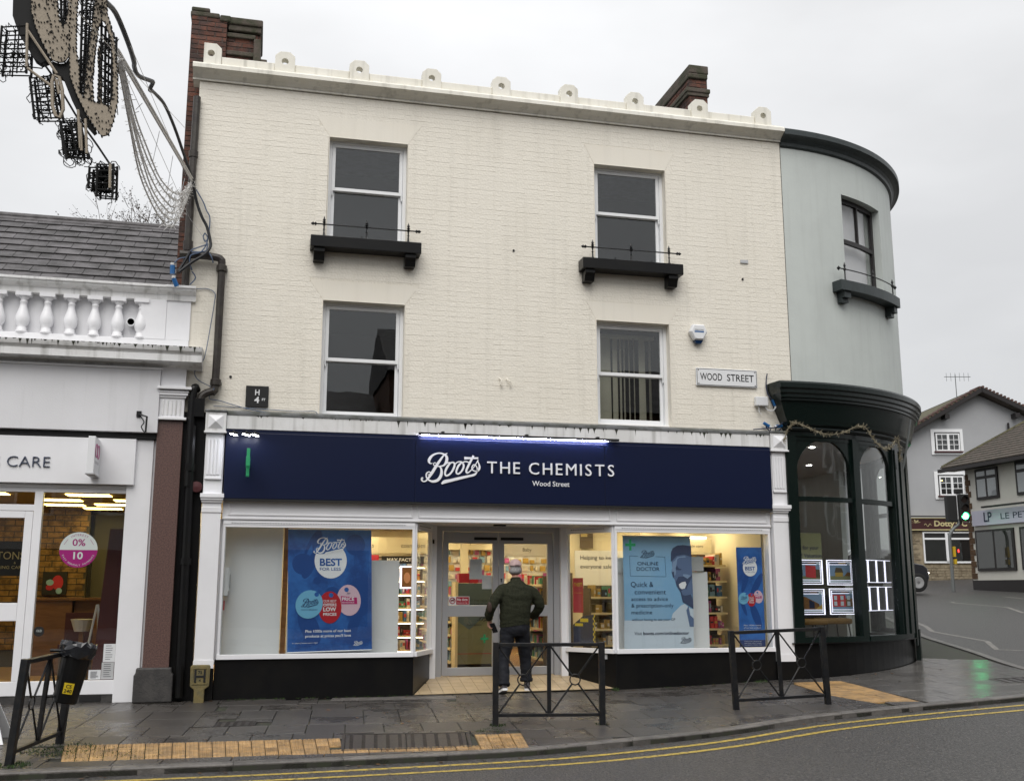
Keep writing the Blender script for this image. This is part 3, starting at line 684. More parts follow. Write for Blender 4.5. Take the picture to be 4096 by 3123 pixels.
# cornice and parapet with pierced upstands
def xprof(mb, prof, x0, x1):
    mb.prism(prof, lambda u, v, w: (w, -u, v), x0, x1)
c = MB(); xprof(c, [(.0, 8.43), (.03, 8.43), (.03, 8.455), (.05, 8.47), (.09, 8.50), (.15, 8.53), (.19, 8.545), (.19, 8.60), (.17, 8.625), (-.22, 8.645), (-.22, 8.43)], -.095, 8.95); c.build('cornice', 'cream_cornice', chem)
c = MB(); 
HX = [.137, 1.158, 2.218, 3.284, 4.343, 5.404, 6.469, 7.543, 8.633]
ez = 8.645
for i, hx in enumerate(HX):
    hw = .14; l = hx - hw if i else hx - .10; r_ = hx + hw if i < 8 else hx + .14
    a = MB()
    # pierced block: ring between an octagon outline and the round hole
    n = 24; outer = []; inner = []; hz = 8.815
    outline = [(l, ez), (r_, ez), (r_, 8.90), (r_ - .07, 8.965), (l + .07, 8.965), (l, 8.90)] if i else [(l, ez), (r_, ez), (r_, 8.90), (r_ - .07, 8.965), (l, 8.965)]
    def hit_(ang):
        dx, dz = math.cos(ang), math.sin(ang); best = 9
        for q in range(len(outline)):
            (x1, z1), (x2, z2) = outline[q], outline[(q + 1) % len(outline)]; den = dx * (z2 - z1) - dz * (x2 - x1)
            if abs(den) < 1e-9: continue
            t = ((x1 - hx) * (z2 - z1) - (z1 - hz) * (x2 - x1)) / den; s_ = ((x1 - hx) * dz - (z1 - hz) * dx) / den
            if t > 0 and -1e-6 <= s_ <= 1 + 1e-6: best = min(best, t)
        return (hx + dx * best, hz + dz * best)
    angs = sorted([2 * math.pi * q / n for q in range(n)] + [math.atan2(z - hz, x - hx) % (2 * math.pi) for x, z in outline])
    rings = []
    O = [hit_(t) for t in angs]; I = [(hx + .049 * math.cos(t), hz + .049 * math.sin(t)) for t in angs]
    a.loft([[(x, -.10, z) for x, z in I], [(x, -.10, z) for x, z in O], [(x, .04, z) for x, z in O], [(x, .04, z) for x, z in I], [(x, -.10, z) for x, z in I]], caps=False)
    a.build('pierced_block', 'cream_cornice', chem, bevel=.006)
    if i < 8: bx('parapet', 'cream_cornice', chem, r_ + .001, HX[i + 1] - hw - .001, -.075, .03, ez, 8.79 + random.uniform(-.004, .004), bevel=.01)
bx('parapet', 'cream_cornice', chem, 8.775, 8.95, -.075, .03, ez, 8.68)
# chimneys: brick by brick
CB = {}
def stack(name, x0, x1, y0, y1, z0, z1, faces, quota, capz):
    t = bx(name, 'mortar', chem, x0, x1, y0, y1, z0, z1 - .02)
    rest = MB(); left = [quota]; z = z1 - .08; k = 0; L_ = []
    while z > z0:
        for fc in faces:
            lo, hi = (x0, x1) if fc == 'f' else (y0, y1)
            a = lo - (.11 if k % 2 else 0)
            while a < hi:
                l, r_ = max(a, lo + .001), min(a + .215, hi - .001); a += .225
                if r_ - l > .03: L_.append((fc, l, r_, z))
        z -= .0752; k += 1
    for fc, l, r_, z in L_:
        w = r_ - l; mb = MB(); brick_geo(mb, w, .065, random.uniform(.004, .010), random.uniform(-.002, .003), random.uniform(-.003, .003), random.uniform(-.003, .003), e=.005)
        if fc == 'f': vs = [(p[0] + (l + r_) / 2, p[1] + y0, p[2] + z + .033) for p in mb.v]
        elif fc == 'l': vs = [(x0 + p[1], -p[0] + (l + r_) / 2, p[2] + z + .033) for p in mb.v]
        m2 = MB(); m2.add(vs, mb.f)
        if left[0] > 0: left[0] -= 1; m2.build('brick', 'red_brick', t, fix=False)
        else: rest.add(m2.v, m2.f)
    if rest.v: rest.build('brickwork', 'red_brick', t, kind='stuff', fix=False)
    return t
t = stack('chimney_stack', -.19, .31, .35, 1.25, 5.2, 9.62, 'f', 60, 9.7)
for a in ((-.21, .20, .33, 1.28, 9.60, 9.68), (-.20, .06, .33, 1.28, 9.68, 9.745), (.205, .36, .32, 1.28, 9.56, 9.66)): bx('chimney_cap', 'mossy_stone', t, *a, bevel=.02)
t = stack('chimney_flue', .312, .80, .43, 1.25, 8.4, 9.46, 'f', 22, 9.7)
bx('chimney_cap', 'mossy_stone', t, .30, .82, .34, 1.28, 9.55, 9.66, bevel=.02); bx('chimney_cap', 'mossy_stone', t, .33, .80, .37, 1.28, 9.46, 9.55, bevel=.015)
for a in ((.312, .72, .385, .43, 9.36, 9.43), (.312, .72, .385, .43, 9.08, 9.15), (.70, .80, .36, .425, 8.6, 9.36), (.76, .90, .38, 1.25, 8.4, 9.06)): bx('string_course', 'mossy_stone', t, *a, bevel=.012)
t = stack('chimney_stack', 8.13, 8.47, 1.6, 3.2, 8.4, 10.32, 'fl', 70, 10.5)
bx('chimney_cap', 'mossy_stone', t, 8.12, 8.49, 1.56, 3.26, 10.34, 10.50, bevel=.02); bx('chimney_cap', 'mossy_stone', t, 8.10, 8.47, 1.55, 3.26, 10.24, 10.335, bevel=.02); bx('string_course', 'mossy_stone', t, 8.06, 8.51, 1.55, 3.26, 9.98, 10.06, bevel=.015); bx('string_course', 'mossy_stone', t, 8.08, 8.49, 1.57, 3.25, 9.92, 9.98)
# sash windows
def sash(x0, x1, z0, z1, zm, gz1, low):
    t = MB(); y = .125
    fw = .095
    t.box(x0 - .03, x0 + .055, y, y + .1, z0, z1 + .02); t.box(x1 - .055, x1 + .03, y, y + .1, z0, z1 + .02); t.box(x0 + .055, x1 - .055, y, y + .1, z1 - .045, z1 + .02); t.box(x0 - .01, x1 + .01, y - .03, y + .1, z0 - .02, z0 + .045)
    w = t.build('sash_window', 'sash_white', chem, bevel=.004)
    def leaf(name, a0, a1, b0, b1, yy, bot, top):
        m = MB(); st = .05
        m.box(a0, a0 + st, yy, yy + .04, b0, b1); m.box(a1 - st, a1, yy, yy + .04, b0, b1); m.box(a0 + st, a1 - st, yy, yy + .04, b0, b0 + bot); m.box(a0 + st, a1 - st, yy, yy + .04, b1 - top, b1)
        # sash horns
        if name == 'upper_sash':
            for s_, xx in ((1, a0 + .012), (-1, a1 - .012)): m.prism([(xx - .011, b0), (xx + .011, b0), (xx + .009, b0 - .03), (xx + .012, b0 - .06), (xx, b0 - .09), (xx - .009, b0 - .05)], lambda u, v, w_: (u, w_, v), yy, yy + .035)
        m.build(name, 'sash_white', w, bevel=.004)
        p = MB(); p.box(a0 + st, a1 - st, yy + .016, yy + .02, b0 + bot, b1 - top); p.build('pane', 'pane_upper', w)
    leaf('upper_sash', x0 + .057, x1 - .057, zm - .035, z1 - .047, y + .012, .05, .05); leaf('lower_sash', x0 + .057, x1 - .057, z0 + .047, zm + .005, y + .056, .07, .045)
for i, (x0, x1, z0, z1) in enumerate(WIN): sash(x0, x1, z0, z1, (7.06, 4.55, 7.04, 4.54)[i], 0, 0)
# vertical blinds inside the lower right window, ceiling board and wardrobe inside the lower left one
bl = thing('vertical_blind', 'cream vertical blind slats hanging inside the lower right sash window', 'blind', (6.4, .6, 3.8))
hz = 5.2
for x, w, a in ((6.14, .20, 8), (6.31, .10, 35), (6.40, .05, 60), (6.46, .04, 70), (6.54, .03, 78), (6.62, .03, 80), (6.75, .12, 25), (6.88, .06, 55)):
    m = MB(); dx, dy = w / 2 * math.cos(R(a)) + .012, w / 2 * math.sin(R(a)); m.hexa([(x - dx, .62 - dy, 3.6), (x + dx, .62 + dy, 3.6), (x + dx, .625 + dy, 3.6), (x - dx, .625 - dy, 3.6), (x - dx * .9, .62 - dy, hz), (x + dx * .9, .62 + dy, hz), (x + dx * .9, .625 + dy, hz), (x - dx * .9, .625 - dy, hz)]); m.build('slat', 'blind', bl)
bx('head_rail', 'blind', bl, 6.0, 6.95, .58, .66, hz, hz + .05)
# first floor window ledges with cast iron rails
def ledge(x0, x1, zt, cx0, cx1, label):
    t = bx('window_ledge', 'black_gloss', chem, x0, x1, -.24, -.002, zt - .165, zt, bevel=.008)
    for a, b in ((x0 + .05, x0 + .20), (x1 - .22, x1 - .07)):
        m = MB(); m.prism([(0, zt - .17), (.20, zt - .17), (.20, zt - .22), (.17, zt - .26), (.14, zt - .335), (0, zt - .335)], lambda u, v, w: (w, -u, v), a, b); m.build('bracket', 'black_gloss', t, bevel=.005)
    m = MB(); y = -.16; zr = zt + .185
    m.tube([(x0 + .05, y, zr), (x1 - .05, y, zr)], .010, 6)
    def finial(x, z, ax, s=1):
        if ax == 'z': m.lathe([(.001, z + .12), (.010, z + .09), (.022, z + .06), (.010, z + .045), (.026, z + .03), (.012, z + .012), (.034, z), (.012, z - .02), (.010, z - .07), (.020, z - .075), (.010, z - .085), (.014, z - .15), (.03, z - .185)], (x, y, 0), 8)
        else: m.lathe([(.001, s * .085), (.016, s * .07), (.026, s * .05), (.012, s * .035), (.028, s * .02), (.012, 0)], (x, y, zr), 8, 'x')
    for x in (cx0, (cx0 + cx1) / 2, cx1): finial(x, zr, 'z')
    finial(x0 + .08, zr, 'x', -1); finial(x1 - .08, zr, 'x', 1)
    m.build('railing', 'black_iron', t, fix=False)
ledge(1.605, 3.15, 6.215, 1.785, 2.97, ''); ledge(5.545, 7.125, 6.19, 5.72, 6.93, '')
# downpipes
m = MB(); m.tube(smoothpath([(-.12, -.10, 5.84), (.1, -.10, 5.84), (.33, -.10, 5.83), (.415, -.10, 5.80), (.435, -.10, 5.70), (.435, -.10, 5.0), (.43, -.10, 4.06), (.40, -.10, 3.98), (.33, -.10, 3.95), (.27, -.10, 3.90), (.25, -.10, 3.82)], 4), .052, 10)
for z in (5.68, 4.10): m.lathe([(.066, z - .05), (.07, z - .04), (.07, z + .03), (.062, z + .04)], (.435, -.10, 0), 12); m.box(.36, .51, -.06, -.005, z - .02, z + .01)
m.build('downpipe', 'downpipe_paint', chem, smooth=False)
m = MB(); m.tube([(-.02, -.06, 8.15), (-.03, -.06, 5.35)], .05, 10)
for z in (7.3, 6.0, 5.95): m.lathe([(.062, z - .05), (.065, z + .04)], (-.025, -.06, 0), 10)
m.build('downpipe', 'downpipe_paint', chem)
m = MB(); m.tube(smoothpath([(.20, -.05, 3.98), (.18, -.10, 4.02), (.16, -.12, 3.95), (.15, -.12, 3.6), (.15, -.12, 2.7)], 4), .05, 10); m.tube([(.17, -.10, 3.5), (.19, -.10, .05)], .055, 10)
m.box(.10, .31, -.16, -.005, 3.62, 3.86); m.lathe([(.07, 2.9), (.07, 3.0)], (.165, -.11, 0), 10); m.lathe([(.07, 1.7), (.07, 1.78)], (.18, -.10, 0), 10)
m.build('downpipe', 'black_gloss', chem)
bx('wall_strip', 'black_gloss', chem, .0, .334, -.004, .25, 0, 3.70)
m = MB(); m.lathe([(.0, -.13), (.07, -.12), (.075, -.05), (.07, -.02)], (.265, 0, 2.70), 12, 'y'); m.build('pipe_end', 'maroon', chem)
# shopfront ------------------------------------------------------------
sf = MB()
bx('lead_flashing', 'lead', chem, .34, 8.72, -.13, -.004, 3.665, 3.70); m = MB(); m.prism([(.0, 3.70), (.13, 3.70), (.0, 3.745)], lambda u, v, w: (w, -u, v), .6, 8.5); m.build('lead_flashing', 'lead', chem)
bx('fascia_cornice', 'white_dirty', chem, .602, 8.468, -.12, .0, 3.475, 3.664, bevel=.006)
# black run-off drips under the flashing
m = MB(); rr = random.Random(4)
for i in range(52):
    x = rr.uniform(.65, 8.4); h = rr.uniform(.015, .10) * (1 if x > 2.8 else .4); wd = rr.uniform(.008, .03)
    m.poly([(x - wd, -.1225, 3.664), (x - wd * .3, -.1225, 3.664 - h * .6), (x, -.1225, 3.664 - h), (x + wd * .25, -.1225, 3.664 - h * .5), (x + wd, -.1225, 3.664)])
m.build('algae_stain', 'joint_dirt', chem, kind='stuff', fix=False)
bx('fascia_backing', 'black_gloss', chem, .602, 8.468, -.08, .1, 2.575, 3.474)
def pilaster(x0, x1, name, zb):
    w = x1 - x0
    t = bx(name, 'white_paint', chem, x0 + .012, x1 - .012, -.10, .02, zb, 2.50, bevel=.006)
    bx('base_line', 'white_paint', t, x0 + .006, x1 - .006, -.108, -.101, zb, zb + .10)
    for z0, z1, p in ((2.37, 2.44, .006), (2.50, 2.53, .02), (2.53, 2.56, .04), (2.56, 2.615, .055)): bx('capital', 'white_paint', t, x0 + .01 - p * .5, x1 - .01 + p * .5, -.105 - p, .02, z0, z1, bevel=.005)
    bx('console', 'white_paint', t, x0 + .012, x1 - .012, -.10, .02, 2.615, 3.41, bevel=.005)
    m = MB(); m.box(x0 + .022, x1 - .028, -.128, -.101, 2.80, 2.835); m.box(x0 + .022, x1 - .028, -.118, -.101, 2.835, 3.40)
    for i in range(4):
        a = x0 + .042 + (w - .09) * i / 4; m.box(a, a + (w - .09) / 4 - .014, -.132, -.118, 2.86, 3.33)
    m.build('fluted_panel', 'white_paint', t, bevel=.006)
    bx('block', 'white_dirty', t, x0, x1, -.16, .02, 3.435, 3.69, bevel=.006); bx('block_moulding', 'white_paint', t, x0 - .012, x1 + .012, -.175, .02, 3.41, 3.435, bevel=.004)
    m = MB(); a, b, c_, d = x0 + .035, x1 - .035, 3.47, 3.65; y = -.161
    m.add([(a, y, c_), (b, y, c_), (b, y, d), (a, y, d), ((a + b) / 2, y - .05, (c_ + d) / 2)], [(0, 1, 4), (1, 2, 4), (2, 3, 4), (3, 0, 4)]); m.build('boss', 'white_paint', t)
    bx('block_cap', 'lead', t, x0 - .01, x1 + .01, -.18, .02, 3.69, 3.72, bevel=.01)
    bx('plinth', 'black_gloss', t, x0 + .005, x1 - .005, -.10, .02, -.05, zb - .001)
pilaster(.335, .60, 'pilaster', .40); pilaster(8.475, 8.745, 'pilaster', .36)
bx('jamb_board', 'white_paint', chem, .585, .665, .03, .12, .45, 2.30); bx('jamb_board', 'white_paint', chem, 8.42, 8.50, .03, .12, .45, 2.30)
# transom rail with three sunk panels
bx('transom_rail', 'white_paint', chem, .605, 8.47, -.03, .05, 2.285, 2.574)
m = MB()
for a, b in ((.68, 3.12), (3.20, 5.97), (6.06, 8.42)):
    for q in ((a, b, 2.545, 2.565), (a, b, 2.345, 2.365), (a, a + .02, 2.365, 2.545), (b - .02, b, 2.365, 2.545)): m.box(q[0], q[1], -.045, -.03, q[2], q[3])
m.build('panel_moulding', 'white_paint', chem, bevel=.003); bx('drip_moulding', 'white_paint', chem, .605, 8.47, -.05, -.031, 2.29, 2.318, bevel=.004)
# display windows: straight front, splayed return, corner post
def frame_run(pts, name):
    """window frame following a plan polyline (front, then splay); z .53 to 2.285"""
    t = None
    for i, (p, q) in enumerate(zip(pts, pts[1:])):
        p, q = Vector((*p, 0)), Vector((*q, 0)); d = (q - p); L_ = d.length; d.normalize(); n = Vector((d.y, -d.x, 0))
        def B(m, a, b, y0, y1, z0, z1): m.hexa([tuple(p + d * u + n * v + Vector((0, 0, z))) for z in (z0, z1) for u, v in ((a, y0), (b, y0), (b, y1), (a, y1))])
        m = MB(); e = .035
        B(m, 0, L_, .055, -.03, .50, .56); B(m, 0, L_, .03, -.03, 2.19, 2.284); B(m, .0, L_, .036, .03, 2.225, 2.262)
        B(m, 0, e, .03, -.03, .56, 2.19); B(m, L_ - e, L_, .03, -.03, .56, 2.19)
        if t is None: t = m.build(name, 'white_paint', chem, bevel=.004)
        else: m.build('splay_frame', 'white_paint', t, bevel=.004)
        # row of little vent slots along the head
        m = MB(); k = int(L_ / .035)
        for j in range(k - 6): a = .11 + j * .035; B(m, a, a + .016, .0375, .034, 2.238, 2.250)
        m.build('vent_slots', 'ink_grey', t, kind='stuff')
        g_ = MB(); B(g_, e, L_ - e, .004, -.002, .56, 2.19); g_.build('pane', 'pane', t)
    return t
frame_run([(.62, .0), (3.16, .0), (3.50, .72)], 'display_window'); frame_run([(5.54, .72), (6.03, .0), (8.46, .0)], 'display_window')
def riser(pts, name):
    m = MB(); P = [(x, y) for x, y in pts]; Q = [(x, y + .12) for x, y in pts][::-1]
    m.prism(P + Q, lambda u, v, w: (u, v, w), -.06, .499); m.build(name, 'black_gloss', chem, bevel=.004)
riser([(.60, -.02), (3.165, -.02), (3.50, .70)], 'stall_riser'); riser([(5.54, .70), (6.025, -.02), (8.47, -.02)], 'stall_riser')
# recessed entrance
bx('entrance_soffit', 'white_paint', chem, 3.0, 6.2, .06, 1.2, 2.29, 2.33)
m = MB(); m.prism([(3.14, 0), (6.05, 0), (5.55, .73), (5.5, .92), (3.55, .92), (3.5, .73)], lambda u, v, w: (u, v, w), -.1, -.06)
m = MB(); m.add([(3.17, -.01, .004), (6.02, -.01, .03), (5.53, .73, .16), (5.5, .95, .165), (3.56, .95, .165), (3.51, .73, .15)], [(0, 1, 2, 3, 4, 5)]); ef = m.build('entrance_floor', 'joint_dirt', chem, fix=False)
tb = MB()
for j in range(6):
    for i in range(18):
        y0, y1 = .0 + j * .155, .0 + j * .155 + .15; x0, x1 = 3.1 + i * .165, 3.1 + i * .165 + .16
        P = [(x0, y0), (x1, y0), (x1, y1), (x0, y1)]; P = clip(P, (3.53, .75), (3.19, 0)); P = clip(P, (6.0, 0), (5.51, .75)) if len(P) > 2 else P
        if len(P) > 2 and area(P) > .002:
            zz = lambda x, y: .012 + .155 * min(1, max(0, y) / .74) + .02 * (x - 3.2) / 2.8 * (1 - min(1, y / .74)); m = MB()
            m.loft([[(x, y, zz(x, y) - .01) for x, y in P], [(x, y, zz(x, y)) for x, y in P]]); m.build('floor_tile', 'buff_tile', ef, fix=False)
bx('door_post', 'white_paint', chem, 3.49, 3.585, .70, .95, .14, 2.29, bevel=.005); bx('door_post', 'white_paint', chem, 5.44, 5.56, .70, .95, .14, 2.29, bevel=.005)
ds = MB(); ds.box(3.588, 3.68, .78, .88, .16, 2.288); ds.box(5.35, 5.437, .78, .88, .16, 2.288); ds.box(3.68, 5.35, .78, .88, 2.215, 2.288); dsf = ds.build('door_frame', 'alu', chem, bevel=.004)
def leaf(x0, x1, hx):
    m = MB(); y0, y1 = .80, .85; z0, z1 = .175, 2.21
    m.box(x0, x0 + .085, y0, y1, z0, z1); m.box(x1 - .085, x1, y0, y1, z0, z1); m.box(x0 + .085, x1 - .085, y0, y1, z0, z0 + .115); m.box(x0 + .085, x1 - .085, y0, y1, z1 - .165, z1); m.box(x0 + .085, x1 - .085, y0, y1, 1.00, 1.16)
    d = m.build('door', 'alu', chem, bevel=.004)
    for a, b in ((z0 + .115, 1.0), (1.16, z1 - .165)): bx('pane', 'pane', d, x0 + .085, x1 - .085, .823, .828, a, b)
    bx('closer', 'black_rubber', d, hx, hx + .34, .775, .80, 2.095, 2.135, bevel=.005); return d
d1 = leaf(3.69, 4.515, 4.15); d2 = leaf(4.52, 5.345, 4.55)
m = MB(); m.lathe([(.012, .79), (.012, .80)], (4.56, 0, 1.53), 8, 'y'); m.box(4.555, 4.565, .79, .80, 1.49, 1.53); m.build('keyhole', 'ink_black', d2)
bx('sensor', 'black_rubber', chem, 3.52, 3.545, .68, .70, 2.03, 2.09); bx('sensor', 'black_rubber', chem, 4.33, 4.5, .25, .33, 2.27, 2.292)
# inside the shop
bx('shop_floor', 'shop_floor', chem, .25, 8.70, .96, 9.25, .10, .164); bx('shop_ceiling', 'shop_ceiling', chem, .25, 8.70, .10, 9.25, 2.62, 2.66)
bx('window_bed', 'board_grey', chem, .61, 3.2, .11, .95, .42, .49); bx('window_bed', 'board_grey', chem, 5.9, 8.46, .11, .95, .42, .49)
bx('shop_wall', 'shop_wall', chem, .26, .33, .3, 9.2, .165, 2.615); bx('shop_wall', 'shop_wall', chem, 8.47, 8.69, .3, 9.2, .1, 2.615); bx('shop_wall', 'shop_wall', chem, .34, 8.46, 8.2, 8.3, .165, 2.615)
bx('shop_wall', 'shop_wall', chem, 6.56, 8.0, 4.2, 4.35, .165, 2.615); bx('pillar', 'shop_wall', chem, 5.0, 5.14, 6.2, 6.34, .165, 2.615)
for x in (1.2, 2.9, 4.6, 6.3, 7.9):
    for y in (1.6, 3.4, 5.2, 7.0):
        if 5.9 < x < 8 and 4 < y < 4.6: continue
        bx('ceiling_lamp', 'lamp_warm', chem, x - .28, x + .28, y - .28, y + .28, 2.608, 2.618)
# ---- posters, boards and shelving in the shop (things of their own)
def plate(name, label, cat, m, x0, x1, z0, z1, y, th=.012, sl=0., group=None):
    t = thing(name, label, cat, ((x0 + x1) / 2, y, z0), group); mb = MB(); mb.hexa([(x0, y, z0), (x1, y, z0), (x1, y + th, z0), (x0, y + th, z0), (x0 + sl, y, z1), (x1 + sl, y, z1), (x1 + sl, y + th, z1), (x0 + sl, y + th, z1)]); mb.build('sheet', m, t, bevel=.002); return t
plate('display_board', 'tall plain white board filling the far left of the shop window', 'board', 'board_white', .66, 1.41, .50, 2.24, .30)
plate('display_board', 'pale grey board behind the big blue hanging poster', 'board', 'board_white', 1.50, 3.0, .50, 1.78, .34)
plate('display_board', 'tall white board behind the pale blue doctor poster', 'board', 'board_white', 6.14, 7.60, .50, 1.64, .34)
plate('display_board', 'small white board peeping out at the left of the doctor poster', 'board', 'board_white', 6.10, 6.5, 1.62, 1.84, .31)
plate('display_board', 'small white board peeping out at the right of the doctor poster', 'board', 'board_grey', 7.2, 7.53, 1.65, 1.86, .31)
bx('post', 'wood_brown', chem, 1.425, 1.49, .42, .48, .49, 2.28)
t = thing('control_box', 'small white control box on the wall at the left edge of the shop window', 'box', (.72, .2, 1.3)); m = MB(); m.box(.665, .72, .12, .28, 1.30, 1.67); m.box(.72, .735, .14, .26, 1.36, 1.63); m.build('case', 'plastic_white', t, bevel=.01); bx('screen', 'ink_grey', t, .736, .74, .16, .24, 1.40, 1.58); bx('tag_strip', 'promo_red', t, .67, .685, .13, .16, 1.12, 1.24)
# big blue hanging poster
def tags(m, fn, cu, cv, k, mats, d=.003):
    """three overlapping oval price tags; m indexes: 0 cyan 1 red 2 pink 3 blue 4 white 5 navy 6 magenta"""
    m.m = 2; ell(m, fn, cu + .245 * k, cv + .07 * k, .155 * k, .20 * k, d, rot=6); m.m = 3; ell(m, fn, cu + .215 * k, cv + .205 * k, .03 * k, .03 * k, d + .001, 12)
    m.m = 6; m.poly([fn(cu + .14 * k, cv + .125 * k, d + .001), fn(cu + .35 * k, cv + .105 * k, d + .001), fn(cu + .355 * k, cv + .02 * k, d + .001), fn(cu + .15 * k, cv + .02 * k, d + .001)])
    m.m = 4; tx(m, 'PRICE', lambda u, v, q=0: fn(u, v, d + .002), cu + .155 * k, cv + .065 * k, w=.16 * k, h=.043 * k, bold=.02); tx(m, 'ADVANTAGE', lambda u, v, q=0: fn(u, v, d + .002), cu + .155 * k, cv + .033 * k, w=.16 * k, h=.017 * k)
    m.m = 5; script(m, fn, cu + .215 * k, cv + .145 * k, .05 * k, d + .001)
    m.m = 1; ell(m, fn, cu + .0 * k, cv - .02 * k, .15 * k, .205 * k, d + .003); m.m = 3; ell(m, fn, cu + .015 * k, cv + .135 * k, .03 * k, .03 * k, d + .004, 12)
    m.m = 4
    for s_, vv, w_, h_, bo in (('OUR BEST', .045, .17, .03, 0), ('OFFERS', -.005, .17, .034, .02), ('LOW', -.068, .165, .048, .03), ('PRICES', -.125, .17, .034, .02)): tx(m, s_, lambda u, v, q=0: fn(u, v, d + .005), cu - .085 * k, cv + vv * k, w=w_ * k, h=h_ * k, bold=bo)
    m.m = 0; ell(m, fn, cu - .265 * k, cv + .02 * k, .17 * k, .185 * k, d + .006, rot=-35); m.m = 3; ell(m, fn, cu - .17 * k, cv + .145 * k, .03 * k, .03 * k, d + .007, 12)
    m.m = 5; script(m, fn, cu - .37 * k, cv - .025 * k, .225 * k, d + .007); tx(m, 'OWN BRAND', lambda u, v, q=0: fn(u, v, d + .007), cu - .37 * k, cv - .06 * k, w=.21 * k, h=.02 * k)
PM = ['tag_cyan', 'tag_red', 'tag_pink', 'poster_blue', 'poster_white', 'poster_navy', 'tag_magenta', 'poster_mid']
t = thing('hanging_poster', 'big blue hanging poster with a white circle and three price tags', 'poster', (2.05, .15, .6))
def pf(u, v, d=0): return (u + (.0 if v > 1 else 0) + (2.19 - v) * .03, .15 - d + .012 * math.sin(v * 3), v + (u - 2.0) * .035 * max(0, (1.2 - v)))
m = MB(); m.grid(lambda a, b: pf(1.465 + 1.115 * a, .575 + 1.61 * b), 8, 16); m.build('print', 'poster_blue', t, fix=False)
m = MB(); m.tube([pf(1.465, .575), pf(2.58, .575)], .009, 6); m.tube([pf(1.465, 2.185), pf(2.58, 2.185)], .009, 6); m.build('rail', 'plastic_white', t)
m = MB(); m.m = 7
for cu, cv, ru, rv_, ro in ((2.36, 1.98, .135, .14, 0), (1.78, 1.85, .10, .34, -18), (1.66, 1.72, .14, .14, 40), (2.42, 1.35, .13, .16, 0), (2.05, 1.32, .10, .1, 0), (2.36, 1.6, .016, .33, 0), (1.75, .9, .12, .26, 25), (2.35, .95, .07, .3, -20), (1.85, 1.5, .05, .05, 0), (2.44, .72, .1, .05, 20)): ell(m, pf, cu, cv, ru, rv_, .0015, rot=ro)
m.m = 4; ell(m, pf, 2.03, 1.765, .215, .235, .003, 32); m.m = 3; ell(m, pf, 2.02, 1.945, .23, .075, .0035, 24, rot=14)
m.m = 4; script(m, pf, 1.795, 1.845, .44, .005, .0003)
m.m = 3; tx(m, 'BEST', lambda u, v, q=0: pf(u, v, .005), 1.885, 1.70, w=.295, h=.092, bold=.03); tx(m, 'FOR LESS', lambda u, v, q=0: pf(u, v, .005), 1.885, 1.635, w=.28, h=.04, bold=.005)
tags(m, pf, 2.02, 1.17, 1.03, PM)
m.m = 4; tx(m, 'Plus 1000s more of our best', lambda u, v, q=0: pf(u, v, .003), 1.70, .825, w=.60, h=.034, bold=.015); tx(m, "products at prices you'll love", lambda u, v, q=0: pf(u, v, .003), 1.70, .762, w=.60, h=.034, bold=.015); tx(m, 'In store | boots.com | App', lambda u, v, q=0: pf(u, v, .003), 1.53, .685, w=.33, h=.016); script(m, pf, 2.33, .635, .125, .003)
m.build('print_design', PM, t, fix=False)
# pale blue doctor poster
t = thing('hanging_poster', 'pale blue hanging poster of a laughing man advertising an online doctor', 'poster', (6.74, .15, .55))
def pd(u, v, d=0): return (u, .15 - d + .010 * math.sin(v * 4), v)
m = MB(); m.grid(lambda a, b: pd(6.215 + 1.05 * a, .95 + 1.195 * b), 6, 12); m.build('print', 'poster_sky', t, fix=False)
m = MB(); m.grid(lambda a, b: pd(6.21 + 1.06 * a, .55 + .4 * b), 6, 4); m.build('print', 'poster_pale', t, fix=False)
m = MB(); m.tube([pd(6.2, .545), pd(7.275, .545)], .008, 6); m.tube([pd(6.21, 2.148), pd(7.27, 2.148)], .008, 6); m.build('rail', 'plastic_white', t)
DM = ['ink_navy', 'face_dark', 'face_mid', 'face_light', 'poster_white', 'cross_green', 'poster_pale']
m = MB(); s_ = 1.05 / 895.; P = lambda pts, d=.002: m.poly([pd(6.215 + (x - 302) * s_, 2.145 - (y - 45) * s_ * .985, d) for x, y in pts])
m.m = 6; P([(880, 1160), (930, 1000), (1040, 900), (1090, 880), (1150, 930), (1205, 950), (1205, 1160)], .0015)
m.m = 2; P([(940, 360), (1000, 280), (1090, 265), (1205, 270), (1205, 760), (1090, 780), (1040, 730), (985, 640), (970, 580), (945, 540), (932, 490), (945, 440)], .002)
m.m = 3; P([(950, 370), (1020, 300), (1120, 285), (1150, 340), (1120, 420), (1000, 440), (985, 520), (960, 540), (940, 490)], .0025); P([(1090, 470), (1160, 450), (1190, 540), (1130, 600), (1080, 560)], .0025)
m.m = 1; P([(928, 360), (935, 240), (960, 190), (1020, 155), (1100, 148), (1205, 160), (1205, 300), (1110, 268), (1010, 285), (945, 350)], .003)
P([(985, 440), (1010, 400), (1080, 395), (1105, 430), (1050, 465), (1000, 462)], .003); P([(935, 490), (965, 480), (968, 540), (950, 565)], .003)
P([(985, 610), (1020, 545), (1090, 540), (1140, 570), (1205, 520), (1205, 945), (1120, 890), (1065, 860), (1040, 740), (990, 660)], .003)
m.m = 4; P([(1022, 640), (1060, 615), (1110, 605), (1122, 640), (1100, 690), (1060, 700), (1032, 680)], .004)
m.m = 2; P([(1050, 720), (1100, 690), (1125, 720), (1105, 765), (1070, 775)], .004); P([(1110, 960), (1140, 900), (1160, 1020), (1205, 1060), (1205, 1160), (1150, 1160)], .003)
m.m = 5; P([(385, 85), (415, 85), (415, 135), (468, 135), (468, 170), (415, 170), (415, 222), (385, 222), (385, 170), (335, 170), (335, 135), (385, 135)], .003)
m.m = 0; script(m, pd, 6.475, 1.825, .225, .003)
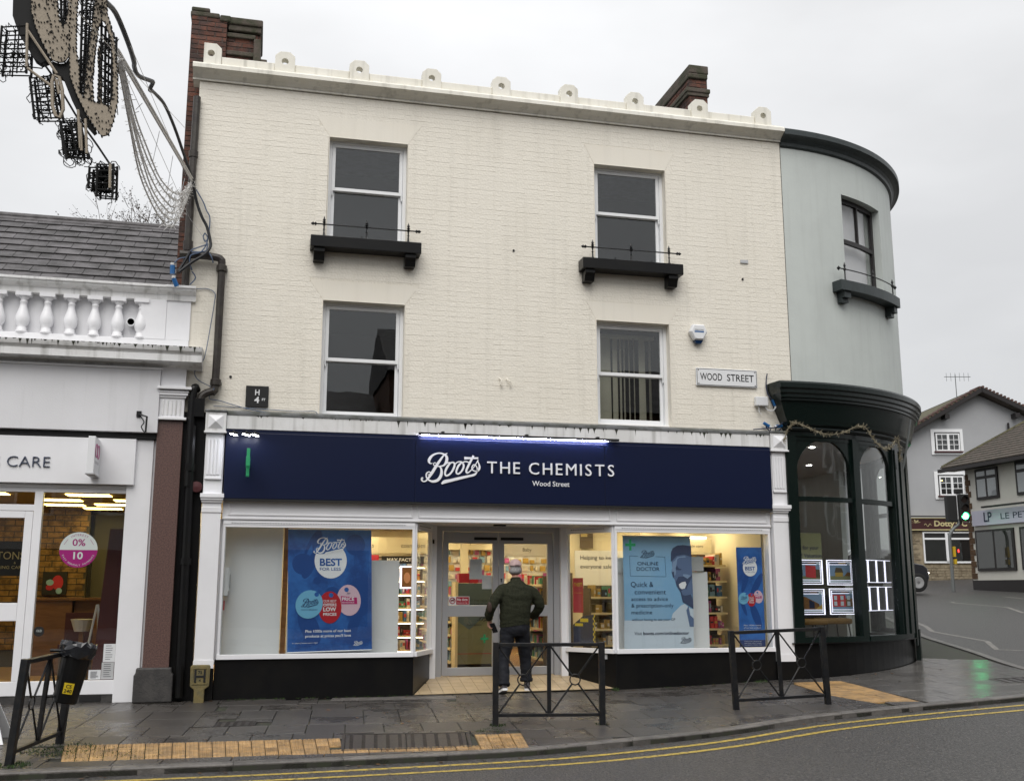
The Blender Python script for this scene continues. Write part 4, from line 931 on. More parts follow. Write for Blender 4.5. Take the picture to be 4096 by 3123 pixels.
for a in ((387, 288, 500, 292), (730, 294, 852, 300), (387, 536, 858, 544)): P([(a[0], a[1]), (a[2], a[3]), (a[2], a[3] + 4), (a[0], a[1] + 4)])
P([(386, 288), (390, 288), (392, 540), (388, 540)]); P([(849, 298), (853, 298), (859, 544), (855, 544)])
T = lambda s, x, y, w_, h, b=0., al='L': tx(m, s, lambda u, v, q=0: pd(u, v, .003), 6.215 + (x - 302) * s_, 2.145 - (y - 45) * s_ * .985, w=w_ * s_, h=h * s_, bold=b, al=al)
T('ONLINE', 487, 405, 275, 42, .006); T('DOCTOR', 475, 473, 300, 44, .006); T('Quick &', 392, 672, 295, 62); T('convenient', 438, 762, 410, 58); T('access to advice', 392, 842, 478, 46); T('& prescription-only', 392, 922, 550, 46); T('medicine', 392, 1005, 270, 46); T('without having to see your GP', 396, 1085, 565, 30); T('Visit', 428, 1256, 96, 38); T('boots.com/onlinedoctor', 542, 1256, 600, 38, .02)
script(m, pd, 6.215 + (1022 - 302) * s_, .615, .175, .003)
m.build('print_design', DM, t, fix=False)
# slim blue banner
t = thing('hanging_poster', 'slim blue banner with price tags at the right end of the shop window', 'poster', (8.18, .12, .56))
bx('print', 'poster_blue', t, 7.975, 8.385, .12, .126, .66, 2.0); bx('print', 'poster_navy', t, 7.975, 8.385, .12, .126, .56, .659)
def pb(u, v, d=0): return (u, .12 - d, v)
m = MB(); m.m = 7
for cu, cv, ru, rv_, ro in ((8.1, 1.5, .04, .17, -20), (8.28, 1.45, .05, .2, -30), (8.05, 1.15, .03, .15, 20), (8.25, 1.0, .06, .2, 20)): ell(m, pb, cu, cv, ru, rv_, .001, rot=ro)
m.m = 4; ell(m, pb, 8.185, 1.70, .115, .125, .002, 28); m.m = 3; ell(m, pb, 8.185, 1.80, .13, .045, .0025, 20, rot=12); m.m = 4; script(m, pb, 8.06, 1.745, .23, .003); m.m = 3; tx(m, 'BEST', lambda u, v, q=0: pb(u, v, .003), 8.105, 1.665, w=.16, h=.05, bold=.03); tx(m, 'FOR LESS', lambda u, v, q=0: pb(u, v, .003), 8.11, 1.628, w=.15, h=.02)
tags(m, pb, 8.185, 1.245, .47, PM, .002)
m.m = 4
for s_, v_ in (('Plus 1000s more', .86), ('of our best products', .825), ("at prices you'll love", .79), ('Products in this store can be used', .635), ('and many other outlets', .61), ('see instore for member detail', .585)): tx(m, s_, lambda u, v, q=0: pb(u, v, .003), 8.185, v_, w=.27, h=.018 if v_ > .7 else .011, al='C')
m.build('print_design', PM, t, fix=False)
# shelving
def shelf_unit(label, x0, x1, y0, y1, ztop, levels, m_edge='shelf_cream', m_back='shelf_dark', dens=1., along='x', z0=.165, lit=False):
    """shelves facing us ('x') or, running away from us, facing left ('y')"""
    t = thing('shelf_unit', label, 'shelving', ((x0 + x1) / 2, (y0 + y1) / 2, z0)); rr = random.Random(int(x0 * 100 + y0 * 10))
    if along == 'x': bx('back_panel', m_back, t, x0, x1, y1 - .03, y1, z0, ztop); bx('side_panel', m_back, t, x0 - .02, x0 - .001, y0, y1, z0, ztop - .05)
    else: bx('back_panel', m_back, t, x1, x1 + .03, y0, y1, z0, ztop); bx('side_panel', m_back, t, x0, x1, y0 - .022, y0 - .002, z0, ztop - .05)
    st = MB()
    for k in range(levels):
        z = z0 + .12 + (ztop - z0 - .3) * k / max(1, levels - 1)
        bx('shelf', m_edge, t, x0, x1, y0, y1 - .031, z - .03, z) if along == 'x' else bx('shelf', m_edge, t, x0 - .03, x1, y0, y1, z - .03, z)
        if lit: bx('shelf_lamp', 'lamp_shelf', t, x0 + .02, x1 - .02, y0 + .01, y0 + .03, z - .045, z - .032)
        H = (ztop - z0 - .3) / max(1, levels - 1) * .78; a = (x0 if along == 'x' else y0) + .02; e = (x1 if along == 'x' else y1) - .03
        while a < e:
            w_ = rr.uniform(.022, .065); h = H * rr.uniform(.4, 1); st.m = rr.choice((0, 1, 2, 2, 2, 3, 4, 4, 5, 6, 7)); n = rr.choice((1, 2, 3))
            for q in range(n):
                if a + w_ > e or rr.random() > dens: a += w_; continue
                d0 = rr.uniform(.01, .05)
                if along == 'x':
                    st.box(a, a + w_ - .006, y0 + d0, y1 - .04, z + .001, z + h); c0 = st.m; st.m = rr.choice((2, 2, 7, 4, 6, 0)); st.rect(a + .004, a + w_ - .010, z + h * rr.uniform(.25, .45), z + h * rr.uniform(.55, .8), y0 + d0 - .002); st.m = c0
                else:
                    st.box(x0 + d0, x1 - .02, a, a + w_ - .006, z + .001, z + h)
                a += w_
            a += rr.uniform(0, .03)
    st.build('stock', ['stock_%d' % i for i in range(8)], t, kind='stuff', fix=False); return t
shelf_unit('bright cosmetics wall shelving seen past the pale board in the left window', 2.3, 4.2, 5.6, 6.0, 2.0, 7, lit=True)
shelf_unit('shelf run receding behind the left glass door', 4.07, 4.80, 2.08, 5.2, 1.48, 6, along='y')
shelf_unit('shelving of bottles behind the right glass door', 5.62, 6.1, 2.4, 4.1, 1.65, 6, along='y')
shelf_unit('dark shelf unit with boxes seen through the right splayed pane', 6.22, 7.05, 1.7, 2.1, 1.45, 5, dens=.6)
shelf_unit('yellow edged shelving beside the slim blue banner', 7.25, 8.4, 1.4, 1.85, 1.95, 7, lit=False)
def header(label, x0, x1, y, z0, z1, words, m='header_panel'):
    t = plate('aisle_sign', label, 'sign', m, x0, x1, z0, z1, y, .03); q = MB()
    for s_, u, h in words: tx(q, s_, lambda a, b, c=0: (a, y - .003, b), u, (z0 + z1) / 2 - h / 2, h=h)
    q.build('lettering', 'ink_grey', t, fix=False)
header('long header board lettered cosmetics above the left wall shelving', 2.3, 4.25, 5.55, 2.05, 2.35, [('cosmetics', 2.75, .08), ('cosmetics', 3.72, .08)])
header('header board lettered beauty accessories beyond the left glass door', 4.3, 6.05, 7.5, 2.2, 2.55, [('cosmetics', 4.5, .09), ('beauty accessories', 5.14, .09)])
header('white header board lettered Baby above the right door shelving', 5.95, 7.1, 6.8, 2.06, 2.32, [('Baby', 6.4, .07)], 'board_white')
header('cream header board above the right hand window shelving', 7.2, 8.4, 1.95, 1.98, 2.2, [('skin care', 8.0, .05)])
bx('shelf_lamp', 'lamp_shelf', chem, 7.2, 8.3, 1.9, 1.94, 2.21, 2.24)
t = plate('brand_sign', 'black brand sign on the cosmetics shelving', 'sign', 'ink_black', 3.35, 4.15, 1.86, 2.0, 5.5); q = MB(); tx(q, 'MAX FACTOR', lambda a, b, c=0: (a, 5.49, b), 3.45, 1.905, w=.6, h=.055, bold=.02); q.build('lettering', 'plastic_white', t, fix=False)
t = plate('brand_sign', 'red brand sign on the cosmetics shelving', 'sign', 'promo_red', 2.7, 3.3, 1.86, 2.02, 5.5); q = MB(); tx(q, 'RIMMEL', lambda a, b, c=0: (a, 5.49, b), 2.8, 1.91, w=.38, h=.06); q.build('lettering', 'plastic_white', t, fix=False)
t = plate('promotion_stand', 'grey green community healthcare board behind the left glass door', 'display', 'promo_green', 4.10, 4.80, .27, 1.48, 1.75, .3)
pg = lambda u, v, d=0: (u, 1.747 - d, v)
q = MB(); q.poly([pg(4.105, 1.475), pg(4.105, .90), pg(4.28, .78), pg(4.44, .92), pg(4.60, .98), pg(4.795, .95), pg(4.795, 1.475)]); q.build('upper_print', 'promo_teal', t, fix=False)
q = MB(); pk = lambda a, b, c=0: pg(a, b, .003)
for s_, v_, h in (('AT THE HEART OF', 1.20, .033), ('COMMUNITY', 1.115, .058), ('HEALTHCARE', 1.045, .04)): tx(q, s_, pk, 4.47, v_, h=h, al='C')
script(q, pg, 4.40, .90, .27, .003); tx(q, 'Prescriptions', pk, 4.24, .84, h=.03); q.build('lettering', 'ink_grey', t, fix=False)
m = MB(); m.poly([pg(x, z, .004) for x, z in ((4.50, .58), (4.53, .58), (4.53, .63), (4.58, .63), (4.58, .66), (4.53, .66), (4.53, .71), (4.50, .71), (4.50, .66), (4.45, .66), (4.45, .63), (4.50, .63))]); m.build('green_cross', 'cross_green', t)
bx('base_line', 'promo_red', t, 4.10, 4.80, 1.744, 1.7465, .42, .428); bx('side_trim', 'shelf_cream', t, 4.06, 4.098, 1.74, 2.05, .2, 1.5)
top = thing('stock_box', 'row of red boxes on top of the community healthcare board', 'boxes', (4.3, 1.9, 1.485)); bx('box', 'promo_red', top, 4.12, 4.28, 1.78, 1.98, 1.485, 1.63); bx('box', 'promo_red', top, 4.285, 4.42, 1.78, 1.98, 1.485, 1.62); bx('box', 'stock_5', top, 4.43, 4.52, 1.8, 1.98, 1.485, 1.68)
# hanging packets on pegboard at the back, too many to count
pk_ = thing('pegboard_display', 'bright pegboard of hanging packets on the back wall beyond the doors', 'display', (5.8, 7.62, 1.0)); rr = random.Random(31); q = MB()
for r_ in range(11):
    x = 4.3
    while x < 7.3:
        w_, h_ = rr.uniform(.05, .13), rr.uniform(.07, .13); z_ = .45 + r_ * .165 + rr.uniform(-.01, .01); q.m = rr.choice((0, 2, 2, 2, 4, 4, 5, 7)); q.box(x, x + w_, 7.58 + rr.uniform(0, .06), 7.66, z_, z_ + h_); x += w_ + rr.uniform(.01, .06)
q.build('packets', ['stock_%d' % i for i in range(8)], pk_, kind='stuff', fix=False); bx('pegboard', 'board_white', pk_, 4.3, 7.3, 7.665, 7.68, .6, 2.25)
plate('notice', 'portrait sheet of white paper taped inside the left glass door', 'notice', 'board_white', 4.09, 4.28, 1.53, 1.82, .835, .002); plate('notice', 'square sheet of white paper inside the left glass door', 'notice', 'board_white', 4.28, 4.425, 1.39, 1.59, .835, .002)
t = plate('sticker', 'red and white no dogs sticker on the left glass door', 'sticker', 'plastic_white', 3.785, 4.09, 1.165, 1.285, .812, .003); bx('red_panel', 'no_dogs_red', t, 3.895, 4.082, .8085, .8118, 1.172, 1.278)
q = MB(); fy = lambda a, b, c=0: (a, .807, b); tx(q, 'No dogs', fy, 3.91, 1.225, w=.15, h=.035, bold=.02); tx(q, 'Except guide dogs', fy, 3.91, 1.19, w=.15, h=.014); q.build('lettering', 'plastic_white', t, fix=False)
q = MB(); q.tube([(3.84 + .04 * math.cos(a * .4), .809, 1.225 + .04 * math.sin(a * .4)) for a in range(17)], .006, 4); q.box(3.805, 3.875, .807, .811, 1.22, 1.23); q.build('ring', 'no_dogs_red', t); q = MB(); q.box(3.822, 3.856, .8085, .8115, 1.222, 1.24); q.box(3.852, 3.866, .8085, .8115, 1.234, 1.25); q.box(3.824, 3.83, .8085, .8115, 1.205, 1.222); q.box(3.848, 3.854, .8085, .8115, 1.205, 1.222); q.build('dog_shape', 'ink_black', t)
t = thing('crime_notice', 'red theft warning notice inside the right splayed pane', 'notice', (5.68, .85, 1.0)); m = MB(); n_ = Vector((.49, -.72, 0)).normalized()
def ps(u, v, d=0): return (5.62 + u * .56, .70 - u * .83 + .05 - d, v)
m.grid(lambda a, b: ps(.02 + .19 * a, 1.05 + .5 * b), 2, 2); m.build('sheet', 'promo_red', t, fix=False); m = MB(); tx(m, 'THEFT', lambda a, b, c=0: ps(a, b, .004), .04, 1.43, w=.15, h=.05, bold=.02); tx(m, 'we always prosecute', lambda a, b, c=0: ps(a, b, .004), .04, 1.33, w=.15, h=.015); m.build('lettering', 'label_yellow', t, fix=False)
t = thing('shop_counter_sign', 'black and yellow chequered notice low in the right splayed pane', 'notice', (5.75, .6, .7)); m = MB(); m.add([ps(.02, .62, -.01), ps(.42, .62, -.01), ps(.42, 1.03, -.01), ps(.2, 1.0, -.01), ps(.02, .88, -.01)], [(0, 1, 2, 3, 4)]); m.build('sheet', 'ink_navy', t, fix=False)
m = MB()
for k in range(11):
    for j in range(2):
        if (k + j) % 2: m.quad(*[ps(a, b, -.006) for a, b in ((.385 + j * .02, .62 + k * .037), (.405 + j * .02, .62 + k * .037), (.405 + j * .02, .657 + k * .037), (.385 + j * .02, .657 + k * .037))])
m.quad(*[ps(a, b, -.006) for a, b in ((.05, .86), (.2, .86), (.2, .90), (.05, .90))]); m.quad(*[ps(a, b, -.006) for a, b in ((.15, .92), (.3, .92), (.3, .97), (.15, .97))]); m.build('checks', 'label_yellow', t, fix=False)
t = plate('wall_notice', 'pale wall panel lettered helping to keep everyone safe', 'sign', 'board_white', 6.7, 7.8, 1.45, 2.08, 4.12, .02); q = MB(); fy = lambda a, b, c=0: (a, 4.115, b); tx(q, 'Helping to keep', fy, 6.8, 1.92, h=.075); tx(q, 'everyone safe', fy, 6.8, 1.76, h=.075); q.build('lettering', 'ink_navy', t, fix=False)
t = plate('wall_poster', 'small dark framed poster on the pale shop wall', 'poster', 'shelf_dark', 6.80, 7.05, 2.12, 2.45, 4.12, .02); bx('print', 'gold', t, 6.82, 6.94, 4.115, 4.119, 2.33, 2.43)
t = thing('face_poster', 'lit make-up portrait frame on the cosmetics shelving', 'poster', (3.8, 5.4, 1.4)); bx('frame', 'lamp_edge', t, 3.70, 3.95, 5.45, 5.5, 1.40, 1.82); bx('print', 'wood_brown', t, 3.73, 3.92, 5.44, 5.449, 1.43, 1.79); m = MB(); ell(m, lambda u, v, d=0: (u, 5.438, v), 3.825, 1.60, .06, .10); m.build('face', 'skin', t, fix=False)
# ------------------------------------------------------------------ fascia sign
fs = thing('fascia_sign', 'long navy blue shop sign lettered for a chemist', 'sign', (4.5, -.12, 2.55))
for a, b in ((.604, 3.13), (3.132, 5.86), (5.862, 8.466)): bx('sign_panel', 'navy', fs, a, b, -.14, -.082, 2.555, 3.43, bevel=.006)
bx('sign_return', 'navy', fs, .604, 8.466, -.135, -.082, 3.43, 3.465); bx('sign_trim', 'ink_black', fs, .604, 8.466, -.137, -.082, 2.528, 2.555)
m = MB(); ff = lambda u, v, d=0: (u, -.152 - d, v); script(m, ff, 3.197, 2.795, .845, .0, .0006); m.build('script_lettering', 'sign_white', fs, fix=False)
for s_, u, w_ in (('THE', 4.135, .47), ('CHEMISTS', 4.735, 1.26)):
    m = MB(); k = .165 / CAPH; vs0 = 0; x = u; tot = 0; W = []
    for ch in s_: vs, fs_ = glyphs(ch, .0, .01 / k); W.append(max(p[0] for p in vs) - min(p[0] for p in vs))
    gap = (w_ - sum(W) * k) / (len(s_) - 1)
    for ch, wd in zip(s_, W):
        vs, fs_ = glyphs(ch, .0, .01 / k); x0 = min(p[0] for p in vs); q = MB(); q.add([(x + (p[0] - x0) * k, -.151 - p[2] * k, 2.972 + p[1] * k) for p in vs], fs_); q.build('letter', 'sign_white', fs, fix=False); x += wd * k + gap
m = MB(); tx(m, 'Wood Street', lambda u, v, d=0: (u, -.142 - d, v), 4.785, 2.812, w=.545, h=.07, bold=.004, ex=.03); m.build('lettering', 'sign_white', fs, fix=False)
t = thing('sign_lamp', 'long dark strip lamp lighting the top of the navy sign', 'lamp', (4.6, -.2, 3.5)); m = MB(); m.box(3.16, 6.06, -.225, -.16, 3.475, 3.505); m.build('housing', 'ink_black', t, bevel=.005)
bx('light_strip', 'lamp_bar', t, 3.2, 5.9, -.178, -.170, 3.468, 3.4745)
for x in (3.5, 4.7, 5.75): bx('arm', 'ink_black', t, x - .02, x + .02, -.2, -.09, 3.506, 3.53)
for i, (x, lab) in enumerate(((.70, 'left of three small white spotlights over the green cross'), (.86, 'middle small white spotlight right over the green cross'), (.97, 'right of three small white spotlights over the green cross'))):
    t = thing('spotlight', lab, 'lamp', (x, -.3, 3.4), 'spotlights over the green cross'); m = MB(); m.tube([(x, -.14, 3.44), (x + .01, -.34, 3.40)], .014, 6); m.box(x - .05, x + .06, -.44, -.26, 3.372, 3.395); m.build('body', 'ink_black', t); q = MB(); q.hexa([(x - .045, -.43, 3.365), (x - .01, -.43, 3.365), (x + .055, -.27, 3.365), (x + .02, -.27, 3.365), (x - .045, -.43, 3.371), (x - .01, -.43, 3.371), (x + .055, -.27, 3.371), (x + .02, -.27, 3.371)]); q.build('lens', 'lamp_spot', t)
t = thing('cross_sign', 'green pharmacy cross projecting edge-on from the navy sign', 'sign', (.9, -.35, 3.0)); m = MB()
m.box(.885, .925, -.47, -.35, 2.82, 3.18); m.box(.88, .93, -.59, -.23, 2.94, 3.06); m.box(.89, .92, -.23, -.14, 2.97, 3.03); m.build('cross', 'cross_green', t, bevel=.004)
# small things fixed on the wall
t = thing('street_sign', 'white street name plate lettered WOOD STREET with black border', 'sign', (7.86, -.03, 4.38)); bx('plate', 'plastic_white', t, 7.36, 8.36, -.035, -.015, 4.385, 4.66, bevel=.01)
m = MB()
for q in ((7.372, 8.348, 4.640, 4.648), (7.372, 8.348, 4.397, 4.405), (7.372, 7.380, 4.405, 4.640), (8.340, 8.348, 4.405, 4.640)): m.rect(*q, -.0365)
tx(m, 'WOOD', lambda u, v, d=0: (u, -.037, v), 7.425, 4.475, w=.355, h=.105, bold=.008); tx(m, 'STREET', lambda u, v, d=0: (u, -.037, v), 7.86, 4.475, w=.44, h=.105, bold=.008); m.build('lettering', 'ink_black', t, fix=False)
m = MB()
for x in (7.40, 8.32):
    for z in (4.42, 4.625): m.lathe([(.008, -.036), (.008, -.04)], (x, 0, z), 8, 'y')
m.build('screw', 'cast_iron', t)
t = thing('alarm_box', 'white six sided alarm box with a blue band and blue base', 'alarm', (7.4, -.05, 5.02)); pr = [(7.31, 5.31), (7.49, 5.31), (7.54, 5.20), (7.47, 5.07), (7.33, 5.07), (7.26, 5.20)]
m = MB(); c0 = (7.4, 5.19); m.loft([[(x, -.02, z) for x, z in pr], [(x, -.09, z) for x, z in pr], [(c0[0] + (x - c0[0]) * .85, -.115, c0[1] + (z - c0[1]) * .85) for x, z in pr]]); m.build('cover', 'plastic_white', t, bevel=.006)
m = MB(); m.loft([[(7.33, -.02, 5.068), (7.47, -.02, 5.068), (7.47, -.09, 5.068), (7.33, -.09, 5.068)], [(7.36, -.03, 5.02), (7.44, -.03, 5.02), (7.44, -.08, 5.02), (7.36, -.08, 5.02)]]); m.build('strobe', 'dark_blue', t); bx('band', 'blue_plug', t, 7.325, 7.475, -.1175, -.1155, 5.185, 5.205)
m = MB(); tx(m, 'MARLOWE', lambda u, v, d=0: (u, -.1185, v), 7.33, 5.212, w=.14, h=.02); m.build('lettering', 'ink_navy', t, fix=False)
t = thing('hydrant_sign', 'black square hydrant plate lettered H 4 FT', 'sign', (.98, -.03, 3.8)); bx('plate', 'ink_black', t, .83, 1.13, -.032, -.014, 3.80, 4.085, bevel=.003); m = MB(); fy = lambda u, v, d=0: (u, -.034, v); tx(m, 'H', fy, .952, 3.96, w=.058, h=.075, bold=.02); tx(m, '4', fy, .945, 3.855, w=.065, h=.08, bold=.03); tx(m, 'FT', fy, 1.045, 3.885, w=.045, h=.032, bold=.02); m.build('lettering', 'plastic_white', t, fix=False)
t = thing('junction_box', 'small white electrical box on the wall beside the dark green canopy', 'box', (8.41, -.05, 4.1)); bx('case', 'plastic_white', t, 8.30, 8.50, -.09, -.012, 4.11, 4.25, bevel=.01); m = MB(); m.tube(smoothpath([(8.36, -.05, 4.11), (8.36, -.05, 4.02), (8.40, -.05, 3.99)], 3), .006, 5); m.tube(smoothpath([(8.46, -.05, 4.11), (8.5, -.06, 4.05), (8.57, -.08, 4.04), (8.62, -.08, 4.09)], 3), .008, 5); m.build('flex', 'plastic_white', t)
def plug(x, z, ax, label, ang=0):
    t = thing('cable_plug', label, 'plug', (x, -.06, z)); m = MB(); a = R(ang); d = Vector((math.sin(a), 0, math.cos(a))); p = Vector((x, -.07, z))
    m.tube([p, p + d * .10], [.028, .024], 8); m.build('body', 'blue_plug', t); m = MB(); m.tube([p - d * .03, p - d * .002], .024, 8); m.build('ring', 'plastic_white', t)
plug(8.62, 4.12, 0, 'blue plug hanging to the right of the small electrical box', -25); plug(8.50, 3.80, 0, 'blue plug lying under the electrical box', -60); plug(8.62, 3.80, 0, 'blue plug close to the edge of the green shopfront', 80)
t = thing('light_cable', 'thin dark cables tangled below the electrical box', 'cable', (8.6, -.07, 3.8)); m = MB()
for P in ([(8.53, -.03, 4.62), (8.50, -.04, 4.45), (8.52, -.04, 4.3), (8.58, -.06, 4.22), (8.60, -.07, 4.2)], [(8.45, -.06, 3.80), (8.55, -.06, 3.70), (8.66, -.06, 3.74), (8.74, -.06, 3.82)], [(8.2, -.15, 3.73), (8.4, -.17, 3.75), (8.58, -.1, 3.78), (8.72, -.1, 3.86)], [(8.54, -.05, 3.76), (8.50, -.06, 3.70), (8.58, -.06, 3.68), (8.62, -.06, 3.78)]): m.tube(smoothpath(P, 4), .009, 5)
m.build('cord', 'ink_navy', t)
t = thing('wall_cable', 'thin dark blue cable looping down the wall beside the left downpipe', 'cable', (.4, -.03, 4.2)); m = MB(); m.tube(smoothpath([(.09, -.03, 5.38), (.25, -.02, 5.40), (.36, -.04, 5.34), (.36, -.05, 5.2), (.33, -.05, 4.9), (.27, -.08, 4.42), (.18, -.08, 4.30), (.16, -.08, 4.2), (.22, -.05, 4.12), (.38, -.06, 4.04), (.42, -.15, 4.0), (.36, -.08, 3.88), (.5, -.04, 3.86), (.9, -.03, 3.76), (1.3, -.02, 3.72), (1.8, -.02, 3.72)], 4), .006, 5)
m.tube(smoothpath([(.42, -.025, 3.79), (.9, -.02, 3.78), (1.5, -.02, 3.76), (1.75, -.02, 3.77), (1.79, -.02, 3.71)], 4), .005, 5); m.build('cord', 'cable_blue', t)
t = thing('wall_fitting', 'two small cream hooks left on the bare wall between the lower windows', 'hook', (4.4, -.02, 4.3)); m = MB(); m.tube(smoothpath([(4.33, -.02, 4.36), (4.36, -.04, 4.32), (4.35, -.04, 4.26), (4.38, -.03, 4.24)], 3), .01, 5); m.tube(smoothpath([(4.44, -.02, 4.36), (4.46, -.04, 4.32), (4.50, -.04, 4.30), (4.50, -.03, 4.24)], 3), .01, 5); m.build('hook', 'cream_smooth', t)
m = MB()
for x, z in ((.62, 4.20), (4.55, 6.28), (8.2, 6.1)): m.lathe([(.001, -.013), (.018, -.014), (.018, -.008)], (x, 0, z), 8, 'y')
m.build('drill_hole', 'ink_black', chem)
t = thing('number_plate', 'tiny pale plate high on the right of the cream wall', 'plate', (8.2, -.02, 6.35)); bx('plate', 'plastic_grey', t, 8.17, 8.30, -.022, -.013, 6.36, 6.41)
# ================================================================== left shop with balustrade
lb = thing('optician_building', 'white single storey shop with blind balustrade parapet and slate roof', 'building', (-2.0, 0, 0))
XL = -5.2
bx('wall', 'white_render', lb, XL, .06, .08, .5, 2.70, 5.2); bx('wall', 'white_render', lb, -.30, -.02, -.02, .5, 0, 4.3)
m = MB(); m.box(-.27, .05, -.10, -.021, .385, 3.56); m.build('granite_pier', 'granite', lb, bevel=.006)
m = MB(); m.prism([(-.36, 0), (.11, 0), (.11, .33), (.09, .36), (.085, .42), (-.335, .42), (-.34, .36), (-.36, .33)], lambda u, v, w: (u, w, v), -.17, -.02); m.build('pier_base', 'black_stone', lb, bevel=.015)
cp = bx('pier_capital', 'white_paint', lb, -.26, .055, -.115, -.021, 3.565, 4.3, bevel=.005)
for z0, z1, p in ((3.565, 3.60, .035), (3.86, 3.89, .02), (3.89, 3.925, .04), (3.925, 3.95, .05), (3.965, 4.0, .085)): bx('moulding', 'white_paint', cp, -.26 - p * .4, .055 + p, -.118 - p, -.02, z0, z1, bevel=.006)
m = MB()
for i in range(5): m.box(-.22 + i * .053, -.20 + i * .053, -.125, -.115, 3.63, 3.83)
m.build('flute', 'white_dirty', cp, bevel=.004)
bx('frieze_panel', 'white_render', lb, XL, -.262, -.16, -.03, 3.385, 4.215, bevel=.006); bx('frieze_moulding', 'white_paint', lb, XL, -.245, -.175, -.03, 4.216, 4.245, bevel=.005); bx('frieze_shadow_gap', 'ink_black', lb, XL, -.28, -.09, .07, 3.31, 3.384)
m = MB(); m.prism([(-.05, 4.25), (.10, 4.25), (.14, 4.29), (.24, 4.30), (.36, 4.305), (.36, 4.385), (.345, 4.395), (.355, 4.41), (.385, 4.44), (.395, 4.475), (.40, 4.50), (-.05, 4.54)], lambda u, v, w: (w, -u, v), XL, .255); m.build('cornice', 'white_dirty', lb)
m = MB(); rr = random.Random(9); x = XL
while x < .24:
    h = rr.uniform(.01, .05) * rr.choice((1, 1, 2)); wd = rr.uniform(.006, .03); y = -.4012
    m.poly([(x - wd, y, 4.499), (x - wd * .4, y + .004, 4.499 - h * .6), (x, y + .009, 4.499 - h), (x + wd * .3, y + .004, 4.499 - h * .5), (x + wd, y, 4.499)]); x += rr.uniform(.03, .10)
m.build('algae_stain', 'joint_dirt', lb, kind='stuff', fix=False)
bx('parapet_back', 'white_render', lb, XL, -.53, .085, .2, 4.52, 5.2); bx('parapet_base', 'white_paint', lb, XL, .055, -.03, .08, 4.505, 4.66, bevel=.006)
pp = bx('parapet_panel', 'white_paint', lb, -.575, -.25, -.035, .1, 4.66, 5.20, bevel=.004); bx('parapet_pier', 'white_paint', lb, -.249, .06, -.03, .2, 4.66, 5.22, bevel=.005)
def rail(name, x0, x1, dy):
    m = MB(); m.prism([(-.2, 5.20), (.03 + dy, 5.20), (.035 + dy, 5.275), (.05 + dy, 5.285), (.09 + dy, 5.31), (.11 + dy, 5.33), (.11 + dy, 5.35), (.135 + dy, 5.36), (.135 + dy, 5.39), (-.2, 5.41)], lambda u, v, w: (w, -u, v), x0, x1); m.build(name, 'white_dirty', lb)
rail('coping', XL, -.262, 0); rail('coping', -.26, .115, .02)
bal = MB().lathe([(.075, 0), (.075, .03), (.06, .04), (.062, .07), (.05, .085), (.075, .12), (.088, .17), (.085, .22), (.065, .29), (.047, .35), (.040, .40), (.048, .41), (.048, .425), (.040, .43), (.040, .45), (.062, .475), (.064, .49)], (0, 0, 0), 16).mesh('baluster', 'white_paint', smooth=True, fix=True)
sq = MB().box(-.095, .095, -.08, .08, .49, .54).mesh('baluster_head', 'white_paint')
x = -.57; i = 0
while x > -2.7:
    o = put('baluster', bal, lb, (x, .02, 4.66), sc=(1, 1, 1)); ORG[o] = Vector((x, .02, 4.66)); h = bpy.data.objects.new('baluster_head', sq); COL.objects.link(h); h.parent = o; x -= .2935
m = MB(); m.lathe([(.055, -.10), (.06, -.06), (.047, -.055), (.045, .0)], (-.695, .07, 4.88), 14, 'y'); m.build('overflow_pipe', 'plastic_white', lb); m = MB(); m.lathe([(.001, -.0), (.044, -.0)], (-.695, -.0315, 4.88), 14, 'y'); m.build('overflow_bore', 'ink_black', lb)
# slate roof: every slate in view its own piece
sl_ = 35; tn = math.tan(R(sl_)); Yr0, Zr0 = .55, 5.22; Yr1 = 3.80
bx('roof_deck', 'slate', lb, XL, -.14, .25, .5, 5.15, 5.2); m = MB(); m.hexa([(XL, Yr0, Zr0 - .06), (-.16, Yr0, Zr0 - .06), (-.16, Yr1, Zr0 + (Yr1 - Yr0) * tn - .06), (XL, Yr1, Zr0 + (Yr1 - Yr0) * tn - .06), (XL, Yr0, Zr0 - .02), (-.16, Yr0, Zr0 - .02), (-.16, Yr1, Zr0 + (Yr1 - Yr0) * tn - .02), (XL, Yr1, Zr0 + (Yr1 - Yr0) * tn - .02)])
rf = m.build('roof', 'slate', lb); n_s = 0; rest = MB(); ln = (Yr1 - Yr0) / math.cos(R(sl_)); gauge = .305; sl_w = .36
cA, sA = math.cos(R(sl_)), math.sin(R(sl_))
S_ = []
for r_ in range(int(ln / gauge) + 1):
    x = -.17 - (sl_w / 2 if r_ % 2 else 0)
    if r_ % 2: S_.append((r_, -.17 - sl_w / 4, sl_w / 2))
    while x > XL: S_.append((r_, x - sl_w / 2, sl_w)); x -= sl_w
S_.sort(key=lambda t: -t[1])
for r_, xc, w_ in S_:
    s0 = r_ * gauge; s1 = min(s0 + gauge * 1.28, ln); hw = w_ / 2 - .004; j = random.uniform(-.008, .008); lf = random.uniform(0, .006)
    def sp3(x, s, h): return (x, Yr0 + s * cA - h * sA, Zr0 + s * sA + h * cA)
    m = MB(); m.hexa([sp3(xc - hw, s0 + j, .006 + lf), sp3(xc + hw, s0 + j, .006 + lf), sp3(xc + hw, s1, -.012), sp3(xc - hw, s1, -.012), sp3(xc - hw, s0 + j, .017 + lf), sp3(xc + hw, s0 + j, .017 + lf), sp3(xc + hw, s1, -.004), sp3(xc - hw, s1, -.004)])
    if n_s < 280 and xc > -3.4: m.build('slate', 'slate', rf, fix=False); n_s += 1
    else: rest.add(m.v, m.f)
rest.build('slating', 'slate', rf, kind='stuff', fix=False)
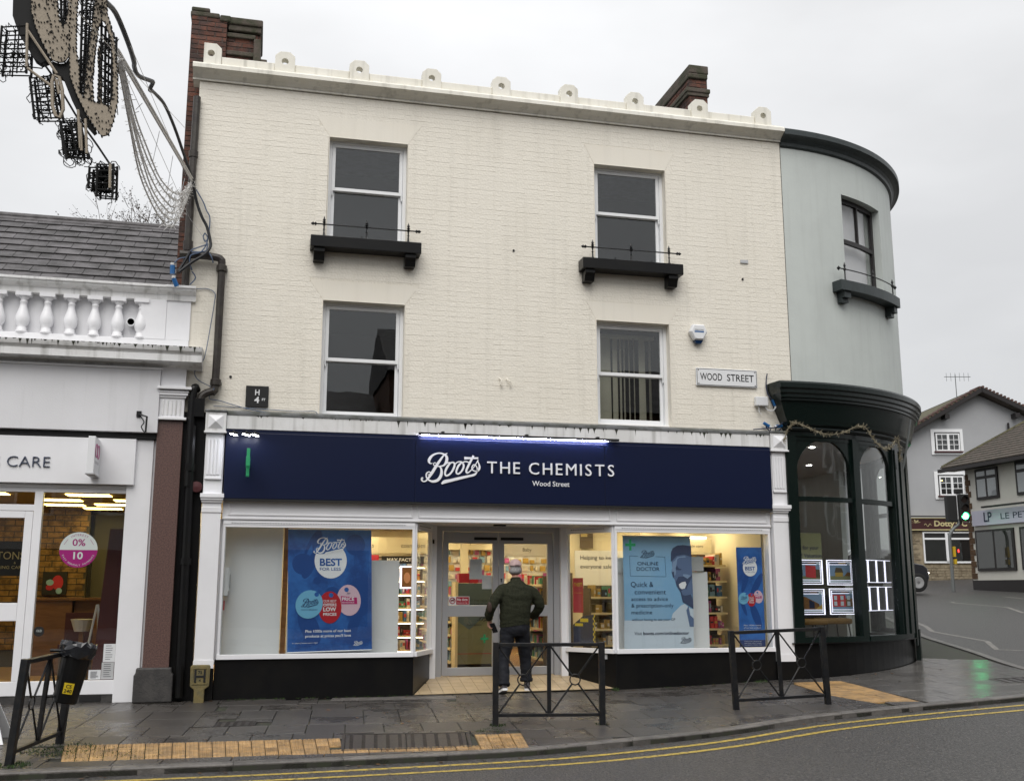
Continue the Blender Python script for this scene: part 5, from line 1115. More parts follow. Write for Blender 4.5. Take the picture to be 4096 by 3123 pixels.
m = MB(); zt = Zr0 + (Yr1 - Yr0) * tn; m.tube([(XL, Yr1, zt + .02), (-.16, Yr1, zt + .0)], .06, 10); m.prism([(-.14, -.10), (0, .0), (0, -.03), (-.14, -.13)], lambda u, v, w: (w, Yr1 + u, zt + v + .03), XL, -.16); m.build('ridge', 'slate', rf)
bx('abutment_flashing', 'lead', lb, -.20, -.12, 3.0, 3.9, 7.0, 7.62)
bx('party_wall', 'red_brick', lb, -.155, -.02, .36, 4.5, 5.0, 8.0)
# shop front
bx('sign_soffit', 'white_paint', lb, XL, -.30, -.02, .2, 2.66, 2.70)
for z0, z1, x0, x1, nm in ((.10, .27, XL, -.60, 'window_sill_rail'), (2.60, 2.70, XL, -.60, 'head_rail')): bx(nm, 'white_paint', lb, x0, x1, -.0, .08, z0, z1, bevel=.005)
bx('corner_panel', 'white_paint', lb, -.605, -.302, -.05, .1, 0, 3.30, bevel=.005); bx('mullion', 'white_paint', lb, -1.70, -1.60, -.01, .085, .27, 2.60, bevel=.005); bx('base_course', 'black_stone', lb, XL, -.61, .01, .1, -.02, .099)
m = MB(); m.box(-1.0, -.75, .0, .009, .02, .085); m.build('air_brick', 'ink_black', lb)
bx('door_transom', 'white_paint', lb, XL, -1.70, -.0, .075, 2.36, 2.44, bevel=.005)
dr = bx('door', 'white_paint', lb, -1.80, -1.705, .0, .06, .27, 2.355, bevel=.004); bx('mid_rail', 'white_paint', dr, XL + 2.2, -1.801, .0, .06, 1.0, 1.22, bevel=.004); bx('top_rail', 'white_paint', dr, XL + 2.2, -1.801, .0, .06, 2.27, 2.355, bevel=.004)
bx('pane', 'pane', lb, -1.60, -.605, .035, .04, .27, 2.60); bx('pane', 'pane', lb, XL, -1.70, .035, .04, 2.44, 2.60); bx('pane', 'pane', dr, XL + 2.2, -1.80, .025, .03, 1.22, 2.27); bx('pane', 'pane', dr, XL + 2.2, -1.80, .025, .03, .28, 1.0)
bx('floor', 'oak_floor', lb, XL, -.30, .101, 6.5, .05, .12); bx('ceiling', 'shop_ochre', lb, XL, -.30, .21, 6.5, 2.74, 2.8); bx('inner_wall', 'shop_grey', lb, -.42, -.30, .21, 6.5, .12, 2.74); bx('inner_wall', 'room_dark', lb, XL, -1.75, 5.1, 5.2, .12, 2.74); bx('inner_wall', 'shop_grey', lb, -1.74, -.43, 5.6, 5.7, .12, 2.74); bx('inner_wall', 'shop_ochre', lb, XL - .1, XL, .1, 6.5, .12, 5.2); bx('rear_wall', 'white_render', lb, XL, -.3, 6.51, 6.7, 0, 5)
m = MB(); z = .4; k = 0
while z < 2.7:
    x = -4.4 - (.11 if k % 2 else 0)
    while x < -1.78: e = min(x + .245, -1.76); m.box(x, e, 5.1 - random.uniform(.006, .03), 5.099, z, z + .082); x += .262
    z += .098; k += 1
m.build('inner_brickwork', 'brown_brick', lb, kind='stuff', fix=False)
for x, y in ((-1.35, 2.0), (-2.75, 2.0), (-1.45 - .45, 3.0), (-.8, 2.9), (-3.3, 3.0), (-2.0, 4.0), (-1.2, 3.8), (-3.5, 4.0), (-1.1, 1.25), (-1.5, 4.7), (-2.6, 1.2)): bx('ceiling_lamp', 'lamp_yellow', lb, x - .3, x + .3, y - .17, y + .17, 2.728, 2.738)
t = thing('desk', 'brown wooden reception desk inside the left shop', 'desk', (-1.95, 3.2, .12)); bx('front', 'wood_brown', t, -2.3, -1.62, 3.0, 3.4, .12, 1.22); bx('top', 'wood_brown', t, -2.35, -1.1, 2.95, 3.5, 1.225, 1.26); bx('side_cabinet', 'wood_brown', t, -1.6, -1.12, 3.1, 3.45, .12, 1.22)
t = thing('wall_picture', 'small dark picture with red and blue shapes on the brick wall', 'picture', (-2.1, 5.0, 1.3)); bx('frame', 'ink_black', t, -2.42, -2.04, 4.98, 5.07, 1.30, 1.68); m = MB(); fy = lambda u, v, d=0: (u, 4.975 - d, v); ell(m, fy, -2.18, 1.5, .09, .12); ell(m, fy, -2.3, 1.42, .06, .05); m.build('red_shape', 'promo_red', t, fix=False); m = MB(); ell(m, fy, -2.3, 1.5, .06, .05, .004); ell(m, fy, -2.15, 1.36, .05, .05, .004); m.build('blue_shape', 'poster_sky', t, fix=False)
t = thing('easel', 'thin pale A-shaped easel inside the left shop window', 'easel', (-1.0, 1.2, .12)); m = MB(); m.tube([(-1.18, 1.2, .12), (-1.03, 1.25, 1.18)], .016, 5); m.tube([(-.82, 1.2, .12), (-1.02, 1.25, 1.18)], .016, 5); m.tube([(-1.0, 1.6, .12), (-1.02, 1.26, 1.18)], .014, 5); m.build('leg', 'plastic_grey', t)
t = thing('exhibition_board', 'tall dark maroon panel at the right inside the left shop', 'panel', (-.75, 1.0, .12)); m = MB(); m.hexa([(-1.02, 1.0, .12), (-.5, 1.0, .12), (-.5, 1.06, .12), (-1.02, 1.06, .12), (-.90, 1.0, 2.2), (-.5, 1.0, 2.2), (-.5, 1.06, 2.2), (-.90, 1.06, 2.2)]); m.build('sheet', 'maroon', t)
t = thing('chair', 'dark brown chair beside the desk in the left shop', 'chair', (-1.5, 2.2, .12)); bx('seat', 'maroon', t, -1.62, -1.2, 2.0, 2.4, .55, .62); bx('backrest', 'maroon', t, -1.6, -1.22, 2.36, 2.42, .62, 1.05)
for a, b in ((-1.6, 2.02), (-1.24, 2.02), (-1.6, 2.38), (-1.24, 2.38)): bx('leg', 'shelf_dark', t, a, a + .03, b, b + .03, .12, .55)
t = thing('basin_tray', 'pale oval tray on the chair arm inside the left shop', 'tray', (-1.3, 2.0, .9)); m = MB(); m.lathe([(.10, .8), (.15, .95), (.16, .97)], (-1.3, 1.9, 0), 14); m.build('tray', 'board_grey', t); bx('stand', 'wood_brown', t, -1.33, -1.27, 1.87, 1.93, .12, .8)
t = thing('window_sign', 'black sign with gold lettering behind the left shop door', 'sign', (-2.2, .9, 1.55)); bx('board', 'ink_black', t, -3.0, -1.92, .98, 1.0, 1.56, 2.02); m = MB(); fy = lambda u, v, d=0: (u, .975 - d, v); tx(m, 'TONS', fy, -1.955, 1.78, w=.345, h=.10, al='R'); tx(m, '&', fy, -2.08, 1.72, h=.03); tx(m, 'EARING CARE', fy, -1.95, 1.655, w=.40, h=.04, al='R'); m.build('lettering', 'gold', t, fix=False)
# round finance sticker on the glass
t = thing('window_sticker', 'round white and magenta sticker reading 0% and 10 on the left shop window', 'sticker', (-1.14, .03, 1.66)); fy = lambda u, v, d=0: (u, .030 - d, v)
m = MB(); ell(m, fy, -1.14, 1.88, .228, .222, 0, 40); m.build('disc', 'sticker_pale', t, fix=False); m = MB(); ell(m, fy, -1.14, 1.878, .2285, .222, .001, 20, 180, 360); m.build('lower_half', 'magenta', t, fix=False)
m = MB(); tx(m, '0%', lambda u, v, d=0: fy(u, v, .002), -1.14, 1.93, w=.155, h=.085, bold=.012, al='C')
def arc(mb, s, cu, cv, rad, a0, a1, h, fn, flip=False):
    n = len(s)
    for i, ch in enumerate(s):
        if ch == ' ': continue
        a = R(a0 + (a1 - a0) * (i + .5) / n); vs, fs_ = glyphs(ch); x0 = (min(p[0] for p in vs) + max(p[0] for p in vs)) / 2; k = h / CAPH; o = []
        for p in vs:
            x, y = (p[0] - x0) * k, p[1] * k
            if not flip: ux, uy = math.sin(a), math.cos(a); o.append(fn(cu + ux * (rad + y) + uy * x, cv + uy * (rad + y) - ux * x))
            else: ux, uy = math.sin(a), -math.cos(a); o.append(fn(cu + ux * (rad - y) - uy * x, cv + uy * (rad - y) + ux * x))
        mb.add(o, fs_)
arc(m, 'INTEREST', -1.14, 1.88, .175, -35, 35, .026, lambda u, v, d=0: fy(u, v, .002))
for s_ in (-1, 1): m.poly([fy(-1.14 + s_ * .19 * math.cos(R(a)) * 1.0, 1.88 + .19 * math.sin(R(a)), .002) for a in (20, 45)] + [fy(-1.14 + s_ * .186 * math.cos(R(a)), 1.88 + .186 * math.sin(R(a)), .002) for a in (45, 20)])
m.build('lettering', 'magenta', t, fix=False); m = MB(); tx(m, '10', lambda u, v, d=0: fy(u, v, .003), -1.14, 1.765, w=.115, h=.085, bold=.025, al='C'); arc(m, 'EASY MONTHLY PAYMENTS', -1.14, 1.88, .205, -72, 72, .022, lambda u, v, d=0: fy(u, v, .003), True); m.build('lettering_pale', 'sticker_pale', t, fix=False)
t = thing('window_sticker', 'small round black sticker low on the left shop window', 'sticker', (-1.5, .03, .87)); m = MB(); ell(m, fy, -1.53, .87, .062, .062); m.build('disc', 'ink_black', t, fix=False); m = MB(); tx(m, 'OLD', lambda u, v, d=0: fy(u, v, .002), -1.53, .865, w=.06, h=.028, al='C'); m.build('lettering', 'sticker_pale', t, fix=False)
for lab, q in (('tall paper notice taped low in the corner of the left shop window', (-.755, -.615, .49, .71)), ('grey paper with a curved logo under the tall notice', (-.765, -.62, .28, .485)), ('small white notice at the bottom of the left shop window', (-.915, -.77, .28, .395))):
    t = thing('paper_notice', lab, 'notice', (q[0], .03, q[2])); bx('sheet', 'board_white' if 'grey' not in lab else 'board_grey', t, q[0], q[1], .028, .031, q[2], q[3]); m = MB()
    for k in range(7): z = q[3] - .02 - k * (q[3] - q[2] - .03) / 7; m.rect(q[0] + .025, q[1] - .025 - random.uniform(0, .03), z - .006, z, .027)
    m.build('print_lines', 'ink_grey', t, kind='stuff', fix=False)
t = thing('shop_sign', 'white fascia board with thin dark lettering ending in CARE', 'sign', (-1.5, -.1, 2.7)); bx('board', 'white_paint', t, XL, -.515, -.11, -.02, 2.705, 3.30, bevel=.006); m = MB(); tx(m, "S", lambda u, v, d=0: (u, -.118 - d, v), -2.125, 2.905, h=.135, al='R', ex=.05, bold=-.014); m.build('letter', 'ink_slate', t, fix=False); m = MB(); W = tx(m, 'CARE', lambda u, v, d=0: (u, -.118 - d, v), -2.04, 2.905, w=.505, h=.135, ex=.05, bold=-.014); m.build('lettering', 'ink_slate', t, fix=False)
t = thing('projecting_sign', 'white projecting box sign with pink spectacles mark', 'sign', (-.98, -.3, 2.8)); bx('box', 'plastic_white', t, -1.03, -.945, -.58, -.13, 2.80, 3.26, bevel=.006); bx('base_plate', 'plastic_grey', t, -1.04, -.935, -.59, -.12, 2.785, 2.80); m = MB()
for cy_ in (-.455, -.285): m.tube([(-.942, cy_ + .078 * math.cos(a * math.pi / 8), 3.09 + .085 * math.sin(a * math.pi / 8)) for a in range(17)], .006, 4)
m.build('spectacles_mark', 'pink_mark', t); m = MB(); m.quad((-.9425, -.5, 2.93), (-.9425, -.22, 2.93), (-.9425, -.22, 2.965), (-.9425, -.5, 2.965)); m.build('grey_band', 'plastic_grey', t, fix=False)
t = thing('wall_bracket', 'small black twisted iron bracket on the white frieze', 'bracket', (-.42, -.2, 3.4)); m = MB(); m.tube([(-.50, -.17, 3.62), (-.38, -.36, 3.56), (-.385, -.36, 3.36)], .013, 5); m.tube(smoothpath([(-.47, -.20, 3.58), (-.42, -.28, 3.50), (-.45, -.26, 3.44), (-.40, -.33, 3.36)], 4), .008, 5); m.box(-.53, -.47, -.175, -.161, 3.58, 3.66); m.build('bracket', 'black_iron', t)
# ================================================================== corner shop with the curved wall
cbd = thing('corner_building', 'rounded sage green corner building with a dark green shopfront', 'building', (8.95, 3.65, 0)); CX_, CY_ = 8.95, 3.65
def cyl(th, r_, z): a = R(th); return (CX_ + r_ * math.sin(a), CY_ - r_ * math.cos(a), z)
def curved(mb, t0, t1, r0, r1, z0, z1, st=2.):
    n = max(1, int(abs(t1 - t0) / st + .5)); rings = []
    for i in range(n + 1): t = t0 + (t1 - t0) * i / n; rings.append([cyl(t, r0, z0), cyl(t, r1, z0), cyl(t, r1, z1), cyl(t, r0, z1)])
    return mb.loft(rings)
RW = 3.65
m = MB(); curved(m, 0, 18.6, RW - .3, RW, 3.75, 8.45); curved(m, 37.2, 90, RW - .3, RW, 3.75, 8.45); curved(m, 18.6, 37.2, RW - .3, RW, 3.75, 6.24); curved(m, 18.6, 37.2, RW - .3, RW, 7.735, 8.45); m.build('wall', 'sage', cbd, smooth=False)
bx('joint', 'mortar', cbd, 8.944, 8.952, -.004, .2, 4.4, 8.43)
m = MB(); prof = [(3.35, 8.35), (3.66, 8.35), (3.69, 8.37), (3.70, 8.42), (3.73, 8.46), (3.78, 8.49), (3.83, 8.51), (3.83, 8.60), (3.80, 8.62), (3.35, 8.66)]
m.loft([[cyl(t, r_, z) for r_, z in prof] for t in range(0, 93, 2)]); m.build('cornice', 'dark_cornice', cbd)
m = MB(); m.poly([cyl(t, 3.4, 8.40) for t in range(0, 91, 3)] + [(12.35, 9.2, 8.40), (8.96, 9.2, 8.40)]); m.poly([cyl(t, 3.4, 5.8) for t in range(0, 91, 3)] + [(12.35, 9.2, 5.8), (8.96, 9.2, 5.8)]); m.build('roof', 'room_wall', cbd, fix=False)
bx('rear_wall', 'sage', cbd, 8.96, 12.34, 9.1, 9.3, 0, 8.4)
# curved sash window
cs = MB(); r0, r1 = RW - .17, RW - .12
for a in ((18.6, 20.0, 6.24, 7.735), (35.9, 37.2, 6.24, 7.735), (20.0, 35.9, 7.66, 7.735), (20.0, 35.9, 6.24, 6.31), (20.0, 35.9, 6.965, 7.035), (27.6, 28.1, 7.035, 7.66)): curved(cs, a[0], a[1], r0, r1, a[2], a[3], 2)
w_ = cs.build('sash_window', 'dark_wood', cbd); m = MB(); curved(m, 20.0, 35.9, RW - .155, RW - .15, 6.31, 6.965); m.build('pane', 'pane', w_); m = MB(); curved(m, 20, 27.6, RW - .155, RW - .15, 7.035, 7.66); m.build('pane', 'pane', w_); m = MB(); curved(m, 28.1, 35.9, RW - .155, RW - .15, 7.035, 7.66); m.build('pane', 'pane', w_)
m = MB(); curved(m, 19, 37, RW - .27, RW - .26, 6.2, 7.75); m.build('net_curtain', 'net', cbd)
lg = MB(); curved(lg, 13.6, 40, RW - .05, RW + .20, 6.03, 6.20); l_ = lg.build('window_ledge', 'dark_cornice', cbd, bevel=.006)
for a in (15, 37): m = MB(); curved(m, a, a + 2.2, RW - .05, RW + .16, 5.93, 6.029); curved(m, a, a + 2.2, RW - .05, RW + .10, 5.86, 5.929); m.build('bracket', 'dark_cornice', l_)
m = MB(); m.tube([cyl(t, RW + .13, 6.40) for t in range(14, 41, 2)], .010, 5)
for t in (16, 27, 38): c = cyl(t, RW + .13, 0); m.lathe([(.001, 6.52), (.02, 6.46), (.012, 6.43), (.026, 6.40), (.011, 6.37), (.011, 6.24), (.028, 6.20)], (c[0], c[1], 0), 8)
for t in (14, 40): c = cyl(t, RW + .13, 0); m.lathe([(.001, 6.36), (.032, 6.40), (.001, 6.44)], (c[0], c[1], 0), 8)
m.build('railing', 'black_iron', l_)
# shopfront canopy and glazing, on a slightly tighter curve than the wall above
RB = 3.75
def cylb(th, r_, z): a = R(th); return (CX_ + (r_ - .34) * math.sin(a), 3.31 - (r_ - .34) * math.cos(a), z)
def curvedb(mb, t0, t1, r0, r1, z0, z1, st=2.):
    n = max(1, int(abs(t1 - t0) / st + .5)); rings = []
    for i in range(n + 1): t = t0 + (t1 - t0) * i / n; rings.append([cylb(t, r0, z0), cylb(t, r1, z0), cylb(t, r1, z1), cylb(t, r0, z1)])
    return mb.loft(rings)
m = MB(); prof = [(3.5, 3.74), (3.80, 3.74), (3.83, 3.77), (3.82, 3.80), (3.87, 3.83), (3.88, 3.87), (3.89, 3.90), (3.95, 4.16), (3.98, 4.17), (3.98, 4.20), (4.01, 4.215), (4.01, 4.26), (4.04, 4.28), (4.04, 4.33), (4.07, 4.35), (4.07, 4.42), (4.05, 4.45), (3.5, 4.50)]
xl = lambda z: 8.53 + max(0, 4.36 - z) / .62 * .24
def cutp(t, r_, z): p = cylb(t, r_, z); return (max(p[0], xl(z)), p[1], z)
ring = [[cutp(t, r_, z) for r_, z in prof] for t in [x * 2 - 6.2 for x in range(0, 49)]]
m.loft([[(xl(z) + .002 - .035 * max(0, (r_ - 3.6)), max(-.004, cylb(-6.2, r_, z)[1]) if r_ < 3.7 else -.004, z) for r_, z in prof]] + ring); can = m.build('canopy', 'dark_green', cbd)
m = MB(); curvedb(m, -3.5, 93, 3.45, RB + .02, 3.66, 3.74); m.build('frieze', 'dark_green', cbd)
POST = [(-3.7, -1.0, .10), (16.6, 18.9, .04), (35.6, 50, .0), (60, 62, .04), (75, 77, .04), (89, 93, .04)]
for a, b, p in POST:
    m = MB(); curvedb(m, a, b, RB - .12, RB + .03 + p * .2, .62, 3.66, 1.2); q = m.build('post', 'dark_green', cbd)
    if b - a > 5: m = MB(); curvedb(m, a + 1.0, a + 3.0, RB + .031, RB + .05, .7, 3.6, 1); curvedb(m, a + 5.2, a + 8.5, RB + .031, RB + .05, .7, 3.6, 1); curvedb(m, a + 10.5, b - .3, RB + .031, RB + .055, .5, 3.6, 1); m.build('pilaster_strip', 'dark_green', q)
for i in range(len(POST) - 1):
    a, b = POST[i][1], POST[i + 1][0]; m = MB(); curvedb(m, a, b, RB - .07, RB, 2.685, 2.755, 2); q = m.build('glazing_bar', 'dark_green', cbd); m = MB(); curvedb(m, a, b, RB - .10, RB + .05, .623, .70, 2); m.build('sill', 'dark_green', q); m = MB(); curvedb(m, a, b, RB - .07, RB, 3.60, 3.659, 2); m.build('head_bar', 'dark_green', q)
    m = MB(); curvedb(m, a, b, RB - .045, RB - .04, .70, 2.685, 2); m.build('pane', 'pane_bay', q); m = MB(); curvedb(m, a, b, RB - .045, RB - .04, 2.755, 3.60, 2); m.build('pane', 'pane_bay', q)
    # arched head: spandrels between an elliptical arch and the top rail
    m = MB(); n = 20; c_ = (a + b) / 2; rings = []
    for k in range(n + 1):
        u = -1 + 2 * k / n; t = c_ + u * (b - a) / 2; z = 3.02 + .60 * math.sqrt(max(0, 1 - u * u * .995)); z = min(z, 3.60)
        rings.append([cylb(t, RB - .06, z), cylb(t, RB - .01, z), cylb(t, RB - .01, 3.601), cylb(t, RB - .06, 3.601)])
    m.loft(rings); m.build('arched_head', 'dark_green', q)
pl = MB(); n = 36; rings = []
for i in range(n + 1): t = -4.3 + 97 * i / n; rings.append([cylb(t, 3.3, -.2), cylb(t, RB - .02, -.2), cylb(t, RB - .02, .60), cylb(t, RB + .05, .61), cylb(t, RB + .05, .622), cylb(t, 3.3, .622)])
pl.loft(rings); pl.build('plinth', 'black_gloss', cbd)
m = MB(); curvedb(m, 49, 52, RB, RB + .07, -.1, .75, 1); m.build('post_base', 'dark_green', cbd)
m = MB(); m.poly([cylb(t, 3.68, .36) for t in range(-3, 91, 3)] + [(12.28, 8.0, .36), (8.99, 8.0, .36)]); m.build('floor', 'shop_floor', cbd, fix=False); m = MB(); m.poly([cylb(t, 3.68, 3.70) for t in range(-1, 91, 3)] + [(12.28, 8.0, 3.70), (8.99, 8.0, 3.70)]); m.build('ceiling', 'board_white', cbd, fix=False)
bx('inner_wall', 'board_grey', cbd, 8.955, 8.99, .3, 8.0, .365, 3.695); bx('inner_wall', 'board_grey', cbd, 8.99, 12.28, 8.0, 8.1, .365, 3.695); bx('inner_wall', 'room_wall', cbd, 9.0, 10.4, 5.2, 5.3, .365, 2.6)
bx('side_wall', 'sage', cbd, 12.29, 12.40, 4.4, 9.3, 0, 3.75); bx('side_wall', 'sage', cbd, 12.35, 12.6, 3.66, 9.3, 3.751, 8.45)
for x, y in ((9.47, .62), (9.20, 1.5), (9.95, 1.25), (9.2, 2.8), (10.2, 2.4), (10.8, 1.7), (9.9, 3.5), (9.7, 4.8), (11.2, 3.6), (11.4, 5.4), (10.3, 6.6), (11.6, 7.2)):
    m = MB(); m.lathe([(.001, 3.692), (.042, 3.692), (.045, 3.696)], (x, y, 0), 12); m.build('downlight', 'lamp_white', cbd)
# lit property cards
def card(x0, x1, z0, z1, y, design, lab):
    t = thing('property_display', lab, 'display', ((x0 + x1) / 2, y, z0), 'lit property cards in the corner shop window'); m = MB(); e = .010
    for q in ((x0, x1, z0, z0 + e), (x0, x1, z1 - e, z1), (x0, x0 + e, z0 + e, z1 - e), (x1 - e, x1, z0 + e, z1 - e)): m.box(q[0], q[1], y, y + .02, q[2], q[3])
    m.build('frame', 'lamp_edge', t); bx('card', 'lamp_photo', t, x0 + .03, x1 - .03, y + .006, y + .012, z0 + .03, z1 - .03)
    f = lambda u, v, d=0: (x0 + (x1 - x0) * u, y + .005 - d, z0 + (z1 - z0) * v); m = MB(); M = ['stock_0', 'shelf_dark', 'promo_green', 'face_light', 'ink_navy', 'stock_4', 'poster_pale', 'wood_brown']
    m.m = 4; m.quad(f(.1, .83, .001), f(.9, .83, .001), f(.9, .90, .001), f(.1, .90, .001)); m.m = 7 if design != 1 else 5; m.quad(f(.45, .84, .002), f(.72, .84, .002), f(.72, .89, .002), f(.45, .89, .002)); m.m = 6; m.quad(f(.78, .8, .003), f(.88, .8, .003), f(.88, .91, .003), f(.78, .91, .003))
    m.m = 3; m.quad(f(.1, .2, .001), f(.9, .2, .001), f(.9, .8, .001), f(.1, .8, .001))
    if design == 0: m.m = 2; m.quad(f(.1, .2, .002), f(.9, .2, .002), f(.9, .34, .002), f(.1, .34, .002)); m.m = 0; m.poly([f(.36, .3, .003), f(.74, .25, .003), f(.74, .74, .003), f(.36, .78, .003)]); m.m = 1; m.quad(f(.1, .38, .003), f(.25, .38, .003), f(.25, .6, .003), f(.1, .6, .003)); m.quad(f(.74, .28, .003), f(.9, .28, .003), f(.9, .6, .003), f(.74, .62, .003))
    if design == 1: m.m = 2; m.quad(f(.1, .2, .002), f(.9, .2, .002), f(.9, .36, .002), f(.1, .36, .002)); m.m = 1; m.poly([f(.28, .5, .003), f(.34, .7, .003), f(.56, .68, .003), f(.62, .5, .003)]); m.m = 5; m.quad(f(.3, .34, .003), f(.6, .34, .003), f(.6, .5, .003), f(.3, .5, .003)); m.m = 7; m.poly([f(.65, .36, .003), f(.9, .36, .003), f(.9, .5, .003), f(.78, .52, .003)])
    if design == 2: m.m = 7; m.poly([f(.1, .2, .002), f(.8, .2, .002), f(.78, .42, .002), f(.3, .68, .002), f(.1, .74, .002)]); m.m = 4; m.poly([f(.4, .25, .003), f(.6, .25, .003), f(.6, .48, .003), f(.4, .58, .003)]); m.m = 5; m.poly([f(.62, .2, .003), f(.9, .2, .003), f(.9, .42, .003)])
    if design == 3: m.m = 0; m.quad(f(.1, .3, .002), f(.62, .3, .002), f(.62, .76, .002), f(.1, .76, .002)); m.m = 7; m.quad(f(.62, .3, .002), f(.9, .3, .002), f(.9, .62, .002), f(.62, .62, .002)); m.m = 6; [m.quad(f(a, b, .003), f(a + .12, b, .003), f(a + .12, b + .16, .003), f(a, b + .16, .003)) for a in (.16, .42, .68) for b in (.34, .56)]
    m.m = 6; m.quad(f(.1, .1, .001), f(.9, .1, .001), f(.9, .18, .001), f(.1, .18, .001)); m.build('picture', M, t, fix=False)
card(9.03, 9.48, 1.46, 1.83, .30, 0, 'upper left lit property card showing a red brick building'); card(9.58, 10.02, 1.45, 1.83, .34, 1, 'upper right lit property card showing a lone house under grey sky'); card(9.05, 9.49, 1.01, 1.39, .30, 2, 'lower left lit property card showing a receding terrace'); card(9.60, 10.03, 1.01, 1.40, .34, 3, 'lower right lit property card showing a red and white terrace')
def sidecard(x, y, z0, z1, lab):
    t = thing('property_display', lab, 'display', (x, y, z0), 'edge-lit property cards round the bend of the corner window'); m = MB(); d = Vector((.87, .5, 0)); p = Vector((x, y, 0)); n = Vector((.5, -.87, 0))
    def Q(a, b, c0, c1, e): m.hexa([tuple(p + d * u + n * v + Vector((0, 0, z))) for z in (c0, c1) for u, v in ((a, 0), (b, 0), (b, e), (a, e))])
    Q(0, .235, z0, z1, .01); m.build('card', 'ink_grey', t); m = MB(); Q(-.02, -.001, z0, z1, .02); Q(.236, .25, z0, z1, .02); Q(0, .235, z1, z1 + .008, .02); Q(0, .235, z0 - .008, z0, .02); m.build('light_edge', 'lamp_edge', t)
for i, (x, y) in enumerate(((10.30, .62), (10.54, .76), (10.78, .90), (11.02, 1.04))):
    o_ = ('first', 'second', 'third', 'fourth')[i]
    sidecard(x, y, 1.50, 1.84, o_ + ' from the glazing bar in the upper row of edge-lit cards'); sidecard(x, y, 1.06, 1.42, o_ + ' from the glazing bar in the lower row of edge-lit cards')
t = plate('window_poster', 'grey green poster reading Ask for your FREE Valuation in the corner shop', 'poster', 'promo_green', 8.98, 9.55, 1.84, 2.24, .42, .006); m = MB(); f = lambda u, v, d=0: (u, .415, v); tx(m, 'Ask for your', f, 9.08, 1.99, h=.055, bold=.01); tx(m, 'FREE Valuation', f, 9.06, 1.87, h=.055, bold=.01); m.build('lettering', 'ink_navy', t, fix=False)
for i, (x, y, lab) in enumerate(((10.15, 1.25, 'ochre seated chair behind the right hand property cards'), (9.55, .95, 'ochre seated chair behind the left hand property cards'))):
    t = thing('chair', lab, 'chair', (x, y, .36)); m = MB(); m.box(x - .26, x + .24, y - .22, y + .22, .84, .93); m.build('seat', 'chair_seat', t, bevel=.03); m = MB(); m.box(x - .26, x + .24, y + .2, y + .25, .93, 1.3); m.build('backrest', 'ink_black', t, bevel=.02)
    for sx, sy in ((-.2, -.18), (.18, -.18), (-.2, .18), (.18, .18)): m = MB(); m.tube([(x + sx, y + sy, .84), (x + sx * 1.3, y + sy * 1.2, .36)], .012, 5); m.build('leg', 'ink_black', t)
t = thing('string_lights', 'unlit string of tinsel lights swagged below the dark green canopy', 'lights', (9.8, .2, 3.6)); P = [cylb(-4.6, 3.84, 3.56), cylb(-3.2, 3.88, 3.78), cylb(-1.5, 3.93, 3.83), cylb(2.5, 3.93, 3.74), cylb(6.5, 3.93, 3.68), cylb(11, 3.93, 3.72), cylb(16, 3.93, 3.84), cylb(19.2, 3.93, 3.83), cylb(22, 3.93, 3.66), cylb(26, 3.93, 3.55), cylb(30.5, 3.92, 3.62), cylb(34.5, 3.90, 3.77), cylb(36.5, 3.88, 3.6), cylb(37.2, 3.87, 3.42)]
P = smoothpath(P, 7); m = MB(); m.tube(P, .007, 5)
rr = random.Random(3)
for p in P[::1]:
    for _ in range(4): d = Vector((rr.uniform(-1, 1), rr.uniform(-1, .4), rr.uniform(-1, 1))).normalized() * rr.uniform(.03, .065); m.tube([p, p + d], .004, 3)
m.build('tinsel', 'tinsel', t, fix=False)
m = MB(); m.tube([cylb(40, 4.02, 4.1), cylb(39.5, 3.93, 3.6), cylb(39.3, 3.86, 3.3)], .018, 6); m.build('downpipe', 'pole_grey', cbd)
# ================================================================== houses across the junction
rX = Vector((math.cos(R(13.6)), -math.sin(R(13.6)), 0)); fY = Vector((math.sin(R(13.6)), math.cos(R(13.6)), 0)); C0 = Vector((1.04, -14.415, 0))
HO = C0 + fY * 46
def H(u, v, d=0): p = HO + rX * u - fY * d; return (p.x, p.y, v)      # plane of the grey gable; d towards us
gh = thing('gabled_house', 'grey rendered three storey gable end over a maroon shopfront', 'building', H(20, 1.7))
def hb(name, m, par, u0, u1, v0, v1, d0, d1, **k):
    q = MB(); q.hexa([H(u0, v0, d1), H(u1, v0, d1), H(u1, v0, d0), H(u0, v0, d0), H(u0, v1, d1), H(u1, v1, d1), H(u1, v1, d0), H(u0, v1, d0)]); return q.build(name, m, par, **k)
q = MB(); q.prism([(15.0, 1.2), (24.6, 1.2), (24.6, 8.0), (20.7, 9.88), (15.0, 6.6)], lambda u, v, w: H(u, v, w), -9, 0); q.build('wall', 'grey_render', gh)
for a, b in (((14.2, 6.19), (20.72, 9.92)), ((20.68, 9.92), (25.3, 7.68))):
    q = MB(); q.prism([a, b, (b[0], b[1] + .26), (a[0], a[1] + .26)], lambda u, v, w: H(u, v, w), -9, .45); r1_ = q.build('roof', 'roof_moss' if a[0] < 18 else 'roof_tile', gh)
    q = MB(); q.prism([(a[0], a[1] + .02), (b[0], b[1] + .02), (b[0], b[1] + .23), (a[0], a[1] + .23)], lambda u, v, w: H(u, v, w), .451, .49); q.build('bargeboard', 'dark_wood', r1_)
    q = MB(); n = 30
    for k in range(n): t_ = (k + .5) / n; u, v = a[0] + (b[0] - a[0]) * t_, a[1] + (b[1] - a[1]) * t_ + .27; q.tube([H(u, v, .5), H(u, v, -.5)], .06, 6)
    q.build('verge_tiles', 'roof_red', r1_, kind='stuff')
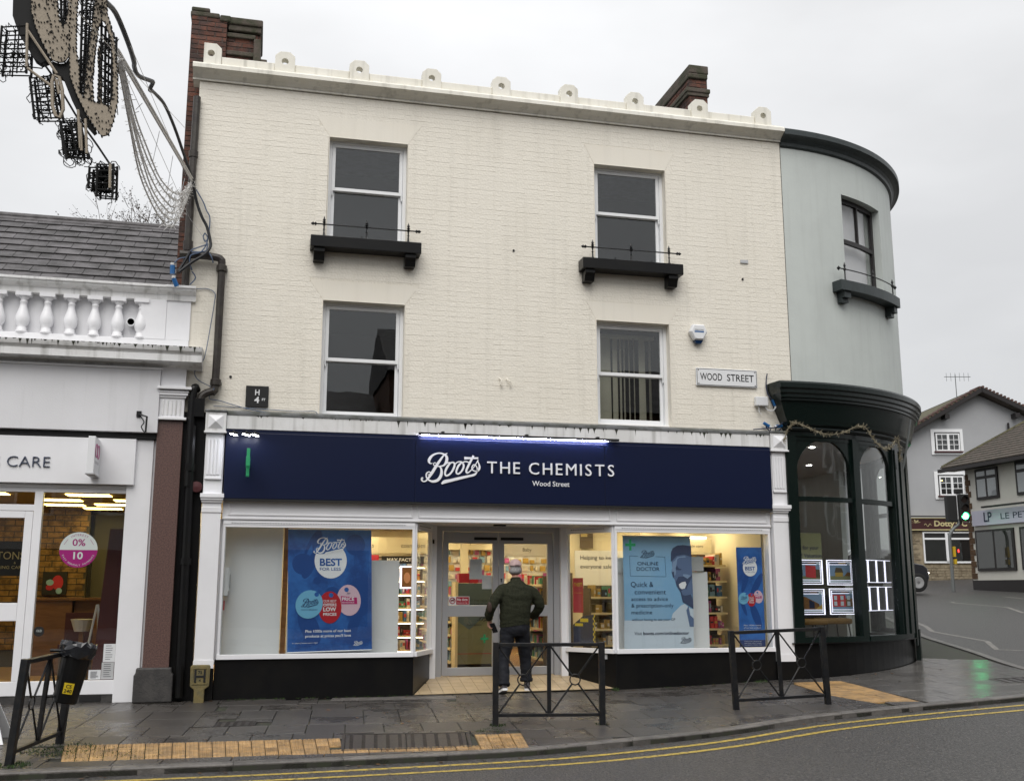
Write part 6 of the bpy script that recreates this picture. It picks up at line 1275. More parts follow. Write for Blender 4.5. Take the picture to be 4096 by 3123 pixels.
hb('purlin_end', 'dark_wood', gh, 19.0, 19.2, 8.75, 8.95, .0, .45); hb('purlin_end', 'dark_wood', gh, 22.1, 22.3, 8.8, 9.0, .0, .45)
def gwin(u0, u1, v0, v1):
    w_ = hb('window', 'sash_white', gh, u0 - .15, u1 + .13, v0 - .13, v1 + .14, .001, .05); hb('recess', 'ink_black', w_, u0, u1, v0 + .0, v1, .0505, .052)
    q = MB(); L = []; um = (u0 + u1) / 2 - .03
    for a, b, c, d in ((u0 + .04, u1 - .04, v0 + .03, v0 + .09), (u0 + .04, u1 - .04, v1 - .12, v1 - .06), (u0 + .04, u0 + .10, v0 + .09, v1 - .12), (u1 - .10, u1 - .04, v0 + .09, v1 - .12), (um, um + .10, v0 + .09, v1 - .12)): q.hexa([H(a, c, .10), H(b, c, .10), H(b, c, .06), H(a, c, .06), H(a, d, .10), H(b, d, .10), H(b, d, .06), H(a, d, .06)])
    for s0, s1 in ((u0 + .10, um), (um + .10, u1 - .10)):
        for k in (1,): a = (s0 + s1) / 2; q.hexa([H(a - .012, v0 + .09, .09), H(a + .012, v0 + .09, .09), H(a + .012, v0 + .09, .06), H(a - .012, v0 + .09, .06), H(a - .012, v1 - .12, .09), H(a + .012, v1 - .12, .09), H(a + .012, v1 - .12, .06), H(a - .012, v1 - .12, .06)])
        for k in (1, 2): z = v0 + .09 + (v1 - v0 - .21) * k / 3; q.hexa([H(s0, z - .012, .092), H(s1, z - .012, .092), H(s1, z - .012, .06), H(s0, z - .012, .06), H(s0, z + .012, .092), H(s1, z + .012, .092), H(s1, z + .012, .06), H(s0, z + .012, .06)])
    q.build('frame', 'sash_white', w_); hb('pane', 'pane_upper', w_, u0 + .05, u1 - .05, v0 + .05, v1 - .07, .056, .058); hb('sill', 'maroon', w_, u0 - .05, u1 + .08, v0 - .03, v0 + .02, .05, .14)
gwin(18.62, 19.75, 7.33, 8.2); gwin(18.64, 19.78, 5.38, 6.32); gwin(22.0, 23.1, 5.4, 6.3)
hb('window_lamp', 'lamp_yellow', gh, 18.73, 18.83, 6.05, 6.09, .053, .055)
hb('shop_lower_wall', 'stone_wall', gh, 16.8, 21.5, 1.3, 3.88, .0, .06)
q = MB(); rr = random.Random(5)
for k in range(20):
    u = 17.0 + rr.uniform(0, .2)
    while u < 20.6:
        L = rr.uniform(.2, .5); v = 1.6 + k * .115
        if not (u + L > 17.72 and u < 19.9 and v > 2.38): q.hexa([H(u, v, .075 + rr.uniform(0, .02)), H(u + L - .02, v, .08), H(u + L - .02, v, .06), H(u, v, .06), H(u, v + .1, .075), H(u + L - .02, v + .1, .08), H(u + L - .02, v + .1, .06), H(u, v + .1, .06)])
        u += L
q.build('stonework', 'stone_wall', gh, kind='stuff', fix=False)
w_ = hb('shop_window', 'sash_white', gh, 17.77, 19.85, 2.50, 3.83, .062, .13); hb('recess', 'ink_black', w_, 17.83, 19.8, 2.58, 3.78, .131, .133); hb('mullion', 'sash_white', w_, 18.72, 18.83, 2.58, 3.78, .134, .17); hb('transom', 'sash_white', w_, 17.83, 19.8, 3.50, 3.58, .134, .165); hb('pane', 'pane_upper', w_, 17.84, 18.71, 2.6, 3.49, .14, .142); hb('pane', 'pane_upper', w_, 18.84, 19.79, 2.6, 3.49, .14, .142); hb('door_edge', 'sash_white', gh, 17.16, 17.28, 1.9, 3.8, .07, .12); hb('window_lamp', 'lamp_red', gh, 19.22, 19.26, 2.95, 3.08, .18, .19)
s_ = thing('shop_sign', 'maroon shop fascia with cream serif lettering and a leaf flourish', 'sign', H(18.7, 3.9, .2)); hb('board', 'sign_maroon', s_, 17.22, 20.6, 3.93, 4.42, .1, .18)
for a, b in ((4.40, 4.44), (3.90, 3.94)): hb('gold_edge', 'sign_cream', s_, 17.2, 20.6, a, b, .1, .2)
hb('gold_edge', 'sign_cream', s_, 17.2, 17.24, 3.94, 4.40, .1, .2)
q = MB(); hf = lambda u, v, d=0: H(u, v, .185); tx(q, "Dotty's C", hf, 18.28, 4.08, w=1.42, h=.23, bold=.03)
for a in range(5): ang = R(20 + a * 35); q.poly([hf(17.45, 4.2), hf(17.45 + .2 * math.cos(ang) - .04 * math.sin(ang), 4.2 + .15 * math.sin(ang) * (1 if a < 4 else .6)), hf(17.45 + .28 * math.cos(ang), 4.2 + .17 * math.sin(ang)), hf(17.45 + .2 * math.cos(ang) + .04 * math.sin(ang), 4.2 + .10 * math.sin(ang))])
q.tube([H(17.85 + .3 * i / 12, 4.12 + .06 * math.sin(i * .8), .186) for i in range(13)], .012, 4); q.build('lettering', 'sign_cream', s_, fix=False)
q = MB(); q.tube([H(16.8, 4.5, .3), H(18.9, 4.49, .3)], .03, 6); q.build('lamp_bar', 'dark_wood', s_)
q = MB(); q.tube([H(17.25, 7.2, .12), H(17.25, 4.6, .12)], .05, 6); q.tube([H(21.9, 8.6, .1), H(21.9, 4.6, .1)], .05, 6); q.build('downpipe', 'dark_wood', gh, kind='stuff')
q = MB(); q.tube([H(20.2, 9.6, -1), H(20.2, 11.0, -1)], .02, 5); q.tube([H(19.7, 10.9, -1), H(20.9, 10.9, -1)], .015, 4)
for k in range(6): q.tube([H(19.8 + k * .2, 10.7, -1), H(19.8 + k * .2, 11.08, -1)], .01, 4)
q.build('aerial', 'pole_grey', gh)
# cottage with the hipped roof, its front running away from us
lp = thing('hipped_cottage', 'cream cottage with mossy brown hipped roof and dark framed windows', 'building', (25.8, 17, 1.5)); X0 = 25.8
bx('wall', 'pale_render', lp, X0, X0 + 6, 11, 18.5, .6, 5.62); bx('base_course', 'dark_wood', lp, X0 - .03, X0 - .001, 11, 18.5, .6, 1.70)
q = MB(); q.add([(X0 - .55, 19.15, 5.68), (X0 - .55, 10.5, 5.68), (X0 + 6.5, 10.5, 5.68), (X0 + 6.5, 19.15, 5.68), (X0 + 2.9, 16.1, 8.05), (X0 + 2.9, 10.5, 8.05)], [(0, 1, 5, 4), (0, 4, 3), (3, 4, 5, 2), (1, 2, 5), (0, 3, 2, 1)]); rr_ = q.build('roof', 'roof_tile', lp)
q = MB(); n = 22
for k in range(n):
    t_ = k / n; y1 = 19.15 + (16.1 - 19.15) * t_; xx = X0 - .55 + 3.45 * t_; zz = 5.68 + 2.37 * t_; q.hexa([(xx, 10.5, zz + .03), (xx, y1 - .02, zz + .03), (xx + .17, y1 - .15, zz + .145), (xx + .17, 10.5, zz + .145), (xx, 10.5, zz + .07), (xx, y1 - .02, zz + .07), (xx + .17, y1 - .15, zz + .155), (xx + .17, 10.5, zz + .155)])
q.build('tile_courses', 'roof_tile', rr_, kind='stuff'); q = MB(); q.tube([(X0 + 2.9, 16.1, 8.08), (X0 + 2.9, 10.5, 8.08)], .11, 6); q.tube([(X0 - .5, 19.1, 5.75), (X0 + 2.9, 16.1, 8.08)], .07, 6); q.build('ridge', 'roof_moss', rr_)
bx('gutter', 'dark_wood', rr_, X0 - .62, X0 - .5, 10.5, 19.2, 5.56, 5.68); bx('soffit', 'dark_wood', rr_, X0 - .5, X0 - .002, 10.5, 19.1, 5.6, 5.66)
for k in range(18):
    z = 1.75 + k * .205; bx('quoin', 'quoin', lp, X0 - .025, X0 + .2, 18.25 + (.1 if k % 2 else 0), 18.52, z, z + .195)
def cw(y0, y1, z0, z1, split=None):
    w_ = bx('window', 'dark_wood', lp, X0 - .06, X0 - .001, y0, y1, z0, z1); mid = (y0 + y1) / 2
    for a, b in ((y0 + .09, mid - .05), (mid + .05, y1 - .09)):
        for c, d in (((z0 + .09, z0 + (z1 - z0) * .66), (z0 + (z1 - z0) * .76, z1 - .09)) if split else ((z0 + .09, z1 - .08),)): bx('pane', 'net' if split else 'room_dark', w_, X0 - .064, X0 - .061, a, b, c, d); bx('glass', 'pane_upper', w_, X0 - .068, X0 - .066, a, b, c, d)
cw(16.75, 17.9, 4.48, 5.55, True); cw(14.7, 15.85, 4.48, 5.6, True); cw(16.2, 18.15, 2.02, 3.43); cw(13.8, 15.9, 2.02, 3.43)
s_ = thing('shop_sign', 'pale lilac shop sign with thin dark lettering on the cottage', 'sign', (X0 - .1, 16.8, 3.6)); bx('board', 'lilac_sign', s_, X0 - .10, X0 - .01, 13.5, 18.18, 3.58, 4.10); q = MB(); lf = lambda u, v, d=0: (X0 - .106, -u, v); tx(q, 'LP', lf, -17.55, 3.70, w=.42, h=.32, bold=.02); q.build('monogram', 'ink_navy', s_, fix=False); q = MB(); tx(q, 'LE PETIT', lf, -16.68, 3.74, w=1.75, h=.2, bold=.0); q.build('lettering', 'ink_navy', s_, fix=False); bx('trough_lamp', 'dark_wood', s_, X0 - .3, X0 - .2, 13.5, 17.4, 4.16, 4.22)
# traffic signal
t = thing('traffic_signal', 'grey swan necked traffic signal showing a green light', 'traffic light', (24.5, 17.9, 1.36)); SO = Vector((1.04, -14.415, 0)) + fY * 37
def G(u, v, d=0): p = SO + rX * u - fY * d; return (p.x, p.y, v)
q = MB(); q.tube(smoothpath([G(15.26, 1.3), G(15.26, 2.2), G(15.26, 3.1), G(15.30, 3.3), G(15.45, 3.5), G(15.60, 3.62), G(15.64, 3.8)], 4), .057, 10); q.build('pole', 'pole_grey', t)
def hbx(name, m, u0, u1, v0, v1, d0, d1, par=t, **k):
    q = MB(); q.hexa([G(u0, v0, d1), G(u1, v0, d1), G(u1, v0, d0), G(u0, v0, d0), G(u0, v1, d1), G(u1, v1, d1), G(u1, v1, d0), G(u0, v1, d0)]); return q.build(name, m, par, **k)
hd = hbx('signal_head', 'black_rubber', 15.62, 15.98, 3.72, 4.66, .0, .16, bevel=.03); q = MB()
for a in ((15.59, 16.01, 3.69, 3.715), (15.59, 16.01, 4.665, 4.69), (15.59, 15.615, 3.715, 4.665), (15.985, 16.01, 3.715, 4.665)): q.hexa([G(a[0], a[2], .03), G(a[1], a[2], .03), G(a[1], a[2], .0), G(a[0], a[2], .0), G(a[0], a[3], .03), G(a[1], a[3], .03), G(a[1], a[3], .0), G(a[0], a[3], .0)])
q.build('border', 'plastic_white', hd)
for k, (z, mm) in enumerate(((4.48, 'lens_off'), (4.19, 'lens_off'), (3.90, 'lamp_green'))):
    q = MB(); ell(q, lambda u, v, d=0: G(u, v, .165), 15.8, z, .118, .118); q.build('lens', mm, hd, fix=False); q = MB(); n = 12; R_ = [[G(15.8 + .12 * math.cos(a), z + .12 * math.sin(a), d) for a in [math.pi * (j / n) for j in range(n + 1)]] for d in (.16, .27)]; q.loft(R_, caps=False, closed=False); q.build('hood', 'black_rubber', hd, fix=False)
hbx('signal_head', 'black_rubber', 15.24, 15.56, 3.70, 4.62, -.2, .12, bevel=.03); hbx('detector', 'black_rubber', 15.55, 15.75, 4.7, 4.85, -.1, .1, bevel=.03); hbx('clamp', 'black_rubber', 15.6, 15.72, 3.62, 3.70, -.05, .05)
hbx('push_button_box', 'button_yellow', 15.315, 15.40, 2.50, 2.85, -.02, .1); hbx('push_button_box', 'button_yellow', 15.33, 15.42, 2.25, 2.42, -.02, .1)
# car at the kerb, its tail hidden by the corner shop
t = thing('parked_car', 'dark car with a lit headlight emerging beyond the corner shop', 'car', G(12, 1.3)); CO = C0 + fY * 36.5
def K(u, v, d=0): p = CO + rX * (u - .06) - fY * d; return (p.x, p.y, v)
zb = 1.30; body = [(10.05, .32), (10.02, .62), (10.1, .85), (10.6, .95), (11.0, 1.05), (11.5, 1.40), (12.2, 1.46), (12.9, 1.38), (13.40, .98), (13.85, .90), (14.0, .78), (14.04, .5), (13.98, .3), (13.9, .25)]
def carsec(d, k): return [K(12.1 + (u - 12.1) * (1 - .02 * k), zb + (v if v < .95 else .95 + (v - .95) * (1 - .04 * k)), d) for u, v in body]
q = MB(); q.loft([carsec(-.85, 2), carsec(-.72, 0), carsec(.72, 0), carsec(.85, 2)]); q.build('body', 'car_paint', t, bevel=.03)
for u in (10.95, 13.60):
    for d in (.80, -.80): q = MB(); n = 18; q.loft([[K(u + r_ * math.cos(2 * math.pi * j / n), zb + .31 + r_ * math.sin(2 * math.pi * j / n), d + w_) for j in range(n)] for r_, w_ in ((.27, -.09), (.31, -.07), (.31, .07), (.27, .09))]); ty = q.build('wheel', 'tyre', t); q = MB(); q.loft([[K(u + r_ * math.cos(2 * math.pi * j / n), zb + .31 + r_ * math.sin(2 * math.pi * j / n), d + .08 + w_) for j in range(n)] for r_, w_ in ((.20, 0), (.18, .02), (.05, .01))]); q.build('rim', 'pale_metal', ty)
q = MB(); q.poly([K(11.2, zb + 1.0, .862), (K(13.2, zb + 1.0, .862)), K(12.85, zb + 1.33, .852), K(11.6, zb + 1.34, .852)]); q.build('side_window', 'ink_black', t, fix=False); q = MB(); q.poly([K(13.36, zb + 1.03, .70), K(13.36, zb + 1.03, -.70), K(12.95, zb + 1.37, -.66), K(12.95, zb + 1.37, .66)]); q.build('windscreen', 'ink_black', t, fix=False)
q = MB(); q.tube([K(13.1, zb + .98, .86), K(13.2, zb + 1.02, 1.02)], [.05, .09], 8); q.build('mirror', 'car_paint', t)
for d in (.62, -.62): q = MB(); ell(q, lambda u, v, e=0: K(u, v, .80 if d > 0 else -.8), 13.86, zb + .66, .11, .075); q.build('headlight', 'lamp_head', t, fix=False); q = MB(); q.lathe([(.001, 0), (.09, 0), (.10, -.02)], K(13.98, zb + .64, d), 12); q.build('headlight', 'lamp_head', t)
# bare tree beyond the slate roof
t = thing('bare_tree', 'bare budding tree top showing above the slate roof', 'tree', (-2.1, 14, 0)); q = MB(); bd = MB(); rr = random.Random(12)
def branch(p, d, L, r_, lev):
    n = 3; pts = [p]; dd = d.copy()
    for k in range(n): dd = (dd + Vector((rr.uniform(-.25, .25), rr.uniform(-.25, .25), rr.uniform(-.08, .22)))).normalized(); pts.append(pts[-1] + dd * L / n)
    q.tube(pts, [r_ * (1 - .5 * k / n) for k in range(n + 1)], 5 if lev < 3 else 3, caps=False)
    if lev >= 5:
        for _ in range(4):
            b = pts[rr.randrange(1, n + 1)] + Vector((rr.uniform(-.06, .06), rr.uniform(-.06, .06), rr.uniform(-.05, .06))); s_ = rr.uniform(.010, .022); bd.add([b + Vector((-s_, 0, 0)), b + Vector((s_ * .3, s_, -s_ * .4)), b + Vector((0, -s_ * .4, s_)), b + Vector((s_, 0, .2 * s_))], [(0, 1, 2), (1, 3, 2)])
        return
    for k in range(rr.choice((3, 4, 4)) if lev < 4 else 3):
        a = rr.uniform(0, 6.28); s_ = rr.uniform(.45, .95); nd = (dd + Vector((math.cos(a) * s_, math.sin(a) * s_, rr.uniform(-.1, .3)))).normalized(); branch(pts[rr.randrange(1, n + 1)], nd, L * rr.uniform(.55, .8), r_ * .55, lev + 1)
q.tube([(-2.1, 14, -.3), (-2.15, 14.05, 4), (-2.1, 14, 7.6)], [.24, .2, .15], 8)
for dx, dy, dz in ((-.5, 0, 1), (.45, .2, 1), (.05, -.4, 1), (0, .4, 1.1), (.8, 0, .8)): branch(Vector((-2.0, 14, 7.45)), Vector((dx, dy, dz)).normalized(), 1.85, .06, 1)
q.build('trunk', 'bark', t, fix=False); bd.build('crown', 'bud', t, kind='stuff', fix=False)
# houses on our side of the street: seen only as reflections in the window panes
def opp(x0, x1, zt, label, m):
    t = thing('terraced_house', label, 'building', ((x0 + x1) / 2, -21, -.2)); bx('wall', m, t, x0, x1, -26, -20, -.3, zt); q = MB(); q.prism([(-19.7, zt), (-26.3, zt), (-23, zt + 2.2)], lambda u, v, w: (w, u, v), x0 - .1, x1 + .1); q.build('roof', 'slate', t)
    x = x0 + .9
    while x < x1 - 1.2:
        for z in (3.6, 6.4):
            if z + 1.6 < zt: w_ = bx('window', 'sash_white', t, x, x + 1.1, -20.0, -19.93, z, z + 1.6); bx('pane', 'room_dark', w_, x + .08, x + 1.02, -19.929, -19.92, z + .08, z + 1.52)
        x += 2.4
    bx('shopfront', 'ink_black', t, x0 + .3, x1 - .3, -20.0, -19.9, .2, 2.6); bx('pavement_edge', 'kerb_stone', t, x0, x1, -19.9, -17.2, -.3, -.12)
opp(5.2, 12.5, 8.6, 'tall brick terrace across the street, seen reflected in the lower windows', 'brick_opposite'); opp(-7, 4.9, 6.2, 'low pale terrace across the street, seen reflected in the shop glass', 'grey_render'); opp(12.8, 24, 7.5, 'brown terrace further along the street, seen in the corner glass', 'brick_opposite'); opp(24.2, 44, 8.2, 'long brick terrace far along the street, seen in the corner glass', 'brick_opposite')
# ================================================================== street furniture
def guard(label, p0, p1, h, group, lean=0.):
    """black iron guard rail: posts, rails and crossed bars meeting in a ring; built along local x, then turned"""
    L = math.hypot(p1[0] - p0[0], p1[1] - p0[1]); z0, z1 = g(*p0), g(*p1)
    t = thing('guard_railing', label, 'railing', (0, 0, 0), group)
    for x in (0, L): bx('post', 'black_iron', t, x - .032, x + .032, -.032, .032, -.03, h, bevel=.004)
    bx('mid_post', 'black_iron', t, L / 2 - .022, L / 2 + .022, -.018, .018, .125, h - .046, bevel=.003)
    bx('rail', 'black_iron', t, .033, L - .033, -.026, .026, h - .045, h - .006, bevel=.004); bx('rail', 'black_iron', t, .033, L - .033, -.018, .018, .09, .124, bevel=.003)
    for a, b in ((.034, L / 2 - .023), (L / 2 + .023, L - .034)):
        c, zc, rr_ = (a + b) / 2, (h - .045 + .125) / 2 + .0, .058
        m = MB(); n = 16; m.tube([(c + rr_ * math.cos(2 * math.pi * k / n), 0, zc + rr_ * math.sin(2 * math.pi * k / n)) for k in range(n + 1)], .008, 5); m.build('ring', 'black_iron', t)
        for x, z in ((a, h - .05), (b, h - .05), (a, .128), (b, .128)):
            d = Vector((c - x, 0, zc - z)); e = Vector((c, 0, zc)) - d.normalized() * rr_; m = MB(); m.tube([(x, 0, z), e], .0105, 5); m.build('bar', 'black_iron', t)
    t.location = (p0[0], p0[1], z0); t.rotation_euler = (lean, -math.asin((z1 - z0) / L), math.atan2(p1[1] - p0[1], p1[0] - p0[0]))
    return t
guard('middle black guard railing standing before the doorway', (3.68, -2.73), (4.85, -2.91), .885, 'black guard railings along the pavement')
guard('right black guard railing standing before the slim blue banner', (6.74, -2.30), (7.93, -2.36), .925, 'black guard railings along the pavement')
gl_ = guard('left black guard railing, seen end-on and leaning, with a bin on it', (-.95, -4.09), (-.72, -3.02), .90, 'black guard railings along the pavement', R(5))
# litter bin hung on the left railing
t = thing('litter_bin', 'black tapered litter bin lined with a black bag, hung on the left railing', 'bin', (-.60, -3.35, .55))
ax = Vector((.17, .05, 1)).normalized(); b0 = Vector((-.645, -3.40, .33)); uu = ax.cross(Vector((0, 1, 0))).normalized(); vv = ax.cross(uu).normalized()
def bp(r_, h, a, wob=0): return b0 + ax * h + uu * (r_ * math.cos(a)) + vv * (r_ * math.sin(a))
n = 24; A_ = [2 * math.pi * k / n for k in range(n)]
m = MB(); m.loft([[bp(r_, h, a) for a in A_] for r_, h in ((.098, 0), (.108, .01), (.142, .50), (.146, .52), (.134, .52))]); m.build('body', 'black_gloss', t)
rr = random.Random(2); m = MB(); prof = [(.140, .42), (.155, .43), (.164, .48), (.170, .53), (.160, .562), (.136, .555), (.108, .50)]
W_ = [rr.uniform(-1, 1) for _ in range(n)]
m.loft([[bp(r_ + .010 * W_[k] * (1 if i in (1, 2, 4) else .3) + rr.uniform(-.006, .006), h + .012 * W_[(k * 3) % n] + rr.uniform(-.008, .008), a) for k, a in enumerate(A_)] for i, (r_, h) in enumerate(prof)]); o = m.build('liner_bag', 'bin_bag', t, smooth=False)
m = MB(); cz_ = .17; a0 = math.pi * .5
def lp_(u, v, d=0):
    # sticker wrapped on the camera side
    d0 = Vector((1.04 - b0.x, -14.4 - b0.y, 0)).normalized(); th0 = math.atan2(d0.dot(vv), d0.dot(uu)); return bp(.1195 + (v - .16) * .07 + .002 + d, v, th0 + u / .12)
m.grid(lambda a, b: lp_(-.045 + .09 * a, .09 + .10 * b), 4, 3); sg = -1 if (lp_(.05, .1) - lp_(-.05, .1)).x < 0 else 1; m.build('label', 'label_yellow', t, fix=False)
m = MB(); tx(m, 'CS', lambda u, v, d=0: lp_(u * sg, v, .002), 0, .145, w=.05, h=.03, bold=.02, al='C'); tx(m, '240', lambda u, v, d=0: lp_(u * sg, v, .002), 0, .103, w=.07, h=.03, bold=.02, al='C'); m.build('lettering', 'ink_black', t, fix=False)
m = MB(); m.tube([Vector((-.80, -3.45, .82)), b0 + ax * .50 - uu * .14], .015, 5); m.tube([Vector((-.80, -3.45, .40)), b0 + ax * .1 - uu * .1], .015, 5); m.build('bracket', 'black_iron', t)
# concrete hydrant marker by the left pilaster
t = thing('hydrant_marker', 'worn yellow concrete hydrant marker with a raised H by the left pilaster', 'marker post', (.44, -.16, 0)); y0, y1 = -.24, -.15
m = MB(); m.prism([(.375, -.03), (.50, -.03), (.50, .15), (.555, .19), (.56, .43), (.545, .45), (.335, .45), (.32, .43), (.325, .19), (.375, .15)], lambda u, v, w: (u, w, v), y0, y1); m.build('post', 'hydrant_stone', t, bevel=.012)
m = MB()
for q in ((.345, .535, .405, .418), (.345, .535, .215, .228), (.345, .357, .228, .405), (.523, .535, .228, .405)): m.box(q[0], q[1], y0 - .008, y0, q[2], q[3])
m.build('raised_border', 'hydrant_stone', t); m = MB(); m.box(.372, .396, y0 - .007, y0, .24, .395); m.box(.484, .508, y0 - .007, y0, .24, .395); m.box(.396, .484, y0 - .007, y0, .30, .325); tx(m, '75', lambda u, v, d=0: (u, y0 - .004, v), .44, .345, w=.05, h=.035, bold=.02, al='C'); tx(m, '4', lambda u, v, d=0: (u, y0 - .004, v), .44, .25, w=.022, h=.03, bold=.02, al='C'); m.build('lettering', 'ink_black', t, fix=False)
# pavement board at the left edge
t = thing('pavement_board', 'white folding pavement board at the far left edge', 'sign board', (-1.42, -2.75, -.07))
for nm, ya, yb in (('front_panel', -3.0, -2.78), ('rear_panel', -2.52, -2.74)):
    m = MB(); m.hexa([(-1.78, ya, -.08), (-1.23, ya, -.08), (-1.23, ya + .02, -.08), (-1.78, ya + .02, -.08), (-1.85 + .1, yb, .46), (-1.43, yb, .46), (-1.43, yb + .02, .46), (-1.75, yb + .02, .46)]); m.build(nm, 'plastic_white', t)
# ================================================================== the hanging Christmas light motif and its cables
POLY = dict(
 p1=[(-.92,6.05),(-.89,5.94),(-.85,5.81),(-.8,5.7),(-.75,5.61),(-.71,5.54),(-.66,5.52),(-.61,5.53),(-.58,5.59),(-.59,5.76),(-.6,5.97),(-.6,6.1),(-.62,6.1),(-.62,6.01),(-.62,5.9),(-.64,5.82),(-.67,5.87),(-.7,6.0),(-.72,6.08)],
 p2=[(-.6,6.1),(-.6,5.97),(-.59,5.76),(-.58,5.6),(-.56,5.41),(-.5,5.26),(-.42,5.11),(-.34,4.99),(-.29,4.93),(-.24,4.95),(-.21,5.07),(-.25,5.17),(-.29,5.2),(-.36,5.21),(-.45,5.24),(-.48,5.28),(-.5,5.51),(-.53,5.63),(-.54,5.77),(-.55,5.98),(-.54,6.11)],
 p3=[(-.41,6.13),(-.42,5.94),(-.43,5.79),(-.44,5.58),(-.445,5.24),(-.37,5.22),(-.39,5.38),(-.39,5.6),(-.38,5.85),(-.36,5.92),(-.37,6.13)],
 p4=[(-.37,6.13),(-.32,5.99),(-.28,5.88),(-.24,5.71),(-.21,5.5),(-.19,5.24),(-.21,5.07),(-.25,5.17),(-.23,5.29),(-.25,5.6),(-.29,5.8),(-.33,5.91),(-.36,5.93)],
 p6=[(-.36,5.69),(-.34,5.59),(-.31,5.21),(-.34,5.21),(-.35,5.48),(-.37,5.67)])
BLK = dict(b1=[(-1.07,6.1),(-1.03,5.89),(-.98,5.76),(-.9,5.64),(-.84,5.54),(-.79,5.51),(-.72,5.55),(-.75,5.61),(-.8,5.7),(-.85,5.81),(-.89,5.94),(-.92,6.1)], b2=[(-.71,5.54),(-.66,5.52),(-.61,5.53),(-.58,5.59),(-.56,5.41),(-.5,5.26),(-.42,5.11),(-.34,4.99),(-.36,4.97),(-.46,5.08),(-.55,5.25),(-.62,5.41),(-.7,5.44)])
t = thing('light_motif', 'big hanging Christmas light motif of tan loops and black lattice boxes', 'decoration', (-.6, -6, 5.5)); YM = -6.0
fm = lambda u, v, w: (u, w, v)
EX = .45   # carry the motif on above the frame
for k, P in POLY.items():
    P = [(u, v + (EX if v > 6.04 else 0)) for u, v in P]; m = MB(); m.prism(P, fm, YM - .012, YM + .012); pnl = m.build('loop_panel', 'tan_panel', t)
    q = MB(); rr = random.Random(k); xs_ = [u for u, v in P]; zs_ = [v for u, v in P]
    for _ in range(900):
        u, v = rr.uniform(min(xs_), max(xs_)), rr.uniform(min(zs_), max(zs_))
        if v < 6.4 and point_in(u, v, P) and rr.random() < .35: q.box(u - .004, u + .004, YM - .022, YM - .013, v - .004, v + .004)
    for (a, b), (c, d) in zip(P, P[1:] + P[:1]):
        n_ = int(math.hypot(c - a, d - b) / .035)
        for j in range(n_): u, v = a + (c - a) * j / n_, b + (d - b) * j / n_; q.box(u - .005, u + .005, YM - .02, YM + .02, v - .005, v + .005)
    q.build('bulb', 'motif_black', pnl, kind='stuff', fix=False)
for k, P in BLK.items(): m = MB(); P = [(u, v + (EX if v > 6.04 else 0)) for u, v in P]; m.prism(P, fm, YM + .02, YM + .10); m.build('depth_panel', 'motif_black', t)
def lattice(name, quad, nu, nv, y, rs, curl=10):
    A, B, C, D = [Vector((q[0], 0, q[1])) for q in quad]
    P = lambda a, b: (A * (1 - a) + B * a) * (1 - b) + (D * (1 - a) + C * a) * b + Vector((0, y, 0)); m = MB(); rr = random.Random(rs)
    for dy in (0, .09)[:1 if nu > 3 else 2]:
        o = Vector((.018 if dy else 0, dy, .014 if dy else 0))
        for i in range(nu + 1):
            if 0 < i < nu and rr.random() < .3: continue
            m.tube([P(i / nu, -.03) + o, P(i / nu, 1.03) + o], .010 if i in (0, nu) else .006, 4)
        for j in range(nv + 1): m.tube([P(-.02, j / nv) + o, P(1.02, j / nv) + o], .0065, 4)
    for _ in range(int(nu * nv * .07)):
        a, b = rr.random() * .8, rr.random() * .85; w_ = rr.uniform(.08, .2); q = [P(a, b), P(min(1, a + w_), b + rr.uniform(-.02, .02)), P(min(1, a + w_), min(1, b + w_ * .6)), P(a + .02, min(1, b + w_ * .6))]; m.hexa([tuple(v + Vector((0, e, 0))) for e in (.03, .036) for v in q])
    for _ in range(int(curl * 1.5)):
        a, b = rr.uniform(-.05, 1.05), rr.uniform(-.06, 1.04); r_ = rr.uniform(.02, .05); a0 = rr.uniform(0, 6.28); n_ = 9; sw = rr.uniform(3, 6)
        c = P(a, b); m.tube([c + Vector((r_ * math.cos(a0 + sw * i / n_), rr.uniform(0, .09), r_ * .9 * math.sin(a0 + sw * i / n_))) for i in range(n_ + 1)], .0042, 3)
    return m.build(name, 'motif_black', t, fix=False)
lattice('lattice_box', [(-1.10, 5.40), (-.89, 5.42), (-.91, 5.82), (-1.10, 5.78)], 3, 5, YM + .02, 1, 26); lattice('lattice_box', [(-.80, 5.04), (-.62, 5.06), (-.71, 5.41), (-.86, 5.37)], 3, 5, YM + .02, 2, 24)
lattice('lattice_box', [(-.54, 4.73), (-.38, 4.75), (-.47, 5.06), (-.61, 5.03)], 4, 5, YM + .02, 3, 34); lattice('lattice_box', [(-.57, 4.78), (-.45, 4.78), (-.49, 5.05), (-.61, 5.03)], 3, 4, YM + .05, 13, 10); lattice('lattice_box', [(-.30, 4.44), (-.18, 4.44), (-.19, 4.71), (-.31, 4.70)], 3, 5, YM + .02, 4, 26); lattice('lattice_box', [(-.37, 4.51), (-.24, 4.51), (-.25, 4.69), (-.37, 4.68)], 3, 4, YM + .05, 14, 18)
lattice('lattice_infill', [(-.48, 5.26), (-.44, 5.26), (-.41, 6.5), (-.54, 6.5)], 3, 22, YM + .02, 5, 60); lattice('lattice_infill', [(-.32, 5.22), (-.24, 5.20), (-.27, 5.82), (-.36, 5.90)], 3, 9, YM + .02, 6, 26); lattice('lattice_infill', [(-.66, 5.84), (-.62, 5.86), (-.61, 6.5), (-.72, 6.5)], 3, 9, YM + .02, 7, 20)
m = MB(); m.tube([fm(u, v, YM - .01) for u, v in ((-.68,5.4),(-.69,5.34),(-.67,5.14),(-.64,5.06),(-.61,5.05),(-.59,5.12),(-.61,5.29),(-.64,5.39),(-.68,5.4))], .014, 6)
